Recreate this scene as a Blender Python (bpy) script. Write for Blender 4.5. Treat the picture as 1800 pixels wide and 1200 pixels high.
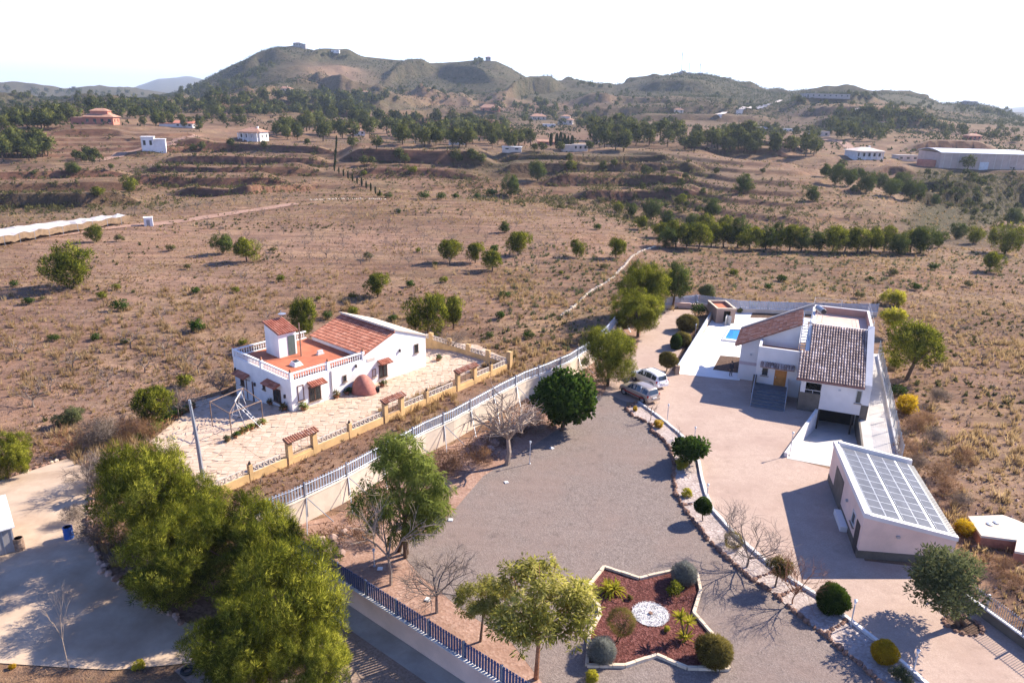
import bpy, bmesh, math, random
import numpy as np
from mathutils import Vector, Matrix
from mathutils.geometry import delaunay_2d_cdt
random.seed(7)
rng = np.random.default_rng(7)
S = bpy.context.scene
for o in list(bpy.data.objects):
    bpy.data.objects.remove(o)
COL = S.collection
RAD = math.radians

# ------------------------------------------------------------------ camera
F_PX, PITCH, ROLL, CAM_H = 1250.0, RAD(18.4), RAD(1.3), 28.0
cd = bpy.data.cameras.new('camera')
cd.sensor_fit = 'HORIZONTAL'
cd.sensor_width = 36.0
cd.lens = 36.0 * F_PX / 1800.0
cd.clip_start = 0.5
cd.clip_end = 40000
cam = bpy.data.objects.new('camera', cd)
COL.objects.link(cam)
cam.matrix_world = Matrix.Translation((0, 0, CAM_H)) @ Matrix.Rotation(math.pi/2 - PITCH, 4, 'X') @ Matrix.Rotation(ROLL, 4, 'Z')
S.camera = cam

# ------------------------------------------------------------------ light
SUN_EL, SUN_AZ = RAD(34.0), RAD(62.0)      # azimuth measured from +Y towards +X
w = bpy.data.worlds.new('World')
S.world = w
w.use_nodes = True
nt = w.node_tree
nt.nodes.clear()
out = nt.nodes.new('ShaderNodeOutputWorld')
bg = nt.nodes.new('ShaderNodeBackground')
sky = nt.nodes.new('ShaderNodeTexSky')
sky.sky_type = 'NISHITA'
sky.sun_disc = False
sky.sun_elevation = SUN_EL
sky.sun_rotation = SUN_AZ
sky.altitude = 500
sky.air_density = 1.0
sky.dust_density = 0.8
sky.ozone_density = 5.0
bg.inputs['Strength'].default_value = 0.082
tint = nt.nodes.new('ShaderNodeMix'); tint.data_type = 'RGBA'; tint.blend_type = 'MULTIPLY'; tint.inputs[0].default_value = 1.0
tint.inputs[7].default_value = (.71, .86, 1.29, 1)          # deep winter blue overhead
nt.links.new(sky.outputs[0], tint.inputs[6]); nt.links.new(tint.outputs[2], bg.inputs[0])
# white haze low over the whole horizon, thinning upwards
tc = nt.nodes.new('ShaderNodeTexCoord'); sp = nt.nodes.new('ShaderNodeSeparateXYZ'); mr = nt.nodes.new('ShaderNodeMapRange')
mr.interpolation_type = 'SMOOTHSTEP'
for k, v in (('From Min', .04), ('From Max', .27), ('To Min', .40), ('To Max', 0.0)): mr.inputs[k].default_value = v
bg2 = nt.nodes.new('ShaderNodeBackground'); bg2.inputs['Color'].default_value = (1.0, .985, .96, 1)
ad = nt.nodes.new('ShaderNodeAddShader')
nt.links.new(tc.outputs['Generated'], sp.inputs[0]); nt.links.new(sp.outputs['Z'], mr.inputs['Value']); nt.links.new(mr.outputs['Result'], bg2.inputs['Strength'])
nt.links.new(bg.outputs[0], ad.inputs[0]); nt.links.new(bg2.outputs[0], ad.inputs[1])
nt.links.new(ad.outputs[0], out.inputs[0])
sl = bpy.data.lights.new('sun', 'SUN')
sl.energy = 5.0
sl.angle = RAD(0.5)
sl.color = (1.0, 0.90, 0.755)
so = bpy.data.objects.new('sun', sl)
COL.objects.link(so)
sv = Vector((math.sin(SUN_AZ)*math.cos(SUN_EL), math.cos(SUN_AZ)*math.cos(SUN_EL), math.sin(SUN_EL)))
so.rotation_euler = sv.to_track_quat('Z', 'Y').to_euler()
so.location = sv * 300
S.view_settings.view_transform = 'Standard'
S.view_settings.look = 'None'
S.view_settings.exposure = 1.35
S.view_settings.gamma = 1.0
S.view_settings.use_curve_mapping = False
S.render.engine = 'CYCLES'
S.cycles.max_bounces = 7
S.cycles.diffuse_bounces = 4
S.cycles.glossy_bounces = 2
S.cycles.transmission_bounces = 3
S.cycles.transparent_max_bounces = 6
S.cycles.volume_bounces = 0
S.cycles.use_denoising = True

# ------------------------------------------------------------------ surveying: sight lines of the photograph -> places on the ground
def ray(px, py):
    u = px - 900.0; v = -(py - 600.0)
    c, s = math.cos(ROLL), math.sin(ROLL)
    x = c*u - s*v; y = s*u + c*v; z = -F_PX
    a = math.pi/2 - PITCH
    return np.array([x, math.cos(a)*y - math.sin(a)*z, math.sin(a)*y + math.cos(a)*z])
def G(px, py, z=0.0):
    d = ray(px, py); t = (z - CAM_H)/d[2]
    p = np.array([0, 0, CAM_H]) + t*d
    return Vector((p[0], p[1], z))
def proj(p):
    x0 = p[0]; y0 = p[1]; z0 = p[2] - CAM_H
    a = math.pi/2 - PITCH
    y = math.cos(a)*y0 + math.sin(a)*z0; z = -math.sin(a)*y0 + math.cos(a)*z0
    c, s = math.cos(ROLL), math.sin(ROLL)
    return 900 + F_PX*(c*x0 + s*y)/-z, 600 - F_PX*(-s*x0 + c*y)/-z, -z
def height_at(g, py):
    lo, hi = -3.0, 80.0
    for _ in range(40):
        m = (lo + hi)/2
        if proj((g[0], g[1], g[2] + m))[1] > py: lo = m
        else: hi = m
    return lo
def ppm(g):
    return F_PX/proj(g)[2]

# ------------------------------------------------------------------ noise
def _hash(ix, iy, seed):
    h = (ix.astype(np.int64)*374761393 + iy.astype(np.int64)*668265263 + seed*1274126177) & 0xffffffff
    h = ((h ^ (h >> 13))*1274126177) & 0xffffffff
    return ((h ^ (h >> 16)) & 0xffff)/65535.0
def vnoise(x, y, seed=0):
    x = np.asarray(x, float); y = np.asarray(y, float)
    ix = np.floor(x); iy = np.floor(y)
    fx = x - ix; fy = y - iy
    fx = fx*fx*(3 - 2*fx); fy = fy*fy*(3 - 2*fy)
    a = _hash(ix, iy, seed); b = _hash(ix + 1, iy, seed); c = _hash(ix, iy + 1, seed); d = _hash(ix + 1, iy + 1, seed)
    return (a*(1 - fx) + b*fx)*(1 - fy) + (c*(1 - fx) + d*fx)*fy
def fbm(x, y, octv=4, seed=0):
    r = 0; a = 0.5; t = 0
    for i in range(octv):
        r = r + a*(vnoise(x, y, seed + i*17) - 0.5); t += a
        x = x*2.03 + 11.3; y = y*2.03 + 5.7; a *= 0.5
    return r/t*2
def ridged(x, y, octv=4, seed=0):
    r = 0; a = 0.5; t = 0
    for i in range(octv):
        r = r + a*(1 - np.abs(2*vnoise(x, y, seed + i*17) - 1)); t += a
        x = x*2.03 + 3.3; y = y*2.03 + 9.7; a *= 0.5
    return r/t
def sstep(a, b, x):
    t = np.clip((np.asarray(x, float) - a)/(b - a), 0, 1)
    return t*t*(3 - 2*t)

# ------------------------------------------------------------------ the land: heights along rings of known places
def RZ(lst):                                   # (px, py, height)
    o = []
    for px, py, z in lst:
        g = G(px, py, z); o.append((math.atan2(g.x, g.y), math.hypot(g.x, g.y), z))
    return np.array(sorted(o)).T
def RD(lst):                                   # (px, py, distance)
    o = []
    for px, py, d in lst:
        r = ray(px, py); h = math.hypot(r[0], r[1]); o.append((math.atan2(r[0], r[1]), d, CAM_H + d*r[2]/h))
    return np.array(sorted(o)).T
RINGS = [
    np.array([[-1.4, 1.4], [100., 100.], [0., 0.]]),
    RZ([(-400,440,0),(0,402,0),(230,387,0),(330,367,0),(450,352,0),(600,345,0),(750,351,0),(900,357,0),(1000,367,0),(1080,384,-.5),(1140,402,-1),(1190,436,-1),(1260,440,-1),(1400,442,-1),(1620,447,-1),(1800,445,-2),(2200,450,-2)]),
    RZ([(-400,400,-2),(0,370,-3),(230,362,-3.5),(330,340,-3),(450,330,-2.5),(600,332,-2.5),(750,340,-3),(850,347,-4),(1000,372,-7),(1100,390,-8.5),(1180,414,-8),(1260,424,-7),(1400,426,-6),(1500,427,-6),(1620,428,-7),(1720,405,-12),(1800,380,-14),(2200,380,-14)]),
    RZ([(-400,300,0),(0,285,0),(150,276,1),(300,272,2),(450,262,4),(600,262,5),(700,264,5),(850,264,5),(1000,268,5),(1100,262,6),(1200,266,6.5),(1300,277,6.5),(1400,291,5),(1480,310,2),(1550,338,-1),(1620,362,-4.5),(1700,390,-10.5),(1800,360,-13),(2200,360,-13)]),
    RD([(-400,235,460),(0,226,460),(180,221,470),(300,232,450),(450,243,440),(600,250,430),(800,250,430),(1000,257,425),(1150,250,450),(1300,250,470),(1400,268,430),(1515,284,420),(1600,293,430),(1725,299,440),(1800,302,440),(2200,305,440)]),
    RD([(-400,190,900),(0,196,850),(200,184,850),(330,186,850),(450,186,850),(600,196,850),(800,212,830),(1000,216,820),(1200,216,820),(1350,226,800),(1500,226,700),(1650,238,700),(1800,228,800),(2200,230,800)]),
    RD([(-400,178,1300),(0,176,1200),(150,176,1200),(260,178,1200),(330,174,1150),(420,160,1150),(520,150,1150),(600,148,1150),(700,168,1150),(800,176,1150),(900,172,1100),(1000,178,1100),(1100,182,1050),(1200,180,1050),(1300,190,1050),(1400,186,950),(1500,186,950),(1600,194,950),(1700,205,1050),(1800,216,1050),(2200,220,1050)]),
    RD([(-400,172,1500),(0,172,1500),(250,175,1500),(300,166,1500),(330,158,1500),(360,141,1500),(400,119,1500),(450,96,1500),(490,83,1500),(520,80,1500),(560,91,1500),(620,98,1500),(700,106,1500),(760,111,1470),(830,107,1430),(870,108,1400),(900,122,1400),(930,140,1400),(960,143,1400),(1000,141,1380),(1040,145,1370),(1080,151,1360),(1120,141,1330),(1160,133,1310),(1200,128,1300),(1230,131,1300),(1270,141,1290),(1310,156,1280),(1350,164,1270),(1400,166,1250),(1450,164,1250),(1500,164,1250),(1560,166,1250),(1600,169,1260),(1640,179,1270),(1660,184,1280),(1700,180,1280),(1740,187,1290),(1800,210,1300),(1900,222,1320),(2200,226,1350)]),
    RD([(-400,185,2000),(0,185,2000),(300,185,2000),(600,150,1900),(900,170,1900),(1200,175,1800),(1500,185,1800),(1800,215,1800),(2200,225,1800)]),
    RD([(-400,165,2700),(-150,158,2700),(0,149,2700),(45,153,2650),(60,151,2650),(110,158,2700),(160,150,2800),(215,153,2800),(260,161,2800),(320,175,2800),(500,182,2800),(1000,188,2800),(1800,205,2800),(2200,210,2800)]),
    RD([(-400,175,4200),(300,178,4200),(1000,190,4200),(2200,215,4200)]),
    RD([(-400,185,8000),(0,178,8000),(200,167,8000),(240,155,8000),(280,141,8000),(335,137,8000),(365,144,8000),(450,150,8000),(700,165,8000),(1300,185,8000),(1650,200,8000),(1740,194,8000),(1800,191,8000),(1900,196,8000),(2200,206,8000)]),
    RD([(-400,182,13000),(1000,192,13000),(2200,215,13000)]),
]
WH_C = G(515, 725)                               # near corner of the white farmhouse
WH_U = Vector((0.6435, 0.7654, 0)); WH_V = Vector((-0.7654, 0.6435, 0))
FENCE_NW = [(-16.6, 40.6), (-14.8, 42.4), (-12.3, 45.6), (-7.1, 53.8), (-5.0, 56.4), (-3.0, 59.5), (-1.1, 62.5), (1.4, 66.1), (3.7, 68.6), (6.2, 71.7), (9.1, 76.7), (11.6, 82.5), (13.9, 88.8), (15.6, 94.0)]
SW_A, SW_B = np.array([-10.65, 37.05]), np.array([-2.02, 30.22])
BANK_LINES = [
    ([(596,284),(680,285),(780,291),(866,293)], 1, 3.6, 4, 60),
    ([(868,286),(1000,290),(1100,288),(1190,284)], 1, 2.4, 4, 30),
    ([(872,305),(1000,308),(1140,308),(1240,302)], -1, 2.6, 4, 30),
    ([(955,328),(1100,325),(1220,320)], -3, 2.0, 3, 25),
    ([(1000,350),(1120,349),(1240,342)], -4, 2.0, 3, 20),
    ([(310,264),(400,264),(500,267),(592,270)], 2, 1.8, 3, 25),
    ([(280,287),(420,290),(580,294)], 1, 2.2, 3, 25),
    ([(240,307),(380,311),(560,310)], 0, 2.2, 3, 22),
    ([(215,324),(360,328),(500,324)], -1, 2.0, 3, 20),
    ([(300,343),(440,341),(560,330)], -2, 1.8, 3, 15),
    ([(-200,318),(0,317),(120,314),(230,310)], 0, 1.6, 3, 20),
    ([(-200,343),(0,342),(150,337),(250,334)], -1, 1.7, 3, 16),
    ([(-200,369),(0,368),(150,365),(250,358)], -3, 2.4, 3, 14),
    ([(90,240),(200,239),(230,242)], 6, 1.3, 6, 40),
    ([(240,274),(330,268),(380,268)], 3, 1.6, 5, 40),
    ([(1560,335),(1640,338),(1730,342)], -6, 2.5, 4, 25),
    ([(1590,355),(1680,362),(1740,368)], -9, 2.5, 4, 20),
    ([(1470,308),(1560,310),(1620,313)], -2, 2.2, 6, 30),
    ([(1590,266),(1700,268),(1760,270)], 2, 4.0, 8, 60),
    ([(1180,246),(1300,252),(1420,270)], 5, 2.0, 6, 50),
    ([(1000,186),(1200,187),(1330,184)], 22, 6.0, 12, 120),
    ([(1010,202),(1200,202),(1340,205)], 17, 5.0, 12, 90),
    ([(1100,214),(1250,214),(1370,217)], 13, 4.0, 10, 80),
    ([(640,190),(760,186),(900,182)], 22, 5.0, 12, 120),
    ([(660,205),(760,204),(880,200)], 17, 4.5, 10, 90),
    ([(600,218),(760,222),(900,222)], 14, 3.5, 10, 80),
    ([(1400,205),(1520,206),(1640,212)], 17, 5.0, 12, 90),
    ([(1420,222),(1540,224),(1700,230)], 13, 4.0, 10, 80),
    ([(330,196),(450,190),(590,192)], 22, 5.0, 12, 90),
    ([(340,180),(440,170),(520,162)], 36, 6.0, 14, 90),
    ([(0,210),(120,206),(210,200)], 16, 4.0, 10, 80),
    ([(418,132),(460,112),(515,103)], 0, 9.0, 20, 90),
    ([(535,108),(580,104),(640,108)], 0, 9.0, 20, 90),
    ([(676,152),(715,136),(765,130)], 0, 13.0, 22, 110),
    ([(772,130),(820,136),(870,148)], 0, 9.0, 20, 90),
    ([(885,182),(930,165),(990,158)], 0, 14.0, 24, 110),
    ([(1120,158),(1200,160),(1270,166)], 0, 6.0, 20, 90),
    ([(470,132),(540,128),(640,130)], 0, 5.0, 16, 60),
    ([(1390,186),(1470,184),(1560,186)], 0, 7.0, 20, 90),
    ([(400,200),(560,200),(650,212)], 0, 4.0, 10, 60),
    ([(1200,262),(1300,268),(1400,278)], 0, 1.6, 4, 25),
    ([(620,308),(760,312),(860,318)], 0, 1.3, 4, 18),
]
BANKS = []
AZ_B = math.atan2(*ray(590, 130)[:2]); AZ_C = [math.atan2(*ray(x, 150)[:2]) for x in (940, 1060)]
AZ_S = [math.atan2(*ray(x, 300)[:2]) for x in (1180, 1300, 1560, 1700)]
def base_height(x, y):
    x = np.asarray(x, float); y = np.asarray(y, float)
    az = np.arctan2(x, y); d = np.hypot(x, y)
    D = [np.interp(az, r[0], r[1]) for r in RINGS]; Z = [np.interp(az, r[0], r[2]) for r in RINGS]
    h = np.zeros_like(d)
    for k in range(len(RINGS) - 1):
        d1 = np.maximum(D[k + 1], D[k] + 5)
        m = (d >= D[k]) & (d < d1)
        t = np.clip((d - D[k])/(d1 - D[k]), 0, 1)
        e = t*t*(3 - 2*t)
        t = 0.45*t + 0.55*e
        h = np.where(m, Z[k]*(1 - t) + Z[k + 1]*t, h)
    h = np.where(d >= np.maximum(D[-1], D[-2] + 5), Z[-1], h)
    return h, az, d, D
def land(x, y):
    x = np.asarray(x, float); y = np.asarray(y, float)
    h, az, d, D = base_height(x, y)
    # terraced banks on the far side of the gully
    w = sstep(0, 25, d - D[1])*(1 - sstep(30, 90, d - D[4]))
    st = 1.9
    zz = h + 0.5*fbm(x/60, y/60, 2, 5)
    q = zz/st; fl = np.floor(q); fr = q - fl
    tz = (fl + sstep(0.72, 0.98, fr))*st
    h = h + w*0.85*(tz - zz) + w*0.35*fbm(x/14, y/14, 3, 9)
    # hill relief: rock ribs, terraces of old orchards
    hw = sstep(620, 1050, d)*(1 - sstep(1430, 1520, d - 0)*0.75)
    rg = ridged(x/210, y/210, 5, 21) - 0.62
    crag = np.clip(ridged(x/95 + .3*y/95, y/120, 4, 25) - .66, 0, 1)
    bq = np.exp(-((az - AZ_B)/.055)**2)*sstep(1080, 1150, d)*(1 - sstep(1400, 1450, d))
    crag = crag*(1 - .75*sstep(AZ_C[0], AZ_C[1], az))*(1 - bq)
    h = h + hw*(34*rg + 9*fbm(x/45, y/45, 4, 31) + 75*crag)*np.where(rg > 0, 1.2, .9)*np.clip((h + 10)/70, .25, 1)*(1 - .93*sstep(-380, -190, d - D[7])*(d < D[7] + 60))
    mw = sstep(450, 600, d)*(1 - sstep(950, 1100, d))
    q = (h + 1.2*fbm(x/90, y/90, 2, 44))/2.6
    fl = np.floor(q); fr = q - fl
    h = h + mw*0.7*((fl + sstep(0.6, 0.95, fr))*2.6 - q*2.6)
    h = h + mw*3.0*fbm(x/120, y/120, 3, 51)
    h = h + sstep(1900, 2500, d)*(1 - sstep(5000, 6500, d))*(40*(ridged(x/500, y/500, 5, 61) - .62))
    h = h + sstep(6000, 7500, d)*60*(ridged(x/1500, y/1500, 5, 71) - .6)
    spur = np.exp(-((d - D[3] - 55)/28)**2)*sstep(AZ_S[0], AZ_S[1], az)*(1 - sstep(AZ_S[2], AZ_S[3], az))
    h = h - 6.5*spur
    wob = 6*fbm(x/50, y/50, 3, 77)
    for ba, bd, H, wd, back in BANKS:
        q = d - (np.interp(az, ba, bd) + wob*np.clip(H/3, .5, 2.5))
        m_ = (q > 0) & (q < back) & (az > ba[0] - .02) & (az < ba[-1] + .02)
        if not np.any(m_): continue
        e = min(.03, .3*(ba[-1] - ba[0])); win = sstep(ba[0] - e*.3, ba[0] + e, az)*(1 - sstep(ba[-1] - e, ba[-1] + e*.3, az))
        h = h + 1.55*H*sstep(0, max(1.1, wd*.4), q)*(1 - sstep(back*.3, back, q))*win
    # open field: gentle furrows and banks
    fw = sstep(95, 125, d)*(1 - sstep(0, 20, d - D[2]))
    h = h + fw*(0.5*fbm(x/22, y/22, 3, 81))
    # yard beside the farmhouse falls away to the north-west
    dx = x - WH_C.x; dy = y - WH_C.y
    s = dx*WH_U.x + dy*WH_U.y; t = dx*WH_V.x + dy*WH_V.y
    dep = sstep(0.3, 11, t)*(1 - sstep(14, 40, t))*sstep(-30, -16, s)*(1 - sstep(22, 45, s))
    h = h - 1.45*dep
    # rough ground outside the plots
    out_ = sstep(6, 16, t)*sstep(10, 22, t)*(1 - sstep(95, 125, d))
    h = h + out_*0.35*fbm(x/9, y/9, 3, 91)
    # lane below the south-west fence
    n = np.array([-0.62, -0.785])
    q = (x - SW_A[0])*n[0] + (y - SW_A[1])*n[1]
    al = (x - SW_A[0])*0.785 + (y - SW_A[1])*-0.62
    h = h - 1.2*sstep(-0.8, -0.2, q)*sstep(-14.0, -1.0, al)
    return h
def land1(x, y):
    return float(land(np.array([x]), np.array([y]))[0])
_T = np.geomspace(16, 9000, 700)
def on(px, py, dmin=0):
    """where a sight line first meets the land"""
    r = ray(px, py); hh = math.hypot(r[0], r[1])
    ux, uy, uz = r[0]/hh, r[1]/hh, r[2]/hh
    T = _T[_T > dmin]
    zr = CAM_H + T*uz; zt = land(T*ux, T*uy)
    k = np.nonzero(zr <= zt)[0]
    if len(k) == 0:
        d = T[int(np.argmin((zr - zt) + (T < 300)*1e3))]
    elif k[0] == 0: d = T[0]
    else:
        T2 = np.linspace(T[k[0] - 1], T[k[0]], 40)
        e = CAM_H + T2*uz - land(T2*ux, T2*uy)
        n = np.nonzero(e <= 0)[0]; d = T2[n[0]] if len(n) else T2[-1]
    x, y = d*ux, d*uy
    return Vector((x, y, land1(x, y)))

def _fill_banks():
    acc = []
    for pts, z, H, wd, back in BANK_LINES:
        o = []
        for px, py in pts:
            g = on(px, py, 120); o.append((math.atan2(g.x, g.y), math.hypot(g.x, g.y)))
        o = np.array(sorted(o)).T
        acc.append((o[0], o[1], H, wd, back))
    BANKS.extend(acc)
_fill_banks()

# ------------------------------------------------------------------ object helpers
def tag(o, label=None, cat=None, group=None, kind=None):
    if label: o['label'] = label
    if cat: o['category'] = cat
    if group: o['group'] = group
    if kind: o['kind'] = kind
    return o
def link(name, data, parent=None, loc=None, rz=0, scale=None):
    o = bpy.data.objects.new(name, data)
    COL.objects.link(o)
    if parent is not None: o.parent = parent
    if loc is not None: o.location = loc
    if rz: o.rotation_euler = (0, 0, rz)
    if scale is not None: o.scale = scale if hasattr(scale, '__len__') else (scale,)*3
    return o
def thing(name, label, cat, loc=(0, 0, 0), rz=0, group=None):
    o = link(name, None, None, loc, rz)
    o.empty_display_size = 0.3
    return tag(o, label, cat, group)
class MB:
    def __init__(s): s.v = []; s.f = []; s.m = []; s.cur = 0
    def add(s, vs, fs):
        b = len(s.v); s.v += [tuple(v) for v in vs]
        for f in fs: s.f.append(tuple(b + i for i in f)); s.m.append(s.cur)
        return s
    def mat(s, i): s.cur = i; return s
    def quad(s, *p): return s.add(p, [tuple(range(len(p)))])
    def box(s, x0, y0, z0, x1, y1, z1):
        return s.add([(x0,y0,z0),(x1,y0,z0),(x1,y1,z0),(x0,y1,z0),(x0,y0,z1),(x1,y0,z1),(x1,y1,z1),(x0,y1,z1)],
                     [(3,2,1,0),(4,5,6,7),(0,1,5,4),(1,2,6,5),(2,3,7,6),(3,0,4,7)])
    def hexa(s, p): return s.add(p, [(3,2,1,0),(4,5,6,7),(0,1,5,4),(1,2,6,5),(2,3,7,6),(3,0,4,7)])
    def prism(s, poly, z0, z1):
        n = len(poly)
        a = sum(poly[i][0]*poly[(i+1)%n][1] - poly[(i+1)%n][0]*poly[i][1] for i in range(n))
        if a < 0: poly = list(poly)[::-1]
        zz1 = z1 if hasattr(z1, '__len__') else [z1]*n
        if a < 0 and hasattr(z1, '__len__'): zz1 = list(z1)[::-1]
        vs = [(p[0], p[1], z0) for p in poly] + [(p[0], p[1], zz1[i]) for i, p in enumerate(poly)]
        fs = [tuple(range(n))[::-1], tuple(range(n, 2*n))] + [(i, (i+1)%n, n + (i+1)%n, n + i) for i in range(n)]
        return s.add(vs, fs)
    def extr(s, poly3, vec):
        """planar polygon (3-D points) swept along vec"""
        n = len(poly3); vs = [Vector(p) for p in poly3]; vs += [p + Vector(vec) for p in vs]
        return s.add(vs, [tuple(range(n))[::-1], tuple(range(n, 2*n))] + [(i, (i+1)%n, n + (i+1)%n, n + i) for i in range(n)])
    def tube(s, pts, rad, n=6, cap=True):
        pts = [Vector(p) for p in pts]; k = len(pts)
        rad = rad if hasattr(rad, '__len__') else [rad]*k
        vs = []
        for i, p in enumerate(pts):
            d = (pts[min(i+1, k-1)] - pts[max(i-1, 0)])
            d = d.normalized() if d.length > 1e-9 else Vector((0, 0, 1))
            a = d.cross(Vector((0, 0, 1))) if abs(d.z) < .95 else d.cross(Vector((1, 0, 0)))
            a.normalize(); b = d.cross(a)
            for j in range(n):
                t = 2*math.pi*j/n
                vs.append(p + (a*math.cos(t) + b*math.sin(t))*rad[i])
        fs = [(i*n + j, i*n + (j+1)%n, (i+1)*n + (j+1)%n, (i+1)*n + j) for i in range(k-1) for j in range(n)]
        if cap: fs += [tuple(range(n))[::-1], tuple((k-1)*n + j for j in range(n))]
        return s.add(vs, fs)
    def lathe(s, prof, n=12, c=(0, 0, 0)):
        vs = [(c[0] + r*math.cos(2*math.pi*j/n), c[1] + r*math.sin(2*math.pi*j/n), c[2] + z) for r, z in prof for j in range(n)]
        k = len(prof)
        fs = [(i*n + j, i*n + (j+1)%n, (i+1)*n + (j+1)%n, (i+1)*n + j) for i in range(k-1) for j in range(n)]
        fs += [tuple(range(n))[::-1], tuple((k-1)*n + j for j in range(n))]
        return s.add(vs, fs)
    def mesh(s, name, mats, smooth=False):
        me = bpy.data.meshes.new(name)
        me.from_pydata(s.v, [], s.f)
        mats = mats if isinstance(mats, (list, tuple)) else [mats]
        for m in mats: me.materials.append(m)
        if len(mats) > 1: me.polygons.foreach_set('material_index', s.m)
        if smooth: me.polygons.foreach_set('use_smooth', [True]*len(me.polygons))
        me.update()
        return me
    def build(s, name, mats, parent=None, loc=None, rz=0, smooth=False):
        return link(name, s.mesh(name, mats, smooth), parent, loc, rz)
def soup(name, V, mat, tint=None, N=None):
    """mesh from an (n,3,3) array of loose triangles; tint per face; N: soft normals of a rounded mass of leaves"""
    V = np.asarray(V, np.float32); n = len(V)
    if N is not None:
        gn = np.cross(V[:, 1] - V[:, 0], V[:, 2] - V[:, 0]); fl = np.einsum('ij,ij->i', gn, N) < 0
        V = V.copy(); V[fl] = V[fl][:, [0, 2, 1]]
        gn = np.where(fl[:, None], -gn, gn); gn = gn/(np.linalg.norm(gn, axis=1, keepdims=True) + 1e-9)
        N = N*.75 + gn*.35; N = N/(np.linalg.norm(N, axis=1, keepdims=True) + 1e-9)
    me = bpy.data.meshes.new(name)
    me.vertices.add(n*3); me.loops.add(n*3); me.polygons.add(n)
    me.vertices.foreach_set('co', V.reshape(-1))
    me.loops.foreach_set('vertex_index', np.arange(n*3, dtype=np.int32))
    me.polygons.foreach_set('loop_start', np.arange(0, n*3, 3, dtype=np.int32))
    me.update(calc_edges=True)
    if tint is not None:
        a = me.attributes.new('tint', 'FLOAT', 'FACE'); a.data.foreach_set('value', np.asarray(tint, np.float32))
    me.materials.append(mat)
    if N is not None:
        me.polygons.foreach_set('use_smooth', np.ones(n, bool))
        me.normals_split_custom_set(np.repeat(N, 3, 0).astype(np.float32))
    return me
def outward(V, c=(0, 0, -.15)):
    d = V.mean(1) - np.array(c); return d/(np.linalg.norm(d, axis=1, keepdims=True) + 1e-9)
def sheet(name, poly, z, mat, thick=0.0, kind='structure', step=None, follow=False, lift=0.02):
    """a ground sheet from an outline; follow drapes it over the land"""
    pts = [(p[0], p[1]) for p in poly]
    n = len(pts); edges = [(i, (i+1)%n) for i in range(n)]
    if step:
        P2 = []
        for i in range(n):
            a, b = pts[i], pts[(i+1)%n]; L = math.dist(a, b); k = max(1, int(L/step))
            P2 += [(a[0] + (b[0]-a[0])*j/k, a[1] + (b[1]-a[1])*j/k) for j in range(k)]
        pts = P2; n = len(pts); edges = [(i, (i+1)%n) for i in range(n)]
        xs = [p[0] for p in pts]; ys = [p[1] for p in pts]
        gx = np.arange(min(xs) + step/2, max(xs), step); gy = np.arange(min(ys) + step/2, max(ys), step)
        inner = [(x + .13*step*math.sin(y*7), y) for x in gx for y in gy]
    else: inner = []
    vs, es, fs, *_ = delaunay_2d_cdt([Vector(p) for p in pts + inner], edges, [], 1, 1e-5)
    if follow:
        hz = land(np.array([v.x for v in vs]), np.array([v.y for v in vs])) + lift
    else: hz = [z]*len(vs)
    me = bpy.data.meshes.new(name)
    me.from_pydata([(v.x, v.y, float(h)) for v, h in zip(vs, hz)], [], [tuple(f) for f in fs])
    me.materials.append(mat)
    me.update()
    if len(me.polygons) and me.polygons[0].normal.z < 0: me.flip_normals()
    o = link(name, me)
    return tag(o, kind=kind)
def GP(l, z=0.0): return [G(a, b, z).to_2d() for a, b in l]
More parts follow.
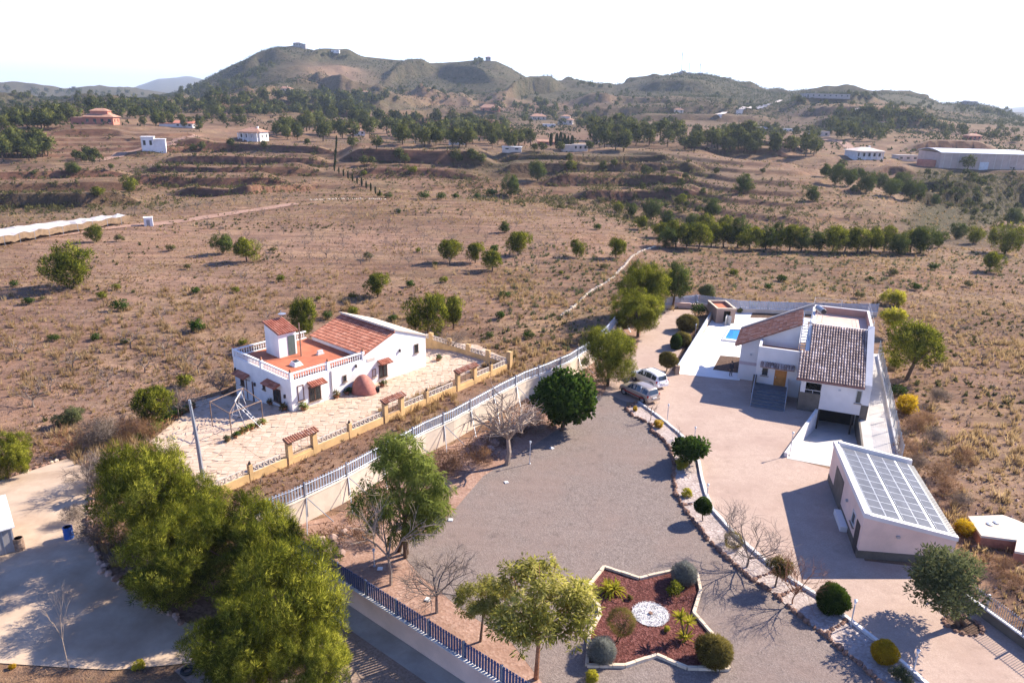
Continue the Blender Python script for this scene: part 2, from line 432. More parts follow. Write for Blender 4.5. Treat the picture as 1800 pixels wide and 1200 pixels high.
# ------------------------------------------------------------------ materials
def lin(r, g, b): return (r, g, b, 1.0)
class N:
    def __init__(s, name):
        s.m = bpy.data.materials.new(name); s.m.use_nodes = True
        s.t = s.m.node_tree; s.t.nodes.clear()
        s.o = s.t.nodes.new('ShaderNodeOutputMaterial')
        s._pos = None
    def n(s, typ, **kw):
        x = s.t.nodes.new(typ)
        for k, v in kw.items():
            if k.startswith('i_'):
                key = k[2:]
                x.inputs[int(key) if key.isdigit() else key].default_value = v
            else: setattr(x, k, v)
        return x
    def l(s, a, b): s.t.links.new(a, b)
    def pos(s):
        if s._pos is None: s._pos = s.n('ShaderNodeNewGeometry').outputs['Position']
        return s._pos
    def objc(s): return s.n('ShaderNodeTexCoord').outputs['Object']
    def noise(s, scale, detail=3, rough=.55, vec=None, off=None):
        x = s.n('ShaderNodeTexNoise'); x.inputs['Scale'].default_value = scale; x.inputs['Detail'].default_value = detail; x.inputs['Roughness'].default_value = rough
        s.l(vec if vec is not None else s.pos(), x.inputs['Vector'])
        return x.outputs['Fac']
    def ramp(s, fac, stops):
        x = s.n('ShaderNodeValToRGB'); e = x.color_ramp.elements
        while len(e) < len(stops): e.new(0.5)
        for el, (p, c) in zip(e, stops): el.position = p; el.color = c if len(c) == 4 else (*c, 1)
        s.l(fac, x.inputs[0]); return x.outputs[0]
    def mix(s, fac, a, b, mode='MIX'):
        x = s.n('ShaderNodeMix', data_type='RGBA', blend_type=mode)
        for v, i in ((fac, 0), (a, 6), (b, 7)):
            if isinstance(v, (int, float)): x.inputs[i].default_value = v
            elif isinstance(v, tuple): x.inputs[i].default_value = v if len(v) == 4 else (*v, 1)
            else: s.l(v, x.inputs[i])
        return x.outputs[2]
    def math(s, op, a, b=0.0, clamp=False):
        x = s.n('ShaderNodeMath', operation=op, use_clamp=clamp)
        for v, i in ((a, 0), (b, 1)):
            if isinstance(v, (int, float)): x.inputs[i].default_value = v
            else: s.l(v, x.inputs[i])
        return x.outputs[0]
    def attr(s, name): return s.n('ShaderNodeAttribute', attribute_name=name).outputs['Fac']
    def rnd(s): return s.n('ShaderNodeObjectInfo').outputs['Random']
    def bump(s, h, strength=.3, dist=.05):
        x = s.n('ShaderNodeBump'); x.inputs['Strength'].default_value = strength; x.inputs['Distance'].default_value = dist
        s.l(h, x.inputs['Height']); return x.outputs[0]
    def pbsdf(s, color, rough=.8, normal=None, metal=0.0, spec=.3, coat=0.0):
        b = s.n('ShaderNodeBsdfPrincipled')
        for v, k in ((color, 'Base Color'), (rough, 'Roughness')):
            if isinstance(v, (int, float)): b.inputs[k].default_value = v
            elif isinstance(v, tuple): b.inputs[k].default_value = v if len(v) == 4 else (*v, 1)
            else: s.l(v, b.inputs[k])
        b.inputs['Metallic'].default_value = metal
        b.inputs['Specular IOR Level'].default_value = spec
        b.inputs['Coat Weight'].default_value = coat
        if normal is not None: s.l(normal, b.inputs['Normal'])
        s.l(b.outputs[0], s.o.inputs[0]); return b
def pm(name, c, var=.18, scale=1.5, rough=.85, bump=0.0, bscale=20, metal=0.0, spec=.3, c2=None, fine=True, coat=0.0):
    """painted / mineral surface: base colour with soft stains and grain"""
    s = N(name)
    c2 = c2 or tuple(x*(1 - var*1.6) for x in c)
    f = s.noise(scale, 4, .6)
    col = s.ramp(f, [(.3, c2), (.62, c)])
    if fine:
        g = s.noise(scale*14, 2)
        col = s.mix(s.math('MULTIPLY', g, var*1.2), col, tuple(x*.6 for x in c))
    nrm = s.bump(s.noise(bscale, 3), bump, .03) if bump else None
    s.pbsdf(col, rough, nrm, metal, spec, coat)
    return s.m
def gravel(name, c1, c2, c3, scale=9, big=.25, bstr=.6, dirt=None):
    """loose small stones: cell pattern with stone to stone colour and relief"""
    s = N(name)
    v = s.n('ShaderNodeTexVoronoi'); v.inputs['Scale'].default_value = scale; s.l(s.pos(), v.inputs['Vector'])
    bw = s.n('ShaderNodeSeparateColor'); s.l(v.outputs['Color'], bw.inputs[0])
    col = s.ramp(bw.outputs[0], [(0, c1), (.5, c2), (1, c3)])
    f = s.noise(big, 5, .65)
    col = s.mix(s.ramp(f, [(.42, (0, 0, 0)), (.62, (1, 1, 1))]), col, s.mix(.62, col, dirt or tuple(x*.72 for x in c2)))
    g = s.noise(1.7, 4, .7)
    col = s.mix(s.math('MULTIPLY', g, .55), col, tuple(x*.55 for x in c2))
    mp = s.n('ShaderNodeMapping'); mp.inputs['Rotation'].default_value = (0, 0, .95); mp.inputs['Scale'].default_value = (.09, 1.1, 1); s.l(s.pos(), mp.inputs[0])
    tr = s.ramp(s.noise(1.0, 4, .6, mp.outputs[0]), [(.5, (0, 0, 0)), (.66, (1, 1, 1))])
    col = s.mix(s.math('MULTIPLY', tr, .07), col, tuple(min(1, x*1.25) for x in c3))
    st = s.ramp(s.noise(.75, 5, .75), [(.56, (0, 0, 0)), (.70, (1, 1, 1))])
    col = s.mix(s.math('MULTIPLY', st, .55), col, tuple(x*.6 for x in c1))
    s.pbsdf(col, .95, s.bump(v.outputs['Distance'], bstr, .03), 0, .15)
    return s.m
def leafmat(name, dark, light, trans=.35, rnd=.25, tip=None):
    s = N(name)
    t = s.math('ADD', s.attr('tint'), s.math('MULTIPLY', s.math('SUBTRACT', s.rnd(), .5), rnd), True)
    col = s.ramp(t, [(0, dark), (.6, tuple((a + b)/2 for a, b in zip(dark, light))), (1, tip or light)])
    d = s.n('ShaderNodeBsdfDiffuse'); s.l(col, d.inputs[0])
    tr = s.n('ShaderNodeBsdfTranslucent'); s.l(s.mix(.5, col, tuple(min(1, x*1.5) for x in light)), tr.inputs[0])
    m = s.n('ShaderNodeMixShader'); m.inputs[0].default_value = trans
    s.l(d.outputs[0], m.inputs[1]); s.l(tr.outputs[0], m.inputs[2]); s.l(m.outputs[0], s.o.inputs[0])
    return s.m
def barkmat(name, c, c2):
    s = N(name)
    f = s.noise(6, 4, .7)
    s.pbsdf(s.ramp(f, [(.3, c2), (.7, c)]), .95, s.bump(s.noise(25, 2), .5, .03), 0, .1)
    return s.m
M = {}
M['white_wall'] = pm('whitewash', (.80, .78, .75), .10, .8, .9, .15, 12)
M['cream_wall'] = pm('cream_render', (.70, .58, .46), .16, .7, .9, .2, 10)
M['pink_wall'] = pm('pale_pink_render', (.78, .57, .47), .12, .6, .9, .15, 10)
M['house_wall'] = pm('pale_render', (.70, .66, .63), .08, .6, .9, .12, 12)
M['brown_base_and_shade'] = pm('brown_plinth_and_shade', (.15, .125, .10), .2, 1.5, .85)  # brown of the plinths, also painted on places dark only from shade
M['ochre_wall'] = pm('ochre_render', (.72, .47, .22), .22, .6, .9, .2, 10)
M['terrace_red'] = pm('red_terrace_paint', (.50, .16, .08), .2, .7, .8)
M['terrace_pink'] = pm('pink_terrace_tiles', (.66, .46, .37), .12, 1.2, .7)
M['concrete'] = pm('pale_concrete', (.56, .52, .48), .18, .45, .9, .1, 15)
M['white_concrete'] = pm('white_terrace_concrete', (.78, .75, .71), .08, .5, .85)
M['old_concrete'] = pm('weathered_concrete', (.52, .39, .28), .3, .35, .95, .2, 15, c2=(.33, .225, .15))
M['lane_concrete'] = pm('grey_concrete_strip', (.40, .365, .31), .25, .6, .95, .2, 12)
M['curb'] = pm('white_kerb', (.74, .70, .66), .15, 1.2, .9)
M['stone_border'] = pm('cream_border_stone', (.70, .57, .42), .2, 1.5, .9)
M['steel'] = pm('galvanised_steel', (.42, .45, .50), .12, 4, .45, metal=.55, spec=.5)
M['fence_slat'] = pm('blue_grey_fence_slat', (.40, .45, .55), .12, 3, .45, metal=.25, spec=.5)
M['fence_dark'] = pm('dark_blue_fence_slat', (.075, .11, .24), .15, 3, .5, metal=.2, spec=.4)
M['white_metal'] = pm('white_painted_metal', (.66, .64, .62), .2, 4, .5)
M['rust'] = pm('rusty_metal', (.33, .22, .16), .35, 6, .8, metal=.2)
M['dark_iron'] = pm('dark_ironwork', (.06, .045, .04), .2, 5, .6)
M['stone_wall'] = pm('rough_stone', (.40, .29, .21), .3, 3, .95, .5, 8)
M['rubble'] = pm('reddish_rubble', (.28, .16, .115), .35, 5, .95, .6, 9)
M['rock'] = pm('pink_boulder', (.46, .31, .25), .3, 2, .95, .5, 6)
M['clay'] = pm('clay_oven', (.42, .17, .13), .22, 2.2, .9, .3, 8)
M['pot'] = pm('terracotta_pot', (.45, .19, .10), .2, 6, .85)
M['wood'] = pm('orange_wood_door', (.52, .20, .04), .2, 3, .5)
M['dark_wood'] = pm('dark_red_wood', (.16, .07, .045), .2, 4, .7)
M['glass'] = pm('dark_window_glass', (.035, .045, .05), .1, 1, .12, spec=.6, fine=False)
M['dark'] = pm('dark_interior', (.02, .018, .016), .1, 1, .9, fine=False)
M['tank'] = pm('grey_water_tank', (.30, .31, .33), .1, 3, .35, metal=.6, spec=.5)
M['black'] = pm('black_plastic', (.02, .02, .022), .1, 3, .5)
M['blue_plastic'] = pm('blue_plastic', (.03, .10, .35), .1, 3, .4)
M['brick_far'] = pm('salmon_wall', (.55, .21, .14), .15, .4, .9)
M['roof_far'] = pm('far_clay_roof', (.50, .27, .18), .25, .6, .9)
M['cream_far'] = pm('far_cream_wall', (.66, .56, .48), .15, .4, .9)
M['white_far'] = pm('far_white_wall', (.76, .74, .72), .12, .4, .9)
M['grey_far'] = pm('far_grey_wall', (.34, .31, .30), .15, .4, .9)
M['metal_roof'] = pm('pale_sheet_roof', (.66, .67, .68), .12, .8, .5, metal=.2)
M['shed_wall'] = pm('pink_shed_wall', (.58, .44, .36), .15, .25, .9)
M['netting'] = pm('white_crop_netting', (.68, .62, .57), .25, .25, .95)
M['net_side'] = pm('brown_shade_net', (.27, .18, .11), .3, 1.2, .95)
M['panel_frame'] = pm('aluminium_rail', (.62, .63, .65), .1, 3, .35, metal=.6, spec=.5)
M['sheet_beige'] = pm('beige_ribbed_sheet', (.50, .46, .38), .15, 1, .5)
M['grid_line'] = pm('weld_mesh', (.40, .42, .42), .1, 3, .5, metal=.4)
M['white_glass'] = pm('frosted_lamp_globe', (.75, .76, .76), .05, 3, .3)
M['tyre'] = pm('tyre_rubber', (.025, .025, .026), .1, 6, .85)
M['rim'] = pm('alloy_rim', (.45, .46, .47), .1, 6, .3, metal=.8)
M['car_white'] = pm('white_car_paint', (.80, .80, .80), .03, 1, .25, spec=.5, coat=.6, fine=False)
M['car_beige'] = pm('champagne_car_paint', (.40, .33, .27), .05, 1, .3, metal=.35, spec=.5, coat=.6, fine=False)
M['car_glass'] = pm('car_glass', (.03, .04, .05), .05, 1, .06, spec=.8, fine=False)
M['tail_red'] = pm('red_tail_lamp', (.35, .02, .015), .05, 1, .2, fine=False)
M['skin'] = pm('skin', (.42, .25, .18), .1, 5, .6)
M['cloth_dark'] = pm('dark_clothes', (.05, .05, .065), .2, 8, .9)
M['cloth_trousers'] = pm('dark_trousers', (.035, .035, .045), .2, 8, .9)
M['hair'] = pm('dark_hair', (.03, .02, .015), .2, 20, .7)
def tilemat(name, c1, c2, c3):
    s = N(name)
    col = s.ramp(s.attr('tint'), [(0, c1), (.55, c2), (1, c3)])
    f = s.noise(1.3, 4, .6)
    col = s.mix(s.math('MULTIPLY', s.ramp(f, [(.45, (0, 0, 0)), (.75, (1, 1, 1))]), .5), col, tuple(x*.45 for x in c1))
    s.pbsdf(col, .75, s.bump(s.noise(18, 3), .25, .02), 0, .35)
    return s.m
M['tile_red'] = tilemat('terracotta_roof_tile', (.36, .12, .07), (.47, .18, .11), (.58, .27, .18))
M['tile_brown'] = tilemat('brown_mixed_roof_tile', (.22, .14, .12), (.38, .27, .23), (.62, .49, .43))
M['tile_mix'] = tilemat('red_brown_roof_tile', (.26, .10, .06), (.42, .19, .11), (.50, .32, .24))
# glassy solar cells
def solar():
    s = N('solar_cells')
    g = s.noise(1.2, 2)
    s.pbsdf(s.ramp(g, [(.3, (.075, .08, .095)), (.7, (.115, .12, .14))]), .42, None, 0, .10)
    return s.m
M['solar'] = solar()
def water():
    s = N('pool_water')
    s.pbsdf((.02, .22, .55), .08, s.bump(s.noise(4, 2), .1, .02), 0, .5)
    return s.m
M['water'] = water()
M['gravel_grey'] = gravel('grey_gravel', (.152, .121, .107), (.218, .172, .150), (.305, .247, .215), 15, .16, .5, dirt=(.25, .178, .148))
M['forecourt'] = gravel('tan_grit_paving', (.40, .29, .23), (.46, .34, .272), (.53, .40, .325), 18, .22, .25, dirt=(.36, .25, .2))
M['white_gravel'] = gravel('pinkish_white_gravel', (.31, .24, .215), (.45, .365, .325), (.60, .51, .465), 8, .6, .8)
M['white_pebble'] = gravel('white_marble_chips', (.62, .59, .57), (.76, .73, .71), (.82, .80, .78), 22, .6, .5)
M['red_mulch'] = gravel('dark_red_mulch', (.055, .018, .014), (.12, .038, .030), (.24, .10, .085), 10, .5, 1.0)
M['bare_soil'] = gravel('reddish_bare_soil', (.28, .165, .115), (.37, .225, .165), (.46, .31, .24), 7, .3, .5, dirt=(.27, .15, .1))
M['dark_soil'] = gravel('dark_brown_soil', (.08, .045, .03), (.13, .08, .055), (.2, .13, .09), 9, .5, .8)
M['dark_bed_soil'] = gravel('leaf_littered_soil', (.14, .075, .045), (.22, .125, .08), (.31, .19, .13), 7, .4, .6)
M['brown_lane'] = gravel('brown_lane_dirt', (.24, .17, .12), (.31, .22, .165), (.38, .28, .22), 10, .4, .5)
M['flag'] = None
def flag():
    s = N('pale_flagstone')
    f = s.noise(.9, 3); t = s.attr('tint')
    col = s.ramp(t, [(0, (.46, .335, .24)), (.5, (.53, .395, .29)), (1, (.58, .45, .345))])
    col = s.mix(s.math('MULTIPLY', f, .35), col, (.50, .33, .24, 1))
    s.pbsdf(col, .9, s.bump(s.noise(14, 3), .2, .02), 0, .2)
    return s.m
M['flag'] = flag()
M['flag_joint'] = pm('patio_joint_mortar', (.475, .345, .25), .25, 1.2, .95, .3, 10)
# land
def landmat():
    s = N('dry_hillside_soil')
    gr = s.attr('green'); rd = s.attr('red'); pale = s.attr('pale')
    big = s.noise(.03, 6, .65); mid = s.noise(.22, 6, .7); fine = s.noise(1.9, 5, .75); vf = s.noise(9, 3, .65); b2 = s.noise(.085, 5, .7)
    soil = s.ramp(mid, [(.3, (.105, .060, .040)), (.48, (.205, .118, .072)), (.66, (.305, .196, .122))])
    straw = s.ramp(fine, [(.3, (.15, .095, .048)), (.55, (.29, .195, .105)), (.75, (.43, .32, .19))])
    col = s.mix(s.ramp(b2, [(.48, (0, 0, 0)), (.6, (.8, .8, .8))]), soil, straw)
    grey = s.ramp(fine, [(.35, (.075, .05, .04)), (.7, (.185, .13, .105))])
    col = s.mix(s.ramp(s.noise(.55, 5, .78), [(.46, (0, 0, 0)), (.62, (.85, .85, .85))]), col, grey)
    olv = s.ramp(fine, [(.35, (.10, .085, .04)), (.7, (.21, .17, .09))])
    col = s.mix(s.ramp(s.mix(.5, big, s.noise(.4, 4, .75)), [(.52, (0, 0, 0)), (.62, (.6, .6, .6))]), col, olv)
    col = s.mix(s.math('MULTIPLY', pale, .75), col, s.ramp(fine, [(.3, (.25, .145, .105)), (.7, (.40, .265, .20))]))
    redc = s.ramp(mid, [(.35, (.075, .032, .024)), (.65, (.15, .068, .048))])
    col = s.mix(rd, col, redc)
    scrub = s.ramp(s.noise(.16, 7, .78), [(.34, (.030, .036, .016)), (.50, (.060, .062, .030)), (.62, (.095, .085, .046)), (.76, (.165, .120, .08))])
    col = s.mix(s.math('MULTIPLY', gr, s.ramp(s.noise(.045, 6, .7), [(.3, (1, 1, 1)), (.7, (.75, .75, .75))])), col, scrub)
    col = s.mix(s.ramp(vf, [(.52, (0, 0, 0)), (.7, (.6, .6, .6))]), col, (.085, .06, .045, 1))
    mp = s.n('ShaderNodeMapping'); mp.inputs['Rotation'].default_value = (0, 0, -.95); mp.inputs['Scale'].default_value = (.035, .55, 1); s.l(s.pos(), mp.inputs[0])
    fr = s.ramp(s.noise(1.0, 5, .65, mp.outputs[0]), [(.42, (.70, .67, .66)), (.5, (1.0, .99, .98)), (.62, (1.22, 1.17, 1.12))])
    col = s.mix(s.math('SUBTRACT', .75, gr, True), col, fr, 'MULTIPLY')
    pt = s.ramp(s.noise(.018, 5, .65), [(.40, (.74, .70, .68)), (.52, (1, 1, 1)), (.64, (1.06, 1.0, .92))])
    col = s.mix(.8, col, pt, 'MULTIPLY')
    hgt = s.mix(.5, fine, vf)
    n1 = s.bump(hgt, .9, .18)
    b2_ = s.n('ShaderNodeBump'); b2_.inputs['Distance'].default_value = 5.0
    s.l(s.math('MULTIPLY', gr, .9), b2_.inputs['Strength']); s.l(s.noise(.11, 7, .75), b2_.inputs['Height']); s.l(n1, b2_.inputs['Normal'])
    s.pbsdf(col, .97, b2_.outputs[0], 0, .08)
    return s.m
M['land'] = landmat()
# plants
M['pine'] = leafmat('pine_needles', (.014, .026, .006), (.215, .225, .022), .26, .2, (.38, .36, .05))
M['pine_dark'] = leafmat('dark_pine_needles', (.020, .036, .012), (.125, .150, .034), .25, .2)
M['pine_far'] = leafmat('far_pine_needles', (.022, .034, .012), (.145, .150, .042), .22, .5)
M['hillleaf'] = leafmat('hill_scrub_leaves', (.012, .020, .008), (.070, .078, .028), .3, .2)
M['cypress'] = leafmat('cypress_needles', (.014, .024, .010), (.05, .065, .022), .2, .3)
M['carob'] = leafmat('dark_glossy_leaves', (.014, .034, .008), (.070, .115, .018), .3, .1)
M['pepper'] = leafmat('light_green_leaves', (.050, .070, .014), (.24, .27, .06), .45, .1)
M['acacia'] = leafmat('yellow_green_leaves', (.085, .095, .020), (.42, .385, .08), .47, .1, (.56, .48, .17))
M['olive'] = leafmat('grey_green_leaves', (.050, .062, .026), (.16, .17, .075), .3, .2)
M['greysage'] = leafmat('silver_grey_leaves', (.10, .105, .09), (.30, .31, .28), .3, .1)
M['ball'] = leafmat('clipped_green_leaves', (.012, .028, .006), (.060, .090, .014), .3, .1)
M['yellow'] = leafmat('yellow_leaves', (.26, .15, .010), (.60, .41, .025), .4, .1)
M['yellowgreen'] = leafmat('lime_leaves', (.20, .18, .015), (.46, .42, .05), .45, .2)
M['brownleaf'] = leafmat('bronze_green_leaves', (.075, .060, .018), (.22, .18, .05), .35, .2)
M['rusty'] = leafmat('dry_rusty_twigs', (.11, .055, .032), (.28, .165, .095), .3, .2)
M['straw'] = leafmat('dry_grass_blades', (.19, .115, .055), (.44, .31, .15), .4, .2, (.54, .42, .24))
M['scrubleaf'] = leafmat('scrub_leaves', (.040, .042, .018), (.155, .14, .055), .3, .3)
M['greytwig'] = leafmat('grey_twigs', (.10, .075, .06), (.25, .20, .165), .2, .2)
M['palm'] = leafmat('palm_fronds', (.045, .075, .014), (.19, .23, .045), .4, .1)
M['bark'] = barkmat('brown_bark', (.17, .11, .075), (.07, .045, .03))
M['bark_red'] = barkmat('reddish_bark', (.32, .155, .085), (.17, .075, .04))
M['bark_grey'] = barkmat('grey_bark', (.25, .20, .165), (.12, .09, .075))
M['bark_pale'] = barkmat('pale_bark', (.42, .33, .26), (.24, .175, .13))
M['lattice'] = pm('pale_lattice_block', (.62, .53, .45), .15, 3, .9)
# ------------------------------------------------------------------ main house frame and garage ramp (cut into the ground)
MH_O = Vector((28.52, 64.84, 0)); MH_A = RAD(-22)
MU = Vector((math.cos(MH_A), math.sin(MH_A), 0)); MV = Vector((-MU.y, MU.x, 0))
def mh(s, t, z=0.0): return MH_O + MU*s + MV*t + Vector((0, 0, z))
_land0 = land
def ramp_left(t): return 1.75 - 2.4*np.clip(-t, 0, 11.3)/11.3
def ramp_depth(t): return np.clip(1.75*(1 - np.clip(-t, 0, 11.3)/11.3), 0, 1.75)
def land(x, y):
    h = _land0(x, y)
    dx = np.asarray(x, float) - MH_O.x; dy = np.asarray(y, float) - MH_O.y
    s = dx*MU.x + dy*MU.y; t = dx*MV.x + dy*MV.y
    inside = (s > ramp_left(t) - .5) & (s < 5.9) & (t > -11.0) & (t < 4.0)
    return np.where(inside, h - ramp_depth(t) - .45, h)

# ------------------------------------------------------------------ the land as one sheet
def build_land():
    a_in = np.arange(-43, 43.01, .24); a_out = np.arange(45, 80, 2.0)
    az = np.radians(np.concatenate([-a_out[::-1], a_in, a_out]))
    r1 = np.concatenate([np.geomspace(13, 180, 320)[:-1], np.geomspace(180, 500, 290)[:-1], np.geomspace(500, 1900, 165)]); r2 = np.geomspace(1900, 15000, 60)[1:]
    rr = np.concatenate([[2.0], r1, r2])
    A, R = np.meshgrid(az, rr, indexing='ij')
    X = np.sin(A)*R; Y = np.cos(A)*R
    Z = land(X, Y)
    na, nr = A.shape
    V = np.stack([X, Y, Z], -1).reshape(-1, 3).astype(np.float32)
    i = np.arange(na - 1)[:, None]; j = np.arange(nr - 1)[None, :]
    q = np.stack([i*nr + j, (i + 1)*nr + j, (i + 1)*nr + j + 1, i*nr + j + 1], -1).reshape(-1, 4)
    q = q[:, ::-1]
    me = bpy.data.meshes.new('ground')
    me.vertices.add(len(V)); me.loops.add(q.size); me.polygons.add(len(q))
    me.vertices.foreach_set('co', V.reshape(-1))
    me.loops.foreach_set('vertex_index', q.reshape(-1).astype(np.int32))
    me.polygons.foreach_set('loop_start', np.arange(0, q.size, 4, dtype=np.int32))
    me.polygons.foreach_set('use_smooth', np.ones(len(q), bool))
    me.update(calc_edges=True)
    if me.polygons[0].normal.z < 0: me.flip_normals()
    # what grows where
    D1 = np.interp(A, RINGS[1][0], RINGS[1][1]); D3 = np.interp(A, RINGS[3][0], RINGS[3][1])
    n1 = fbm(X/70, Y/70, 4, 101); n2 = fbm(X/260, Y/260, 3, 111)
    green = sstep(430, 900, R)*np.clip(.86 + .9*n2 + .8*n1, 0, 1)*(.55 + .45*sstep(800, 1100, R))
    green = np.maximum(green, sstep(1700, 2200, R)*.9)
    green = np.maximum(green, sstep(-5, 10, R - D1)*(1 - sstep(10, 60, R - D3))*np.clip(.05 + .9*n1, 0, .7))
    green = np.maximum(green, sstep(1000, 1150, R)*.97)
    green = np.maximum(green, sstep(0, 30, R - D1)*(1 - sstep(420, 520, R))*np.clip(.22 + 1.1*n1, 0, .8))
    rav = sstep(math.atan2(*ray(1560, 340)[:2]), math.atan2(*ray(1640, 340)[:2]), A)*sstep(0, 15, R - np.interp(A, RINGS[2][0], RINGS[2][1]))*(1 - sstep(-15, 10, R - np.interp(A, RINGS[4][0], RINGS[4][1])))
    green = np.maximum(green, .9*rav)
    # orchard rows left bare on the flank of the big hill
    px_az = math.atan2(*ray(540, 130)[:2]); px_az2 = math.atan2(*ray(640, 130)[:2])
    bare = np.exp(-((A - (px_az + px_az2)/2)/.05)**2)*sstep(1130, 1200, R)*(1 - sstep(1290, 1380, R))
    green = green*(1 - .75*bare)
    gx = np.gradient(Z, axis=1)/np.maximum(np.gradient(R, axis=1), .01)
    steep = np.clip((np.abs(gx) - .22)/.3, 0, 1)
    red = steep*sstep(100, 160, R)*(1 - sstep(700, 1000, R))*.8
    pale = np.maximum(bare*.55, sstep(300, 340, R)*(1 - sstep(380, 600, R))*np.clip(.3 + n1, 0, .7))
    pale = np.maximum(pale, sstep(30, 60, R)*np.clip(.15 + .9*n1, 0, .8)*(R < 300))
    for nme, arr in (('green', green), ('red', red), ('pale', pale)):
        at = me.attributes.new(nme, 'FLOAT', 'POINT'); at.data.foreach_set('value', arr.reshape(-1).astype(np.float32))
    me.materials.append(M['land'])
    o = link('ground', me)
    tag(o, kind='structure')
build_land()

# ------------------------------------------------------------------ sheets of made ground
KERB = [(1122,708),(1150,728),(1172,745),(1196,765),(1213,786),(1228,812),(1233,840),(1241,870),(1252,897),(1290,940),(1330,975),(1370,1008),(1435,1048),(1490,1090),(1540,1128),(1600,1180),(1640,1216),(1690,1262)]
RUBBLE = [(1118,709),(1101,720),(1112,731.5),(1131.5,740),(1147,748),(1143,757.5),(1155,765),(1168,776),(1179,793),(1184.5,815),(1183.5,836.6),(1188,869),(1200,891),(1223,922),(1248,953.5),(1276.5,979),(1313,1013),(1356,1041),(1398,1078),(1449,1118),(1483,1146),(1517,1174),(1545,1198),(1600,1248),(1625,1275)]
YARD = [(1062,690),(1101,706)] + RUBBLE[1:] + [(1620,1330),(1050,1330),(985,1240),(900,1130),(800,1062),(740,1012),(700,966),(790,906),(850,836),(940,781),(992,747),(1032,707)]
sheet('gravel_yard', GP(YARD), .014, M['gravel_grey'], step=None)
rl = [mh(ramp_left(np.array(t)).item() - .3, t) for t in (-11.3, -6, 0)]
FORE = GP([(1101,706),(1062,690),(1075,655),(1118,620),(1128,580),(1152,543),(1216,545),(1226,562),(1180,650),(1192,657),(1300,669)]) + [mh(-6.0, 6.5).to_2d(), mh(-.5, 4).to_2d(), mh(1.4, .5).to_2d()] + [p.to_2d() for p in rl[::-1]] + [mh(3.5, -12.2).to_2d()] + GP([(1462,836),(1490,900),(1520,985),(1650,1000),(1705,1050),(1800,1125),(1960,1250),(1990,1330),(1740,1330)]) + GP(KERB[::-1])
sheet('forecourt', FORE, .010, M['forecourt'])
BED = GP(KERB) + GP(RUBBLE[::-1])
sheet('gravel_bed', BED, .05, M['white_gravel'])
sheet('planting_strip', GP([(500,925),(590,905),(640,868),(700,838),(770,790),(850,760),(905,722),(960,680),(1010,660),(1050,610),(1090,560),(1132,560),(1128,582),(1118,622),(1075,655),(1062,690),(1032,707),(992,747),(940,781),(850,836),(790,906),(700,966),(660,1000),(620,1010),(560,960)]), .008, M['bare_soil'])
sheet('soil_margin', [p for p in GP([(592,998),(650,1000),(700,968),(740,1012),(800,1062),(900,1130),(985,1240),(1050,1330),(1000,1330)])] + [Vector((1.6, 27.9)), Vector((-2.0, 30.45)), Vector((-10.55, 37.2))], .007, M['bare_soil'])
# pool terrace, side path, ramp
POOLT = GP([(1192,657),(1262,545),(1280,538),(1420,545),(1420,600),(1320,620),(1300,669)])
sheet('pool_terrace', POOLT, .026, M['white_concrete'])
sheet('brown_bed', GP([(1266,625),(1302,628),(1299,656),(1253,650)]), .034, M['dark_soil'])
sheet('back_bed', GP([(1318,559),(1325,546),(1540,545),(1540,556),(1420,560)]), .032, M['dark_soil'])
PATH = [mh(6.0, 22), mh(8.6, 22.5), mh(8.9, 5), mh(8.3, -8.5), mh(7.3, -13), mh(3.6, -12.3), mh(3.5, -11.3), mh(5.35, -11.3), mh(5.35, 5), mh(6.0, 5)]
sheet('side_path', [p.to_2d() for p in PATH], .022, M['concrete'])
def ramp():
    mb = MB()
    ts = [-11.6, -11.3, -8, -5, -2.5, 0, 4]
    for a, b in zip(ts[:-1], ts[1:]):
        za, zb = -float(ramp_depth(np.array(a))) + .03, -float(ramp_depth(np.array(b))) + .03
        la, lb = float(ramp_left(np.array(a))), float(ramp_left(np.array(b)))
        mb.quad(mh(la, a, za), mh(5.4, a, za), mh(5.4, b, zb), mh(lb, b, zb))
    tag(mb.build('garage_ramp', M['concrete']), kind='structure')
    for side in (0, 1):
        mb = MB()
        for a, b in zip(ts[1:-1], ts[2:]):
            if side == 0:
                la, lb = float(ramp_left(np.array(a))), float(ramp_left(np.array(b)))
                top = .38
                if b > 1: continue
                p = [mh(la - .28, a, -2.2), mh(la, a, -2.2), mh(lb, b, -2.2), mh(lb - .28, b, -2.2), mh(la - .28, a, top), mh(la, a, top), mh(lb, b, top), mh(lb - .28, b, top)]
            else:
                p = [mh(5.36, a, -2.2), mh(5.52, a, -2.2), mh(5.52, b, -2.2), mh(5.36, b, -2.2), mh(5.36, a, .05), mh(5.52, a, .05), mh(5.52, b, .05), mh(5.36, b, .05)]
            mb.hexa(p)
        o = mb.build('ramp_wall', M['curb'] if side == 0 else M['brown_base_and_shade'])  # right side coloured dark to deepen the shadow in the ramp
        tag(o, ('white topped low wall along the open left side of the garage ramp' if side == 0 else 'retaining edge between garage ramp and the concrete side path'), 'wall')
ramp()
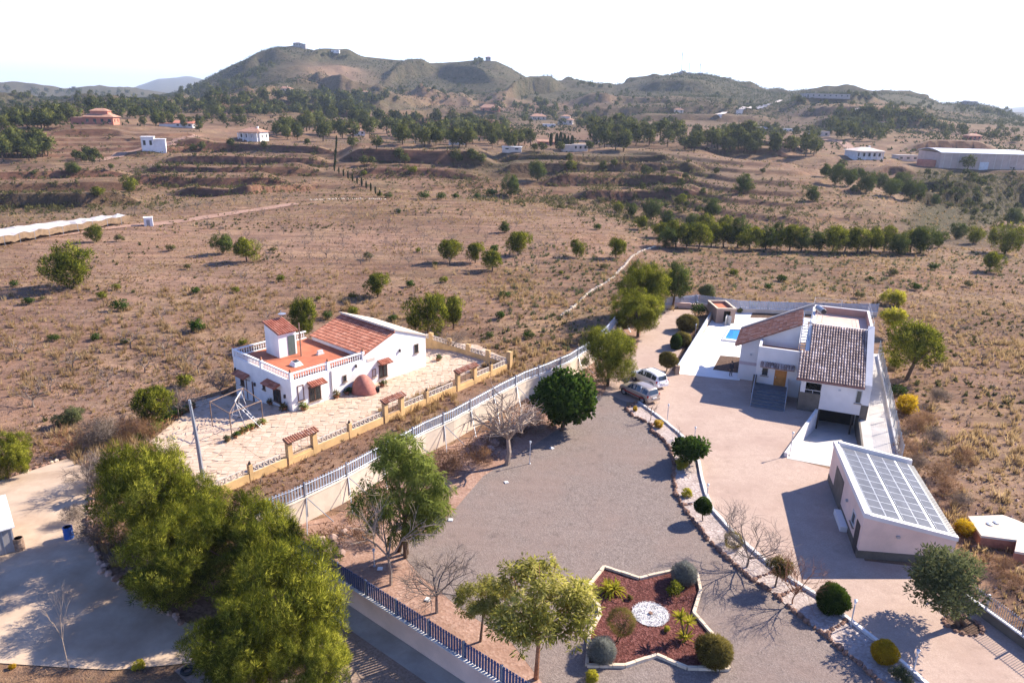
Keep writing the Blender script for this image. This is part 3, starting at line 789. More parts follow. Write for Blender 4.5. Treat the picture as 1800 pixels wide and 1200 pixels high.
# farmhouse patio, drive, lane
def wh(s, t, z=0.0): return WH_C + WH_U*s + WH_V*t + Vector((0, 0, z))
PATIO_PX = [(372,868),(480,812),(560,776),(660,728),(780,676),(884,628),(838,606),(770,604),(745,590)]
PATIO = [on(*p).to_2d() for p in PATIO_PX] + [wh(17, 9).to_2d(), wh(2, 10.6).to_2d(), wh(-.3, 10.6).to_2d()] + [on(*p).to_2d() for p in [(392,694),(345,706),(330,724),(300,746),(262,778),(300,815)]]
sheet('patio', PATIO, 0, M['flag_joint'], step=1.2, follow=True, lift=.05)
DRIVE = [on(*p).to_2d() for p in [(-160,850),(0,846),(60,826),(118,806),(158,830),(166,880),(158,950),(180,1002),(240,1042),(330,1096),(420,1092),(430,1115),(345,1164),(200,1178),(0,1166),(-160,1140)]]
sheet('driveway', DRIVE, 0, M['old_concrete'], step=1.2, follow=True, lift=.05)
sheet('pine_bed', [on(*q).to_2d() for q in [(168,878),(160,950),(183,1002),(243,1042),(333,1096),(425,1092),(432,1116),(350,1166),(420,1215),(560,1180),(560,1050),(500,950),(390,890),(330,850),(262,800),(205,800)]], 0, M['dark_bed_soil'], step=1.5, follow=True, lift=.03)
n2 = Vector((-0.62, -0.785)); a2 = Vector((.785, -.62)); A2 = Vector((SW_A[0], SW_A[1])) - a2*1.5
sheet('concrete_strip', [A2 + n2*.12, A2 + n2*1.5, A2 + n2*1.35 + a2*22, A2 + n2*.12 + a2*22], 0, M['lane_concrete'], step=1.0, follow=True, lift=.03)
sheet('dirt_lane', [A2 + n2*1.4, A2 + n2*9.5, A2 + n2*9.5 + a2*22, A2 + n2*1.25 + a2*22], 0, M['brown_lane'], step=1.0, follow=True, lift=.018)
# dirt tracks far off
def track(name, px, width, mat, lift=.12, n=24):
    P = [on(*p) for p in px]
    Q = []
    for a, b in zip(P[:-1], P[1:]):
        for k in range(n):
            Q.append(a.lerp(b, k/n))
    Q.append(P[-1])
    vs = []; fs = []
    for i, p in enumerate(Q):
        d = (Q[min(i+1, len(Q)-1)] - Q[max(i-1, 0)]).to_2d().normalized(); nn = Vector((-d.y, d.x))
        for sgn in (-1, -.33, .33, 1):
            x, y = p.x + nn.x*sgn*width/2, p.y + nn.y*sgn*width/2
            vs.append((x, y, land1(x, y) + lift))
    for i in range(len(Q) - 1):
        for j in range(3): fs.append((i*4 + j, i*4 + j + 1, (i+1)*4 + j + 1, (i+1)*4 + j))
    me = bpy.data.meshes.new(name); me.from_pydata(vs, [], fs); me.materials.append(mat); me.update()
    if me.polygons[0].normal.z < 0: me.flip_normals()
    return tag(link(name, me), kind='structure')
track('dirt_road', [(-60,432),(60,418),(200,400),(330,388),(430,372),(520,358)], 4.0, M['bare_soil'])
track('hill_road', [(1262,205),(1300,196),(1345,188),(1372,178)], 7, M['cream_far'], 1.6, 60)
track('dirt_road', [(170,284),(210,272),(245,264),(300,252),(350,240)], 6, M['bare_soil'], .3)
track('dirt_road', [(1445,246),(1480,250),(1500,268)], 6, M['bare_soil'], .3)

# ------------------------------------------------------------------ flagstones on the patio: hundreds of small irregular slabs
def flagstones():
    poly = PATIO
    xs = [p.x for p in poly]; ys = [p.y for p in poly]
    def inside(x, y):
        c = False; n = len(poly)
        for i in range(n):
            a, b = poly[i], poly[(i+1) % n]
            if (a.y > y) != (b.y > y) and x < (b.x - a.x)*(y - a.y)/(b.y - a.y) + a.x: c = not c
        return c
    st = .50; T = []; tint = []
    rr = random.Random(3)
    nx = int((max(xs) - min(xs))/st) + 2; ny = int((max(ys) - min(ys))/st) + 2
    J = {}
    def node(i, j):
        if (i, j) not in J: J[(i, j)] = (min(xs) + (i + rr.uniform(-.33, .33))*st, min(ys) + (j + rr.uniform(-.33, .33))*st)
        return J[(i, j)]
    cells = []
    for i in range(nx):
        for j in range(ny):
            c = [node(i, j), node(i+1, j), node(i+1, j+1), node(i, j+1)]
            if rr.random() < .3: c = [c[0], c[1], c[2]] if rr.random() < .5 else c
            mx = sum(p[0] for p in c)/len(c); my = sum(p[1] for p in c)/len(c)
            if inside(mx, my) and all(inside(*p) for p in c): cells.append((c, mx, my))
    for c, mx, my in cells:
        z = land1(mx, my) + .05
        top = [(mx + (p[0]-mx)*.93, my + (p[1]-my)*.93, z + .035 + rr.uniform(0, .012)) for p in c]
        bot = [(mx + (p[0]-mx)*.96, my + (p[1]-my)*.96, z - .02) for p in c]
        t = rr.random(); n = len(c)
        for k in range(1, n - 1): T.append((top[0], top[k], top[k+1])); tint.append(t)
        for k in range(n):
            a, b = k, (k+1) % n
            T.append((bot[a], bot[b], top[b])); T.append((bot[a], top[b], top[a])); tint += [t, t]
    o = link('flagstones', soup('flagstones', np.array(T), M['flag'], tint))
    tag(o, 'pale irregular flagstones covering the farmhouse patio', 'paving', kind='stuff')
flagstones()
# ------------------------------------------------------------------ building helpers
def tile_roof(name, parent, P0, e, up, W, L, mat, pitch=.25, row=.40, hgt=.075, seed=1, thick=.08, stuff=True):
    """rows of overlapping half-round clay tiles on a sloping bed (local coordinates of parent)"""
    P0, e, up = Vector(P0), Vector(e).normalized(), Vector(up).normalized()
    n = e.cross(up).normalized()
    if n.z < 0: n = -n
    rr = random.Random(seed)
    cols = max(1, int(round(W/pitch))); rows = max(1, int(round(L/row)))
    pw, rl_ = W/cols, L/rows
    T = []; tint = []
    ang = [math.pi*k/4 for k in range(5)]
    for c in range(cols):
        ct = rr.uniform(-.1, .1)
        for r in range(rows):
            t = min(1, max(0, .5 + ct + rr.gauss(0, .25)))
            cx = (c + .5)*pw; y0 = r*rl_ - .05; y1 = (r + 1)*rl_
            w0, w1 = pw*.40, pw*.33
            lo = [P0 + e*(cx - w0*math.cos(a)) + up*y0 + n*(hgt*math.sin(a)*1.15 + .035) for a in ang]
            hi = [P0 + e*(cx - w1*math.cos(a)) + up*y1 + n*(hgt*math.sin(a)*.9 + .005) for a in ang]
            for k in range(4):
                T.append((lo[k], lo[k+1], hi[k+1])); T.append((lo[k], hi[k+1], hi[k])); tint += [t, t]
            for k in range(1, 4):
                T.append((lo[0], lo[k], lo[k+1])); tint.append(max(0, t - .3))
            # channel tile between
            a0 = P0 + e*(cx + pw*.5 - pw*.2) + up*y0 + n*.02; a1 = P0 + e*(cx + pw*.5 + pw*.2) + up*y0 + n*.02
            b0 = a0 + up*(rl_ + .05) - n*.018; b1 = a1 + up*(rl_ + .05) - n*.018
            if c < cols - 1:
                T.append((a0, a1, b1)); T.append((a0, b1, b0)); tint += [max(0, t - .35)]*2
    o = link(name, soup(name, np.array([[tuple(p) for p in q] for q in T]), mat, tint), parent)
    if stuff: tag(o, kind='stuff')
    mb = MB(); a = P0 - n*thick; b = a + e*W; c_ = b + up*L; d = a + up*L
    mb.hexa([a, b, c_, d, a + n*(thick - .004), b + n*(thick - .004), c_ + n*(thick - .004), d + n*(thick - .004)])
    mb.build(name.replace('tiles', 'deck'), mat, parent)
    return o
def face_box(mb, o, d, nn, x0, z0, x1, z1, a, b):
    """box on a facade: o origin, d along, nn outward; from depth a to b outward"""
    o, d, nn = Vector(o), Vector(d), Vector(nn)
    P = lambda x, z, q: o + d*x + nn*q + Vector((0, 0, z))
    mb.hexa([P(x0, z0, b), P(x1, z0, b), P(x1, z0, a), P(x0, z0, a), P(x0, z1, b), P(x1, z1, b), P(x1, z1, a), P(x0, z1, a)])
def window(parent, o, d, nn, x0, z0, x1, z1, frame, glass=None, bars=0, sill=True, fw=.07, name='window', proud=.05):
    mb = MB()
    face_box(mb, o, d, nn, x0, z0, x0 + fw, z1, -.02, proud); face_box(mb, o, d, nn, x1 - fw, z0, x1, z1, -.02, proud)
    face_box(mb, o, d, nn, x0 + fw, z1 - fw, x1 - fw, z1, -.02, proud); face_box(mb, o, d, nn, x0 + fw, z0, x1 - fw, z0 + fw, -.02, proud)
    if x1 - x0 > .9: face_box(mb, o, d, nn, (x0+x1)/2 - fw/2, z0 + fw, (x0+x1)/2 + fw/2, z1 - fw, -.02, proud*.8)
    wn = mb.build(name, frame, parent)
    g = MB(); face_box(g, o, d, nn, x0 + fw, z0 + fw, x1 - fw, z1 - fw, -.03, .012); g.build('pane', glass or M['glass'], wn)
    if bars:
        b = MB()
        for k in range(bars):
            x = x0 + fw + (x1 - x0 - 2*fw)*(k + .5)/bars
            face_box(b, o, d, nn, x - .012, z0, x + .012, z1, proud + .05, proud + .075)
        for z in (z0 + (z1-z0)*.1, z0 + (z1-z0)*.5, z0 + (z1-z0)*.9): face_box(b, o, d, nn, x0, z - .012, x1, z + .012, proud + .03, proud + .05)
        b.build('grille', M['dark_iron'], wn)
    if sill:
        q = MB(); face_box(q, o, d, nn, x0 - .08, z0 - .07, x1 + .08, z0 - .003, -.02, .14); q.build('sill', M['stone_wall'], wn)
    return wn
def awning(parent, o, d, nn, x0, x1, z, drop=.28, out_=.75, mat=None, seed=1):
    o, d, nn = Vector(o), Vector(d), Vector(nn)
    p0 = o + d*x0 + nn*out_ + Vector((0, 0, z - drop)); up = (-nn*out_ + Vector((0, 0, drop))).normalized()
    hub = link('awning', None, parent)
    tile_roof('awning_tiles', hub, p0, d, up, x1 - x0, math.hypot(out_, drop), mat or M['tile_red'], .22, .4, seed=seed)
    for x in (x0 + .1, x1 - .1):
        mb = MB(); mb.tube([o + d*x + Vector((0, 0, z - drop - .35)), o + d*x + nn*(out_ - .1) + Vector((0, 0, z - drop - .03))], .03, 5)
        mb.build('bracket', M['dark_wood'], hub)
    return hub

# ------------------------------------------------------------------ white farmhouse with roof terrace
def farmhouse():
    r = thing('white_farmhouse', 'whitewashed farmhouse with red roof terrace, balustrade and a terracotta tiled gable', 'house', WH_C, math.atan2(WH_U.y, WH_U.x))
    L, DT = 17.06, 10.3
    mb = MB()
    mb.box(0, 0, -2.2, 8.7, DT, 3.04)
    mb.extr([(8.7, 0, -2.2), (8.7, 0, 3.6), (12.62, 0, 5.06), (12.66, 0, 5.36), (L, 0, 3.66), (L, 0, -2.2)], (0, 9.2, 0))
    mb.build('wall', M['white_wall'], r)
    f = MB(); f.box(.22, .22, 3.042, 8.69, DT - .22, 3.06); f.build('terrace_floor', M['terrace_red'], r)
    # balustrade
    runs = [((.12, .12), (8.6, .12)), ((.12, .12), (.12, DT - .12)), ((.12, DT - .12), (8.6, DT - .12))]
    bal = MB(); bal.lathe([(.035, 0), (.06, .04), (.035, .1), (.075, .26), (.04, .5), (.055, .56), (.055, .62)], 6); bme = bal.mesh('baluster', M['white_wall'])
    rail = MB()
    for a, b in runs:
        a3, b3 = Vector((*a, 0)), Vector((*b, 0)); dd = (b3 - a3); Ln = dd.length; dd.normalize(); nn = Vector((-dd.y, dd.x, 0))*.11
        for z0, z1 in ((3.04, 3.14), (3.76, 3.88)):
            rail.hexa([a3 - nn + Vector((0,0,z0)), b3 - nn + Vector((0,0,z0)), b3 + nn + Vector((0,0,z0)), a3 + nn + Vector((0,0,z0)), a3 - nn + Vector((0,0,z1)), b3 - nn + Vector((0,0,z1)), b3 + nn + Vector((0,0,z1)), a3 + nn + Vector((0,0,z1))])
        k = int(Ln/.27)
        for i in range(1, k):
            p = a3 + dd*(Ln*i/k)
            if any((p.xy - Vector(q)).length < .2 for q in [(.12,.12),(4.25,.12),(8.5,.12),(.12,5.1),(.12,10.18)]): continue
            link('baluster', bme, r, (p.x, p.y, 3.14))
    rail.build('balustrade_rail', M['white_wall'], r)
    for q in [(.12, .12), (4.25, .12), (8.5, .12), (.12, 5.1), (.12, DT - .12), (4.25, DT - .12)]:
        p = MB(); p.box(q[0] - .14, q[1] - .14, 3.04, q[0] + .14, q[1] + .14, 3.96); po = p.build('balustrade_post', M['white_wall'], r)
        h = MB(); h.lathe([(.07, 0), (.13, .08), (.11, .2), (.05, .32)], 7, (q[0], q[1], 3.96)); h.build('finial', M['pot'], po)
    # tiled slope and plain higher slope
    tile_roof('roof_tiles', r, (8.5, 9.25, 3.60), (0, -1, 0), Vector((12.60 - 8.5, 0, 5.02 - 3.55)), 9.3, math.hypot(4.1, 1.47), M['tile_red'], .27, .42, .085, 4)
    m2 = MB(); m2.extr([(12.58, -.12, 5.30), (12.58, -.12, 5.45), (17.3, -.12, 3.72), (17.3, -.12, 3.60)], (0, 9.45, 0)); m2.build('roof_slab', M['cream_wall'], r)
    c = MB()
    for k in range(31): c.tube([(12.62, -.05 + k*.3, 5.05), (12.5, -.05 + k*.3, 5.22)], .09, 6)
    c.build('ridge_tiles', M['tile_red'], r)
    # stair tower
    t = MB(); t.hexa([(3.0, 6.5, 3.05), (5.05, 6.5, 3.05), (5.05, 8.95, 3.05), (3.0, 8.95, 3.05), (3.0, 6.5, 5.62), (5.05, 6.5, 5.62), (5.05, 8.95, 6.3), (3.0, 8.95, 6.3)])
    tw = t.build('stair_tower', M['white_wall'], r)
    tile_roof('tower_tiles', tw, (2.85, 6.25, 5.62), (1, 0, 0), Vector((0, 2.85, .79)), 2.35, 2.95, M['tile_red'], .27, .42, .085, 6)
    dn = MB(); face_box(dn, (0, 6.5, 0), (1, 0, 0), (0, -1, 0), 4.05, 3.1, 4.85, 5.15, -.02, .05); dr = dn.build('terrace_door', pm('grey_green_door', (.10, .13, .12), .15, 4, .5), tw)
    # skylight, mast, dish
    k = MB(); k.hexa([(2.5, 3.1, 3.06), (3.5, 3.1, 3.06), (3.5, 4.1, 3.06), (2.5, 4.1, 3.06), (2.68, 3.28, 3.42), (3.32, 3.28, 3.42), (3.32, 3.92, 3.5), (2.68, 3.92, 3.5)]); kk = k.build('skylight', M['white_wall'], r)
    g = MB(); g.hexa([(2.75, 3.35, 3.425), (3.25, 3.35, 3.425), (3.25, 3.85, 3.49), (2.75, 3.85, 3.49), (2.75, 3.35, 3.45), (3.25, 3.35, 3.45), (3.25, 3.85, 3.53), (2.75, 3.85, 3.53)]); g.build('pane', M['glass'], kk)
    p = MB(); p.tube([(4.85, 5.5, 3.05), (4.85, 5.5, 6.6)], .07, 7); p.build('flue_pipe', M['rust'], r)
    a = MB(); a.tube([(5.0, 8.9, 5.9), (5.0, 8.9, 7.2)], .03, 5); a.lathe([(.02, 0), (.3, .08), (.42, .2)], 10, (5.0, 8.7, 6.7)); a.build('aerial', M['steel'], r)
    b = MB(); b.box(6.1, 4.4, 3.06, 6.9, 4.75, 3.2); b.box(6.2, 4.45, 3.2, 6.8, 4.7, 3.5); b.build('deck_box', M['white_metal'], r)
    # front openings
    o, d, nn = (0, 0, 0), (1, 0, 0), (0, -1, 0)
    window(r, o, d, nn, .65, .93, 1.32, 2.5, M['dark_wood'], M['white_far'], 0)
    window(r, o, d, nn, 1.85, .48, 3.2, 2.05, M['dark_wood'], None, 6)
    awning(r, o, d, nn, 1.7, 3.55, 2.55, seed=11)
    window(r, o, d, nn, 5.8, 1.4, 6.28, 2.1, M['stone_wall'], None, 2)
    window(r, o, d, nn, 10.4, .5, 11.5, 1.95, M['dark_wood'], None, 5)
    awning(r, o, d, nn, 10.2, 11.75, 2.5, seed=12)
    window(r, o, d, nn, 9.5, .9, 10.0, 1.75, M['stone_wall'], M['cream_far'], 0)
    window(r, o, d, nn, 15.35, 2.05, 15.95, 3.05, M['stone_wall'], None, 3)
    q = MB(); q.tube([(4.5, -.06, 0), (4.5, -.06, 3.0)], .05, 6); q.build('downpipe', M['white_metal'], r)
    q = MB(); face_box(q, o, d, nn, 8.9, 2.72, 9.9, 3.0, -.01, .03); q.build('house_plaque', M['cream_far'], r)
    for x, z in ((7.4, 2.55), (13.2, 2.75)):
        q = MB(); face_box(q, o, d, nn, x, z, x + .12, z + .3, 0, .18); q.build('wall_lantern', M['dark_iron'], r)
    # left facade
    o, d, nn = (0, 0, 0), (0, 1, 0), (-1, 0, 0)
    window(r, o, d, nn, 1.85, .35, 3.15, 1.75, M['dark_wood'], None, 6)
    awning(r, o, d, nn, 1.8, 4.1, 2.35, seed=13)
    window(r, o, d, nn, 4.5, 1.0, 5.0, 1.65, M['stone_wall'], None, 2)
    q = MB(); face_box(q, o, d, nn, 6.95, -.95, 7.95, 1.15, -.02, .05); dd = q.build('door', M['white_far'], r)
    q = MB(); face_box(q, o, d, nn, 6.83, -.95, 6.94, 1.25, -.02, .09); face_box(q, o, d, nn, 7.96, -.95, 8.07, 1.25, -.02, .09); q.build('door_frame', M['dark_wood'], dd)
    window(r, o, d, nn, 8.5, .3, 9.2, 1.1, M['dark_wood'], None, 3)
    awning(r, o, d, nn, 7.3, 9.6, 1.85, seed=14)
    for y, z in ((1.0, 1.2), (6.3, .95), (9.9, 1.6)):
        q = MB(); face_box(q, o, d, nn, y, z, y + .14, z + .34, 0, .18); q.build('wall_lantern', M['dark_iron'], r)
    return r
farmhouse()

# ------------------------------------------------------------------ main house
def main_house():
    r = thing('modern_house', 'two level pale house with brown tiled roofs, orange door and garage below', 'house', MH_O, MH_A)
    rz = lambda t: 3.40 + .53*(t + .15)
    mb = MB()
    # left wing
    mb.extr([(-6.5, 6.2, -.3), (-6.5, 6.2, 3.95), (-.8, 6.2, 6.9), (-.8, 6.2, -.3)], (0, 6.3, 0))
    # entrance block and terrace parapets
    mb.box(-4.6, 3.2, -.3, .2, 6.19, 4.25)
    for q in ((-4.6, 3.2, .2, 3.45), (-4.6, 3.45, -4.35, 6.19)): mb.box(q[0], q[1], 4.25, q[2], q[3], 4.95)
    # body under the big roof (behind the loggia) down to the garage
    mb.extr([(-.16, 2.5, -2.0), (-.16, 2.5, rz(2.5) - .12), (-.16, 6.85, rz(6.85) - .12), (-.16, 6.85, -2.0)], (5.56, 0, 0))
    # overhanging box
    mb.extr([(1.7, 0, .42), (1.7, 0, 3.36), (1.7, 2.49, rz(2.49) - .12), (1.7, 2.49, .42)], (3.7, 0, 0))
    # loggia: pier, top beam, side wall
    mb.box(-.16, 0, 1.92, .28, .22, 3.3); mb.box(.28, 0, 3.0, 1.69, .22, 3.3)
    mb.box(-.16, .22, 1.92, .02, 2.49, 3.5)
    # right parapet wall following the roof
    mb.extr([(5.4, 0, -.3), (5.4, 0, 3.55), (5.4, 6.9, 7.5), (5.4, 6.9, -.3)], (.6, 0, 0))
    mb.build('wall', M['house_wall'], r)
    up_ = MB(); up_.box(.2, 6.9, -.3, 6.02, 15.2, 6.2)
    for q in ((.2, 6.9, 6.02, 7.15), (.2, 14.95, 6.02, 15.2), (5.77, 7.15, 6.02, 14.95), (.2, 7.15, .45, 14.95)): up_.box(q[0], q[1], 6.2, q[2], q[3], 7.05)
    ub = up_.build('upper_block', M['house_wall'], r)
    f = MB(); f.box(.45, 7.15, 6.201, 5.77, 14.95, 6.22); f.build('upper_terrace_floor', M['terrace_pink'], ub)
    f = MB(); f.box(.46, 14.93, 6.221, 5.74, 14.949, 6.98); f.box(5.75, 7.16, 6.221, 5.769, 14.92, 6.98); f.build('parapet_lining', pm('pink_parapet_lining', (.46, .27, .21), .12, 1, .9), ub)
    f = MB(); f.box(-4.34, 3.46, 4.251, .19, 6.18, 4.27); f.build('front_terrace_floor', M['terrace_red'], r)
    b = MB(); b.box(-.2, -.03, -.2, 1.72, 2.48, 1.92); b.build('loggia_base', M['brown_base_and_shade'], r)
    b = MB(); b.box(5.38, -.03, -1.9, 6.03, .6, 1.5); b.box(5.9, .6, -.2, 6.04, 14, .9); b.build('plinth', M['brown_base_and_shade'], r)
    b = MB(); face_box(b, (0, 6.2, 0), (1, 0, 0), (0, -1, 0), -6.52, 1.75, -4.61, 2.1, -.01, .03); b.build('wall_band', pm('mauve_wall_band', (.52, .42, .42), .1, 1, .9), r)
    # roofs
    v = Vector((0, 6.95, 6.95*.53))
    tile_roof('roof_tiles', r, (.2, -.2, 3.38), (1, 0, 0), v, 5.2, v.length, M['tile_brown'], .25, .39, .085, 21)
    v2 = Vector((0, 3.35, 3.35*.53))
    tile_roof('lower_roof_tiles', r, (-.62, -.2, 3.38), (1, 0, 0), v2, .82, v2.length, M['tile_brown'], .25, .39, .085, 22)
    v3 = Vector((6.3, 0, 6.3*.518))
    tile_roof('wing_roof_tiles', r, (-7.1, 12.5, 3.8), (0, -1, 0), v3, 6.55, v3.length, M['tile_mix'], .26, .40, .085, 23)
    e = MB(); e.extr([(-7.15, 12.5, 3.72), (-7.15, 12.5, 4.0), (.3, 12.5, 7.86), (.3, 12.5, 7.5)], (0, .45, 0)); e.build('roof_verge', M['grey_far'], r)
    e = MB(); e.box(-.66, -.30, 3.16, 5.42, -.18, 3.36); e.build('eaves_board', pm('red_brown_eaves', (.24, .12, .10), .1, 2, .7), r)
    # door, windows, canopy
    o, d, nn = (0, 3.2, 0), (1, 0, 0), (0, -1, 0)
    q = MB(); face_box(q, o, d, nn, -2.72, 1.02, -1.56, 2.78, -.02, .05); dr = q.build('front_door', M['wood'], r)
    q = MB(); face_box(q, o, d, nn, -2.62, 1.85, -2.56, 2.0, .05, .12); q.build('handle', M['steel'], dr)
    window(r, o, d, nn, -4.03, 1.88, -3.35, 2.8, M['white_metal'], None, 3)
    window(r, o, d, nn, -.62, 1.9, -.2, 2.6, M['white_metal'], None, 0, False)
    hub = link('porch_canopy', None, r)
    q = MB(); q.box(-4.2, 2.35, 3.0, -.9, 3.19, 3.1); q.build('canopy_slab', M['house_wall'], hub)
    tile_roof('canopy_tiles', hub, (-4.2, 2.3, 3.11), (1, 0, 0), Vector((0, .88, .28)), 3.3, .92, M['tile_brown'], .25, .4, seed=24)
    window(r, (0, 0, 0), (1, 0, 0), (0, -1, 0), 4.78, 1.62, 5.3, 2.95, M['steel'], None, 0)
    q = MB(); face_box(q, (0, 0, 0), (1, 0, 0), (0, -1, 0), 3.2, 2.6, 3.42, 2.75, 0, .14); q.build('wall_lamp', M['steel'], r)
    q = MB(); face_box(q, (0, 6.2, 0), (1, 0, 0), (0, -1, 0), -5.5, 2.9, -5.3, 3.05, 0, .14); q.build('wall_lamp', M['steel'], r)
    q = MB(); q.box(.28, 2.44, 1.95, 1.69, 2.49, 3.1); q.build('loggia_door', M['glass'], r)
    q = MB(); q.box(.29, .02, 2.2, 1.69, .06, 2.26); q.box(.95, .02, 1.93, 1.0, .06, 2.2); q.build('loggia_rail', M['steel'], r)
    # garage
    q = MB(); q.box(1.9, 2.42, -1.75, 5.25, 2.48, .38); q.build('garage_door', M['dark'], r)
    q = MB(); q.box(1.76, .05, -1.8, 1.9, .2, .41); q.box(4.75, .05, -1.8, 4.9, .2, .41); q.build('garage_post', M['dark_iron'], r)
    # entrance stairs and railings
    stc = pm('slate_stairs', (.14, .15, .17), .15, 2, .8)
    lg = MB(); lg.box(-4.5, 1.5, -.1, -1.35, 3.19, 1.0); lg.build('landing', stc, r)
    sm = MB(); sm.box(-4.5, 0, 0, -1.35, .48, .166); sme = None
    for k in range(6):
        s_ = MB(); s_.box(-4.5, -1.2 + k*.45, -.05, -1.35, 1.49, .166*(k + 1) - .16 + .12); s_.build('step', stc, r)
    for x in (-4.52, -1.33):
        rl2 = MB()
        P = [(x, -1.2, .05), (x, 1.5, 1.0), (x, 3.1, 1.0)]
        for a, b2 in zip(P[:-1], P[1:]):
            rl2.tube([Vector(a) + Vector((0, 0, .95)), Vector(b2) + Vector((0, 0, .95))], .035, 6)
            rl2.tube([Vector(a) + Vector((0, 0, .5)), Vector(b2) + Vector((0, 0, .5))], .02, 5)
            rl2.hexa([Vector(a) + Vector((-.01, 0, .15)), Vector(a) + Vector((.01, 0, .15)), Vector(b2) + Vector((.01, 0, .15)), Vector(b2) + Vector((-.01, 0, .15)), Vector(a) + Vector((-.01, 0, .85)), Vector(a) + Vector((.01, 0, .85)), Vector(b2) + Vector((.01, 0, .85)), Vector(b2) + Vector((-.01, 0, .85))])
        for y, z in ((-1.2, 0), (.15, .5), (1.5, 1.0), (3.1, 1.0)): rl2.tube([(x, y, z), (x, y, z + .98)], .03, 5)
        rl2.build('stair_railing', M['steel'], r)
    pp = MB(); pp.box(-4.75, 2.6, 0, -4.4, 3.1, 1.9); pp.build('stair_pillar', M['brown_base_and_shade'], r)
    # steel ladder stair from terrace to upper deck
    hub = link('roof_stair', None, r)
    lb, lt = Vector((-.35, 4.0, 4.35)), Vector((-.35, 7.3, 7.1)); dl = lt - lb
    q = MB()
    for x in (-.38, .34): q.tube([lb + Vector((x, 0, 0)), lt + Vector((x, 0, 0))], .05, 5); q.tube([lb + Vector((x, 0, .9)), lt + Vector((x, 0, .95))], .03, 5); q.tube([lb + Vector((x, 0, 0)), lb + Vector((x, 0, .9))], .03, 5); q.tube([lt + Vector((x, 0, 0)), lt + Vector((x, 0, 1.0))], .03, 5)
    q.build('stringer', M['steel'], hub)
    tr = MB(); tr.box(-.36, -.12, -.015, .32, .12, .015); tme = tr.mesh('tread', M['steel'])
    for k in range(12): link('tread', tme, hub, tuple(lb + dl*((k + .6)/12.5)))
    q = MB(); q.box(-.75, 7.2, 7.06, .2, 8.6, 7.12); q.build('platform', M['metal_roof'], hub)
    # water heater and deck railing
    hub = link('water_heater', None, r)
    q = MB(); q.tube([(.62, 12.3, 7.45), (.64, 12.25, 7.45), (1.25, 10.8, 7.45)], [.30, .32, .32], 14); q.build('tank', M['tank'], hub)
    q = MB(); q.tube([(1.255, 10.79, 7.45), (1.275, 10.74, 7.45)], [.30, .26], 14); q.build('tank_cap', M['black'], hub)
    q = MB()
    for a in ((.7, 12.1), (1.2, 11.0)): q.tube([(a[0], a[1], 6.2), (a[0], a[1], 7.2)], .03, 5)
    q.build('stand', M['steel'], hub)
    q = MB()
    for x, y in ((.3, 15.07), (3.1, 15.07), (5.9, 15.07), (5.9, 11), (5.9, 7.0)): q.tube([(x, y, 7.05), (x, y, 7.95)], .03, 5)
    for z in (7.5, 7.93): q.tube([(.3, 15.07, z), (5.9, 15.07, z), (5.9, 7.0, z)], .015, 4)
    q.build('deck_railing', M['white_metal'], r)
    return r
main_house()
def lounge_chair():
    r = thing('lounge_chair', 'dark folding chair standing in the open loggia above the garage', 'chair', mh(.9, 1.0, 1.92), MH_A + .4)
    q = MB(); q.box(-.28, -.5, .36, .28, .25, .42); q.build('seat', M['black'], r)
    q = MB(); q.hexa([(-.28, .2, .4), (.28, .2, .4), (.28, .26, .4), (-.28, .26, .4), (-.28, .5, 1.05), (.28, .5, 1.05), (.28, .56, 1.05), (-.28, .56, 1.05)]); q.build('backrest', M['black'], r)
    for x in (-.25, .25):
        for y in (-.45, .22):
            q = MB(); q.tube([(x, y, 0), (x, y, .37)], .025, 5); q.build('leg', M['black'], r)
lounge_chair()

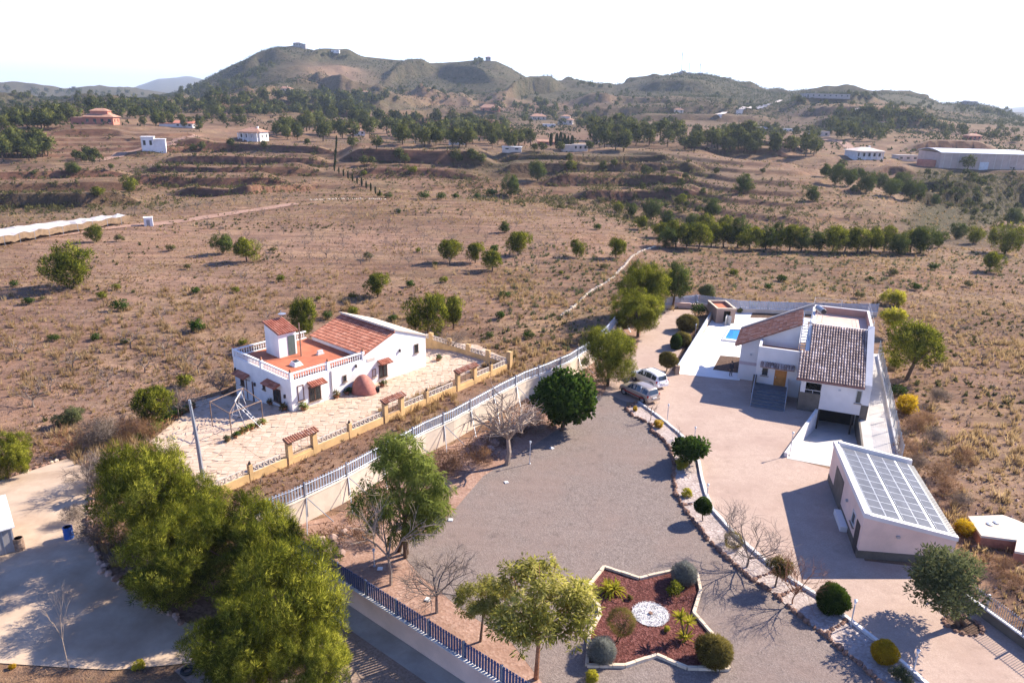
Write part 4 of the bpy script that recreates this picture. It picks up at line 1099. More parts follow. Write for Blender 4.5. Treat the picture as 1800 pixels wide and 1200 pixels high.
# ------------------------------------------------------------------ outbuilding with solar roof
SH_C = Vector((23.18, 40.42, 0)); SA, SB_ = RAD(-5.7), RAD(77.0)
SU = Vector((math.cos(SA), math.sin(SA), 0)); SW = Vector((math.cos(SB_), math.sin(SB_), 0))
def shed():
    r = thing('solar_outbuilding', 'low pale pink outbuilding with dark plinth and a roof covered by solar panels', 'outbuilding', SH_C)
    P = lambda a, b, z: SU*a + SW*b + Vector((0, 0, z))
    LA, LB = 5.95, 10.7
    zt = lambda a: 3.12 - .205*a
    mb = MB()
    mb.hexa([P(0,0,-.1), P(LA,0,-.1), P(LA,LB,-.1), P(0,LB,-.1), P(0,0,zt(0)), P(LA,0,zt(LA)), P(LA,LB,zt(LA)), P(0,LB,zt(0))])
    mb.build('wall', M['pink_wall'], r)
    pl = MB(); pl.hexa([P(-.03,-.03,-.05), P(LA+.03,-.03,-.05), P(LA+.03,LB+.03,-.05), P(-.03,LB+.03,-.05), P(-.03,-.03,.58), P(LA+.03,-.03,.58), P(LA+.03,LB+.03,.58), P(-.03,LB+.03,.58)]); pl.build('plinth', M['brown_base_and_shade'], r)
    pa = MB()
    def strip(a0, b0, a1, b1, h):
        pa.hexa([P(a0,b0,zt(a0)-.05), P(a1,b0,zt(a1)-.05), P(a1,b1,zt(a1)-.05), P(a0,b1,zt(a0)-.05), P(a0,b0,zt(a0)+h), P(a1,b0,zt(a1)+h), P(a1,b1,zt(a1)+h), P(a0,b1,zt(a0)+h)])
    strip(-.08, -.08, .30, LB + .08, .30); strip(.301, -.08, LA + .05, .28, .24); strip(.301, LB - .25, LA + .05, LB + .08, .42)
    pa.build('parapet', M['house_wall'], r)
    rb = MB(); n = 46
    for k in range(n):
        b0 = .3 + (LB - .56)*k/n; b1 = b0 + (LB - .56)/n*.5
        rb.hexa([P(.31,b0,zt(.31)+.01), P(LA+.18,b0,zt(LA+.18)+.01), P(LA+.18,b1,zt(LA+.18)+.01), P(.31,b1,zt(.31)+.01), P(.31,b0+.02,zt(.31)+.06), P(LA+.18,b0+.02,zt(LA+.18)+.06), P(LA+.18,b1-.02,zt(LA+.18)+.06), P(.31,b1-.02,zt(.31)+.06)])
    rb.hexa([P(.302,.285,zt(.302)-.02), P(LA+.2,.285,zt(LA+.2)-.02), P(LA+.2,LB-.26,zt(LA+.2)-.02), P(.302,LB-.26,zt(.302)-.02), P(.302,.285,zt(.302)+.012), P(LA+.2,.285,zt(LA+.2)+.012), P(LA+.2,LB-.26,zt(LA+.2)+.012), P(.302,LB-.26,zt(.302)+.012)])
    rb.build('ribbed_roof_sheet', M['sheet_beige'], r)
    # panels
    cols = [(.55, 1.46), (1.49, 2.40), (2.66, 3.57), (3.60, 4.51), (4.78, 5.55)]
    nrow = 10; b0 = .45; bw = (LB - .95)/nrow
    cache = {}
    for a0, a1 in cols:
        key = round(a1 - a0, 2)
        if key not in cache:
            q = MB(); da = a1 - a0
            Q = lambda a, b, z: SU*a + SW*b + Vector((0, 0, z - .205*a))
            q.hexa([Q(0,0,0), Q(da,0,0), Q(da,bw-.012,0), Q(0,bw-.012,0), Q(0,0,.04), Q(da,0,.04), Q(da,bw-.012,.04), Q(0,bw-.012,.04)])
            q.mat(1); e_ = .018
            q.add([Q(e_,e_,.0425), Q(da-e_,e_,.0425), Q(da-e_,bw-.012-e_,.0425), Q(e_,bw-.012-e_,.0425)], [(0,1,2,3)])
            cache[key] = q.mesh('solar_panel', [M['panel_frame'], M['solar']])
        for k in range(nrow):
            link('solar_panel', cache[key], r, tuple(P(a0, b0 + k*bw, zt(a0) + .12)))
    rl_ = MB()
    for a in (2.43, 4.54, .45, 5.6):
        w_ = .15 if a in (2.43, 4.54) else .05  # the two wide pale bars imitate bands of glare between panel pairs
        rl_.hexa([P(a,b0-.05,zt(a)+.06), P(a+w_,b0-.05,zt(a+w_)+.06), P(a+w_,LB-.45,zt(a+w_)+.06), P(a,LB-.45,zt(a)+.06), P(a,b0-.05,zt(a)+.14), P(a+w_,b0-.05,zt(a+w_)+.14), P(a+w_,LB-.45,zt(a+w_)+.14), P(a,LB-.45,zt(a)+.14)])
    rl_.build('rail_and_glare_band', M['panel_frame'], r)
    nl = Vector((-SW.y, SW.x, 0))
    window(r, (0, 0, 0), SW, nl, 1.75, 1.2, 2.6, 2.15, M['white_metal'], None, 0)
    q = MB(); face_box(q, (0, 0, 0), SW, nl, .45, .02, 1.3, 2.15, -.02, .05); q.build('side_door', M['dark_iron'], r)
    q = MB(); face_box(q, (0, 0, 0), SW, nl, 6.0, .05, 8.6, 2.35, -.02, .05); q.build('recess_shade', M['brown_base_and_shade'], r)  # flat dark sheet painted for the shade of an open garage recess
    q = MB(); face_box(q, (0, 0, 0), SW, nl, 3.0, .02, 5.4, .42, .035, .5); q.build('bench', M['house_wall'], r)
    for o_, d_, n_, x in (((0, 0, 0), SU, Vector((SU.y, -SU.x, 0)), 2.2), ((0, 0, 0), SW, nl, 4.2)):
        q = MB(); face_box(q, o_, d_, n_, x, 1.75, x + .2, 1.9, 0, .15); q.build('wall_lamp', M['steel'], r)
shed()

# ------------------------------------------------------------------ boundary fences
def fence(name, label, pts, wz0, wz1, sz0, sz1, sp, post_sp, slat_mat, wall_mat, braces=False, wall_th=.22, slat_w=.11, skip=None, slat_th=.03, cap=True, rails=(.12, .88), cap_mat='curb'):
    o0 = Vector((pts[0][0], pts[0][1], 0))
    r = thing(name, label, 'fence', o0)
    L = [Vector((p[0] - o0.x, p[1] - o0.y, 0)) for p in pts]
    seg = [(b - a).length for a, b in zip(L[:-1], L[1:])]; tot = sum(seg)
    def at(s):
        for a, b, l in zip(L[:-1], L[1:], seg):
            if s <= l + 1e-6: return a.lerp(b, s/l), (b - a).normalized()
            s -= l
        return L[-1], (L[-1] - L[-2]).normalized()
    if wz1 is not None:
        mb = MB(); cp = MB()
        for i, (a, b) in enumerate(zip(L[:-1], L[1:])):
            d = (b - a).normalized(); n = Vector((-d.y, d.x, 0))*wall_th/2
            b_ = b - d*.004 if i < len(L) - 2 else b
            Z = lambda p, z: p + Vector((0, 0, z))
            mb.hexa([Z(a - n, wz0), Z(b_ - n, wz0), Z(b_ + n, wz0), Z(a + n, wz0), Z(a - n, wz1), Z(b_ - n, wz1), Z(b_ + n, wz1), Z(a + n, wz1)])
            n2_ = n*1.25
            if cap: cp.hexa([Z(a - n2_, wz1 + .001), Z(b_ - n2_, wz1 + .001), Z(b_ + n2_, wz1 + .001), Z(a + n2_, wz1 + .001), Z(a - n2_, wz1 + .06), Z(b_ - n2_, wz1 + .06), Z(b_ + n2_, wz1 + .06), Z(a + n2_, wz1 + .06)])
        mb.build('wall', wall_mat, r)
        if cap: cp.build('coping', M[cap_mat], r)
    npost = max(1, int(round(tot/post_sp)))
    pm_ = MB(); pm_.box(-.05, -.05, 0, .05, .05, sz1 - (wz1 if wz1 is not None else wz0) + .08); pme = pm_.mesh('post', M['steel'])
    for k in range(npost + 1):
        p, d = at(tot*k/npost)
        link('post', pme, r, (p.x, p.y, wz1 if wz1 is not None else wz0), math.atan2(d.y, d.x))
        if braces and 0 < k < npost:
            n = Vector((d.y, -d.x, 0))
            q = MB()
            for sgn in (-1, 1):
                q.tube([p + n*.12 + Vector((0, 0, wz1 + .05)), p + n*1.5 + d*sgn*1.1 + Vector((0, 0, .02))], .035, 5)
            q.tube([p + n*.14 + Vector((0, 0, wz1)), p + n*.14 + Vector((0, 0, .4))], .03, 5)
            q.build('brace', M['steel'], r)
    rl_ = MB()
    for a, b in zip(L[:-1], L[1:]):
        for f in rails:
            z = sz0 + (sz1 - sz0)*f
            rl_.tube([a + Vector((0, 0, z)), b + Vector((0, 0, z))], .02, 4)
    rl_.build('rail', slat_mat, r)
    sm = MB(); sm.box(-slat_w/2, -slat_th/2, 0, slat_w/2, slat_th/2, sz1 - sz0); sme = sm.mesh('slat', slat_mat)
    ns = int(tot/sp); cnt = 0; rest = MB()
    for k in range(ns):
        p, d = at((k + .5)*tot/ns)
        if cnt < 298:
            link('slat', sme, r, (p.x - d.y*.04, p.y + d.x*.04, sz0 + .012*math.sin(k*2.7)), math.atan2(d.y, d.x)); cnt += 1
        else:
            q = Vector((p.x, p.y, 0)); e = d*slat_w/2; n = Vector((-d.y, d.x, 0))*slat_th/2
            rest.hexa([q - e - n + Vector((0,0,sz0)), q + e - n + Vector((0,0,sz0)), q + e + n + Vector((0,0,sz0)), q - e + n + Vector((0,0,sz0)), q - e - n + Vector((0,0,sz1)), q + e - n + Vector((0,0,sz1)), q + e + n + Vector((0,0,sz1)), q - e + n + Vector((0,0,sz1))])
    if rest.v: tag(rest.build('slat', slat_mat, r), kind='stuff')
    return r
fence('boundary_fence', 'long blue grey slat fence on a tall cream wall with slanting steel braces', FENCE_NW, -.3, 1.85, 1.95, 2.95, .235, 3.6, M['fence_slat'], M['cream_wall'], True, cap_mat='cream_wall')
swl = [tuple(SW_A - np.array([.785, -.62])*7.4), tuple(SW_A), tuple(SW_A + np.array([.785, -.62])*16)]
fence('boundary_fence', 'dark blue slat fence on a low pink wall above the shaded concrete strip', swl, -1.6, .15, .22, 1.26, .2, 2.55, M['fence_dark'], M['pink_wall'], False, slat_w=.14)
BK = [G(1168, 543), G(1226, 538), G(1300, 549), G(1400, 552), G(1541, 555)]
fence('boundary_fence', 'grey slat fence behind the pool terrace at the back of the plot', [tuple(p.to_2d()) for p in BK], -.2, .55, .6, 1.75, .24, 2.6, M['fence_slat'], M['cream_wall'], False, slat_w=.2)
SEp = [(24.9, 45.2), (30.2, 43.4)]
se0, se1 = G(1700, 1064), G(1800, 1138)
dse = (se1 - se0).normalized()
fence('boundary_fence', 'steel bar fence on a shade-darkened wall beside the big olive coloured tree', [tuple((se0 - dse*1.2).to_2d()), tuple((se1 + dse*9).to_2d())], -.2, .62, .66, 1.55, .13, 2.2, M['steel'], M['brown_base_and_shade'], False, slat_w=.025, slat_th=.025)  # wall colour darkened to show its shaded inner face
# weld-mesh fence along the side path
def mesh_fence():
    a, b = mh(8.45, 21.5), mh(8.15, -9.0)
    o0 = a.copy(); r = thing('mesh_fence', 'tall wire mesh fence along the concrete path right of the modern house', 'fence', o0)
    d = (b - a); L = d.length; d.normalize()
    w_ = MB(); n = Vector((-d.y, d.x, 0))*.1
    w_.hexa([-n, d*L - n, d*L + n, n, -n + Vector((0,0,.35)), d*L - n + Vector((0,0,.35)), d*L + n + Vector((0,0,.35)), n + Vector((0,0,.35))]); w_.build('kerb', M['curb'], r)
    pb = MB(); pb.tube([(0, 0, 0), (0, 0, 2.0)], .04, 6); pme = pb.mesh('post', M['steel'])
    for k in range(13): link('post', pme, r, tuple(d*(L*k/12)))
    wr = MB()
    for k in range(int(L/.2)): wr.tube([d*(k*.2) + Vector((0,0,.36)), d*(k*.2) + Vector((0,0,1.95))], .009, 3, False)
    for k in range(9): wr.tube([Vector((0,0,.4 + k*.19)), d*L + Vector((0,0,.4 + k*.19))], .009, 3, False)
    tag(wr.build('wire_mesh', M['grid_line'], r), kind='stuff')
mesh_fence()
# ------------------------------------------------------------------ ochre garden wall of the farmhouse with tiled portals
def garden_wall():
    P0, P1 = on(374, 874), on(893, 648)
    d = (P1 - P0); d.z = 0; L = d.length; d.normalize(); n = Vector((-d.y, d.x, 0))   # n points to the farmhouse
    r = thing('garden_wall', 'ochre garden wall with white lattice blocks and small tiled portals round the farmhouse patio', 'wall', P0, math.atan2(d.y, d.x))
    def s_of(px, py):
        g = on(px, py); return (Vector((g.x, g.y, 0)) - Vector((P0.x, P0.y, 0))).dot(d)
    ports = [(s_of(497, 812), s_of(549, 791)), (s_of(659, 737), s_of(692, 722)), (s_of(782, 681), s_of(817, 667))]
    pill = [s_of(437, 842), s_of(606, 765), s_of(735.5, 705), s_of(849, 657)]
    base = MB(); base.box(0, -.13, -.6, L, .13, .68); base.build('wall', M['ochre_wall'], r)
    lat = MB()     # one lattice block: frame and a diamond cross
    W, H = .5, .52
    for q in ((0, 0, W, .05), (0, H - .05, W, H), (0, .05, .05, H - .05), (W - .05, .05, W, H - .05)): lat.box(q[0], -.05, q[1], q[2], .05, q[3])
    for a, b in (((.05, .05), (W - .05, H - .05)), ((.05, H - .05), (W - .05, .05))): lat.tube([(a[0], 0, a[1]), (b[0], 0, b[1])], .035, 4, False)
    lme = lat.mesh('lattice_block', M['lattice'])
    occ = [(a - .12, b + .12) for a, b in ports] + [(p - .16, p + .16) for p in pill]
    s = .1
    while s < L - .7:
        hit = [o for o in occ if s + W > o[0] and s < o[1]]
        if hit: s = max(o[1] for o in hit) + .02; continue
        link('lattice_block', lme, r, (s, 0, .68)); s += W + .01
    for i, p in enumerate(pill):
        q = MB(); q.box(p - .15, -.16, -.5, p + .15, .16, 1.38); po = q.build('pillar', M['ochre_wall'], r)
        q = MB(); q.lathe([(.06, 0), (.12, .08), (.1, .18), (.03, .32)], 7, (p, 0, 1.38)); q.build('finial', M['dark_iron'], po)
    for i, (a, b) in enumerate(ports):
        hub = link('portal', None, r)
        q = MB()
        w_ = min(.42, (b - a)*.32)
        q.box(a, -.2, -.5, a + w_, .2, 1.95); q.box(b - w_, -.2, -.5, b, .2, 1.95); q.box(a + w_, -.19, -.5, b - w_, .19, .5); q.box(a - .05, -.22, 1.951, b + .05, .22, 2.05)
        q.build('portal_frame', M['ochre_wall'], hub)
        tile_roof('portal_tiles', hub, (a - .15, -.36, 2.03), (1, 0, 0), Vector((0, .62, .24)), b - a + .3, .66, M['tile_mix'], .22, .4, seed=31 + i)
        q = MB(); q.box(a + w_ + .05, -.1, .501, b - w_ - .05, .12, .72); q.build('planter', M['stone_wall'], hub)
        q = MB()
        for k in range(3):
            x = a + w_ + (b - a - 2*w_)*(k + .5)/3; q.tube([(x, .05, .7), (x, .05, 1.95)], .014, 4)
        q.build('bar', M['dark_iron'], hub)
    # end tile plaque and tall corner
    q = MB(); q.box(-1.3, -.1, -.3, -.02, .12, .95); q.build('plaque_panel', M['grey_far'], r)
    q = MB(); q.box(L - .02, -.28, -.4, L + .45, .28, 1.98); q.build('corner_pier', M['ochre_wall'], r)
    # return wall
    Q = on(748, 613); loc = Vector((Q.x - P0.x, Q.y - P0.y, 0)); loc = Vector((loc.dot(d), loc.dot(n), 0))
    a = Vector((L + .1, .3, 0)); dd = (loc - a); L2 = dd.length; dd.normalize(); nn = Vector((-dd.y, dd.x, 0))*.13
    q = MB()
    z0, z1 = -1.6, .62
    q.hexa([a - nn + Vector((0,0,z0)), a + dd*L2 - nn + Vector((0,0,z0)), a + dd*L2 + nn + Vector((0,0,z0)), a + nn + Vector((0,0,z0)), a - nn + Vector((0,0,z1)), a + dd*L2 - nn + Vector((0,0,z1)), a + dd*L2 + nn + Vector((0,0,z1)), a + nn + Vector((0,0,z1))])
    q.build('return_wall', M['ochre_wall'], r)
    k = int(L2/.52)
    for i in range(k):
        p = a + dd*(.05 + i*.52)
        if i % 6 == 5:
            q = MB(); q.box(-.15, -.16, -1, .4, .16, 1.45); q.build('pillar', M['ochre_wall'], r, tuple(p), math.atan2(dd.y, dd.x))
        else: link('lattice_block', lme, r, (p.x, p.y, .62), math.atan2(dd.y, dd.x))
garden_wall()

# ------------------------------------------------------------------ patio things
def pole():
    b = on(357, 840); h = height_at(b, 703)
    r = thing('utility_pole', 'grey concrete utility pole standing at the patio corner above the pines', 'pole', b)
    q = MB(); q.tube([(0, 0, -.3), (-.1, .02, h*.5), (-.28, .02, h)], [.17, .145, .10], 8); q.build('shaft', M['steel'], r)
    q = MB(); q.tube([(-.5, .02, h - .35), (-.06, .02, h - .35)], .03, 5); q.build('crossarm', M['rust'], r)
    w_ = MB(); a = Vector((-.28, .02, h - .2)); e = on(512, 838) - b
    pts = [a.lerp(e, k/8) - Vector((0, 0, .4*math.sin(math.pi*k/8))) for k in range(9)]
    w_.tube([(-.1, 0, 2.6)] + [tuple(p) for p in pts[3:]], .01, 4); w_.build('guy_wire', M['dark_iron'], r)
pole()
def pergola():
    C4 = [on(374, 751), on(408, 769), on(463, 745.5), on(432, 727)]
    r = thing('pergola_frame', 'bare rusty steel pergola frame standing over the shaded farmhouse yard', 'pergola', C4[0])
    B = [p - C4[0] for p in C4]; h = 2.3
    q0 = max(p.z for p in B)
    for p in B:
        q = MB(); q.tube([p, Vector((p.x, p.y, q0 + h))], .045, 6); q.build('post', M['rust'], r)
    for i in range(4):
        a, b = B[i], B[(i+1) % 4]
        q = MB(); q.tube([(a.x, a.y, q0 + h), (b.x, b.y, q0 + h)], .045, 6); q.build('beam', M['rust'], r)
    q = MB()
    a, b = (B[0] + B[1])/2, (B[2] + B[3])/2
    q.tube([(B[1].x, B[1].y, q0 + h), (B[3].x, B[3].y, q0 + h)], .03, 5); q.build('beam', M['rust'], r)
pergola()
def swing():
    a, b = on(404, 748), on(432, 752)
    r = thing('swing_set', 'white metal swing set with a small ladder beside the rusty pergola', 'swing set', a)
    d = b - a; h = 2.5; e = Vector((-.3, 2.2, 0))
    top = [d*.5 + Vector((0, 0, h)), d*.5 + e + Vector((0, 0, h))]
    for k, t in enumerate(top):
        o_ = e*k
        for p in (o_, d + o_):
            q = MB(); q.tube([p, t], .032, 6); q.build('leg', M['white_metal'], r)
        q = MB(); q.tube([o_.lerp(t, .45), (d + o_).lerp(t, .45)], .035, 5); q.build('cross_bar', M['white_metal'], r)
    q = MB(); q.tube(top, .05, 6); q.build('top_bar', M['white_metal'], r)
    m = (top[0] + top[1])/2; g = Vector((m.x, m.y, .55))
    q = MB()
    for sx in (-.22, .22): q.tube([m + Vector((0, sx, 0)), g + Vector((0, sx, 0))], .012, 4)
    q.build('rope', M['dark_iron'], r)
    q = MB(); q.box(g.x - .12, g.y - .28, g.z - .02, g.x + .12, g.y + .28, g.z + .02); q.build('swing_seat', M['black'], r)
    q = MB(); p0, p1 = d + Vector((1.5, .1, 0)), d*.5 + Vector((.2, .1, h - .3))
    for sx in (-.22, .22): q.tube([p0 + Vector((0, sx, 0)), p1 + Vector((0, sx, 0))], .035, 5)
    for k in range(5): p = p0.lerp(p1, (k + .6)/6); q.tube([p + Vector((0, -.22, 0)), p + Vector((0, .22, 0))], .025, 5)
    q.build('ladder', M['white_metal'], r)
swing()
def oven():
    b = on(639, 690)
    r = thing('clay_oven', 'dark pink domed clay oven beside the farmhouse front wall', 'oven', b, RAD(50))
    g = np.random.default_rng(4); bm = bmesh.new(); bmesh.ops.create_icosphere(bm, subdivisions=4, radius=1)
    for v in bm.verts:
        c = v.co.copy(); z = c.z
        rad = 1.18 if z < 0 else 1.18*(1 - .10*z)
        lob = .30*max(0, c.x*.8 - c.y*.6)*(1 - min(1, abs(z)*1.2)) + .06*math.sin(3*math.atan2(c.y, c.x) + 2*z)
        v.co = Vector((c.x*(rad + lob), c.y*(rad + lob), max(-.15, z*1.95 if z > 0 else z*.4)))
    me = bpy.data.meshes.new('dome'); bm.to_mesh(me); bm.free(); me.materials.append(M['clay']); me.polygons.foreach_set('use_smooth', [True]*len(me.polygons))
    link('dome', me, r)
    q = MB(); q.tube([(.9, -.95, .35), (1.12, -1.16, .35)], [.30, .26], 10); q.build('mouth', M['dark'], r)
oven()
POT = None
def pot(px, py, label, group=None, plant='scrub', s=1.0):
    """a potted plant on the patio edge"""
    global POT
    b = on(px, py)
    r = thing('potted_plant', label, 'potted plant', b, random.uniform(0, 6), group)
    r.scale = (s, s, s)
    if POT is None:
        q = MB(); q.lathe([(.17, 0), (.25, .32), (.28, .33), (.28, .40), (.23, .40), (.22, .34)], 9); POT = q.mesh('pot', M['pot'])
    link('pot', POT, r)
    link('plant', SMALL[random.randrange(len(SMALL))], r, (0, 0, .38), random.uniform(0, 6), .5)

# ------------------------------------------------------------------ main plot: pool, bath house, low wall with railing
def pool():
    P = [G(1269, 599), G(1300, 603), G(1306, 580), G(1281, 579)]
    c = sum((p for p in P), Vector())/4; c.z = 0
    r = thing('swimming_pool', 'small blue pool with pale rounded coping on the white terrace', 'pool', c)
    L = [Vector(((p - c).x, (p - c).y, 0)) for p in P]; q = MB()
    inn = [p*.80 for p in L]
    for i in range(4):
        a, b, ai, bi = L[i], L[(i+1) % 4], inn[i], inn[(i+1) % 4]
        q.hexa([a, b, bi, ai, a + Vector((0,0,.22)), b + Vector((0,0,.22)), bi + Vector((0,0,.24)), ai + Vector((0,0,.24))])
    q.build('coping', M['white_concrete'], r)
    q = MB(); q.quad(*[p*.82 + Vector((0,0,.14)) for p in L]); q.build('water', M['water'], r)
pool()
def bath_house():
    o = G(1258, 568); r = thing('pool_hut', 'small brownish flat roofed hut with a sunken red roof by the low white wall', 'hut', o, RAD(3))
    q = MB()
    q.box(0, 0, 0, 1.0, .25, 2.05); q.box(1.95, 0, 0, 2.6, .25, 2.05); q.box(1.001, 0, 1.75, 1.949, .25, 2.05)
    q.box(0, .251, 0, .25, 4.2, 2.05); q.box(2.35, .251, 0, 2.6, 4.2, 2.05); q.box(.251, 3.95, 0, 2.349, 4.2, 2.05)
    hw = pm('brownish_render', (.36, .25, .20), .15, .8, .9)
    q.build('wall', hw, r)
    q = MB(); q.box(.251, .251, 1.7, 2.349, 3.949, 1.78); q.build('roof', M['terrace_red'], r)
    q = MB()
    for a in ((-.06, -.06, 2.66, .2), (-.06, 4.02, 2.66, 4.26), (-.06, .201, .2, 4.019), (2.4, .201, 2.66, 4.019)): q.box(a[0], a[1], 2.052, a[2], a[3], 2.14)
    q.build('coping', M['stone_border'], r)
    q = MB(); q.box(1.02, .9, 0, 1.93, .95, 1.74); q.build('doorway_back', M['dark'], r)
    for i, (x0, x1, y0) in enumerate(((.95, 1.35, -1.1), (1.75, 2.35, -1.0))):
        p = thing('door_panel', 'white panel leaning open on the %s side of the pool hut doorway' % ('left', 'right')[i], 'panel', o + Vector((x0, y0, 0)), RAD(60 if i == 0 else 115))
        m = MB(); m.box(0, -.02, .03, 1.0, .02, 1.3); m.build('sheet', M['white_metal'], p)
        m = MB(); m.box(0, -.035, .03, .05, .035, 1.34); m.box(.95, -.035, .03, 1.0, .035, 1.34); m.build('frame', M['steel'], p)
bath_house()
def low_wall():
    a, b = G(1190, 657), G(1258, 545); d = b - a; L = d.length; d.normalize(); n = Vector((-d.y, d.x, 0))*.14
    r = thing('railed_wall', 'low white wall topped by a grey railing between the tan path and the pool terrace', 'wall', a)
    z = Vector((0, 0, .75)); q = MB(); q.hexa([-n, d*L - n, d*L + n, n, -n + z, d*L - n + z, d*L + n + z, n + z]); q.build('wall', M['cream_wall'], r)
    q = MB()
    for h in (.9, 1.05): q.tube([Vector((0, 0, h)), d*L + Vector((0, 0, h))], .035, 5)
    q.build('rail', M['steel'], r)
    pb = MB(); pb.tube([(0, 0, .75), (0, 0, 1.06)], .035, 5); pme = pb.mesh('post', M['steel'])
    for k in range(15): link('post', pme, r, tuple(d*(L*k/14)))
    q = MB(); q.box(-.25, -.25, 0, .2, .2, 1.0); q.build('end_pier', M['stone_wall'], r)
low_wall()
def back_wall():
    a, b = G(1158, 540), G(1240, 543); d = b - a; L = d.length; d.normalize(); n = Vector((-d.y, d.x, 0))*.13
    r = thing('planter_wall', 'pinkish stepped garden wall under the pines at the end of the tan path', 'wall', a)
    for k in range(3):
        q = MB(); p0, p1 = d*(L*k/3 + .02), d*(L*(k + 1)/3); z = Vector((0, 0, .95 - .12*k)); q.hexa([p0 - n, p1 - n, p1 + n, p0 + n, p0 - n + z, p1 - n + z, p1 + n + z, p0 + n + z]); q.build('wall_section', M['pink_wall'], r)
back_wall()

# ------------------------------------------------------------------ kerb, rubble edging, star bed
def kerb():
    P = [G(a, b) for a, b in KERB]
    o = P[0].copy(); r = thing('kerb', 'white concrete kerb curving between the tan forecourt and the gravel bed', 'kerb', o)
    for i, (a, b) in enumerate(zip(P[:-1], P[1:])):
        d = (b - a).normalized(); L = (b - a).length; n = Vector((-d.y, d.x, 0))*.11; k = max(1, int(round(L/1.0)))
        for j in range(k):
            p0 = a - o + d*(L*j/k + .012); p1 = a - o + d*(L*(j + 1)/k); z = Vector((0, 0, .21 + .01*((i + j) % 2)))
            q = MB(); q.hexa([p0 - n, p1 - n, p1 + n, p0 + n, p0 - n + z, p1 - n + z, p1 + n + z, p0 + n + z]); q.build('kerb_stone', M['curb'], r)
kerb()
def stone_mesh(seed, mat, name='stone'):
    rr = random.Random(seed)
    bm = bmesh.new(); bmesh.ops.create_icosphere(bm, subdivisions=1, radius=1)
    for v in bm.verts: v.co *= rr.uniform(.72, 1.1)
    me = bpy.data.meshes.new(name); bm.to_mesh(me); bm.free(); me.materials.append(mat); return me
ST_R = [stone_mesh(i, M['rubble'], 'rubble_stone') for i in range(4)]
ST_P = [stone_mesh(i + 9, M['rock'], 'boulder') for i in range(4)]
ST_W = [stone_mesh(i + 19, M['stone_border'], 'pale_stone') for i in range(3)]
def stone_line(name, label, cat, P, sp, size, meshes, part, jitter=.1, zf=.6, lim=290):
    o = P[0].copy(); r = thing(name, label, cat, o); rr = random.Random(len(P)); cnt = 0
    for a, b in zip(P[:-1], P[1:]):
        L = (b - a).length; k = max(1, int(L/sp))
        for j in range(k):
            if cnt >= lim: return r
            p = a.lerp(b, (j + rr.random()*.6)/k) - o
            s = size*rr.uniform(.7, 1.3)
            c = link(part, meshes[rr.randrange(len(meshes))], r, (p.x + rr.uniform(-1, 1)*jitter, p.y + rr.uniform(-1, 1)*jitter, p.z + s*zf*.4), rr.uniform(0, 6), (s, s*rr.uniform(.7, 1.1), s*zf))
            cnt += 1
    return r
stone_line('rubble_edging', 'irregular reddish rubble edging between the grey gravel yard and the gravel bed', 'edging', [G(a, b) for a, b in RUBBLE], .26, .20, ST_R, 'rubble_stone', .06, 1.0)
for i, (a, b) in enumerate((((1210, 778), (1186, 800)), ((1246, 885), (1200, 888)), ((1365, 1003), (1322, 1020)), ((1412, 1030), (1368, 1050)), ((1490, 1090), (1448, 1118)))):
    lab = ['below the round citrus bush', 'beside the small ball tree', 'under the bronze bush tree', 'beside the reddish bare tree', 'next to the dark green clipped ball'][i]
    stone_line('bed_divider', 'short row of reddish stones dividing the gravel bed ' + lab, 'edging', [G(*a), G(*b)], .2, .16, ST_R, 'rubble_stone', .04, .8)
def kp(x, y): return (780 + x/3.4615, 940 + y/3.4615)
STAR = [kp(*p) for p in [(870,800),(1100,803),(1295,738),(1480,815),(1735,822),(1660,640),(1520,480),(1562,345),(1540,235),(1395,222),(1190,270),(975,200),(858,345),(945,440),(950,490),(885,610)]]
def star_bed():
    P = [G(*p) for p in STAR]
    sheet('mulch_bed', [p.to_2d() for p in P], .03, M['red_mulch'])
    c = G(1143.4, 1079.5); o = P[0].copy()
    r = thing('bed_border', 'cream stone border outlining the star shaped dark red mulch bed', 'border', o)
    for i in range(len(P)):
        a, b = P[i] - o, P[(i+1) % len(P)] - o; d = (b - a).normalized(); L = (b - a).length; n = Vector((-d.y, d.x, 0))*.10; k = max(1, int(round(L/.6)))
        for j in range(k):
            p0 = a + d*(L*j/k + .01); p1 = a + d*(L*(j + 1)/k - .01); z = Vector((0, 0, .17 + .012*((j*7 + i) % 3)))
            q = MB(); q.hexa([p0 - n, p1 - n, p1 + n, p0 + n, p0 - n*.9 + z, p1 - n*.9 + z, p1 + n*.9 + z, p0 + n*.9 + z]); q.build('border_stone', M['stone_border'], r)
    R = 1.05
    sheet('pebble_disc', [Vector((c.x + R*math.cos(t)*(1 + .02*math.sin(5*t)), c.y + R*math.sin(t))) for t in [2*math.pi*k/40 for k in range(40)]], .05, M['white_pebble'])
    rr = random.Random(5)
    chips = MB()
    for k in range(1500):
        t = rr.uniform(0, 6.283); q = R*1.06*math.sqrt(rr.random()); x, y = c.x + q*math.cos(t), c.y + q*math.sin(t); s = rr.uniform(.025, .05)
        v = [Vector((x + rr.uniform(-s, s), y + rr.uniform(-s, s), .05 + rr.uniform(0, s*1.6))) for _ in range(4)]
        chips.add(v, [(0,1,2), (0,2,3), (0,3,1), (1,3,2)])
    tag(chips.build('marble_chips', M['white_pebble']), 'white marble chips in a disc at the centre of the mulch bed', 'gravel', kind='stuff')
    h = thing('bed_spout', 'small brown drain stub in the middle of the white marble disc', 'spout', (c.x, c.y, .05)); q = MB(); q.lathe([(.13, 0), (.12, .09), (.08, .10)], 9); q.build('stub', M['rubble'], h)
star_bed()

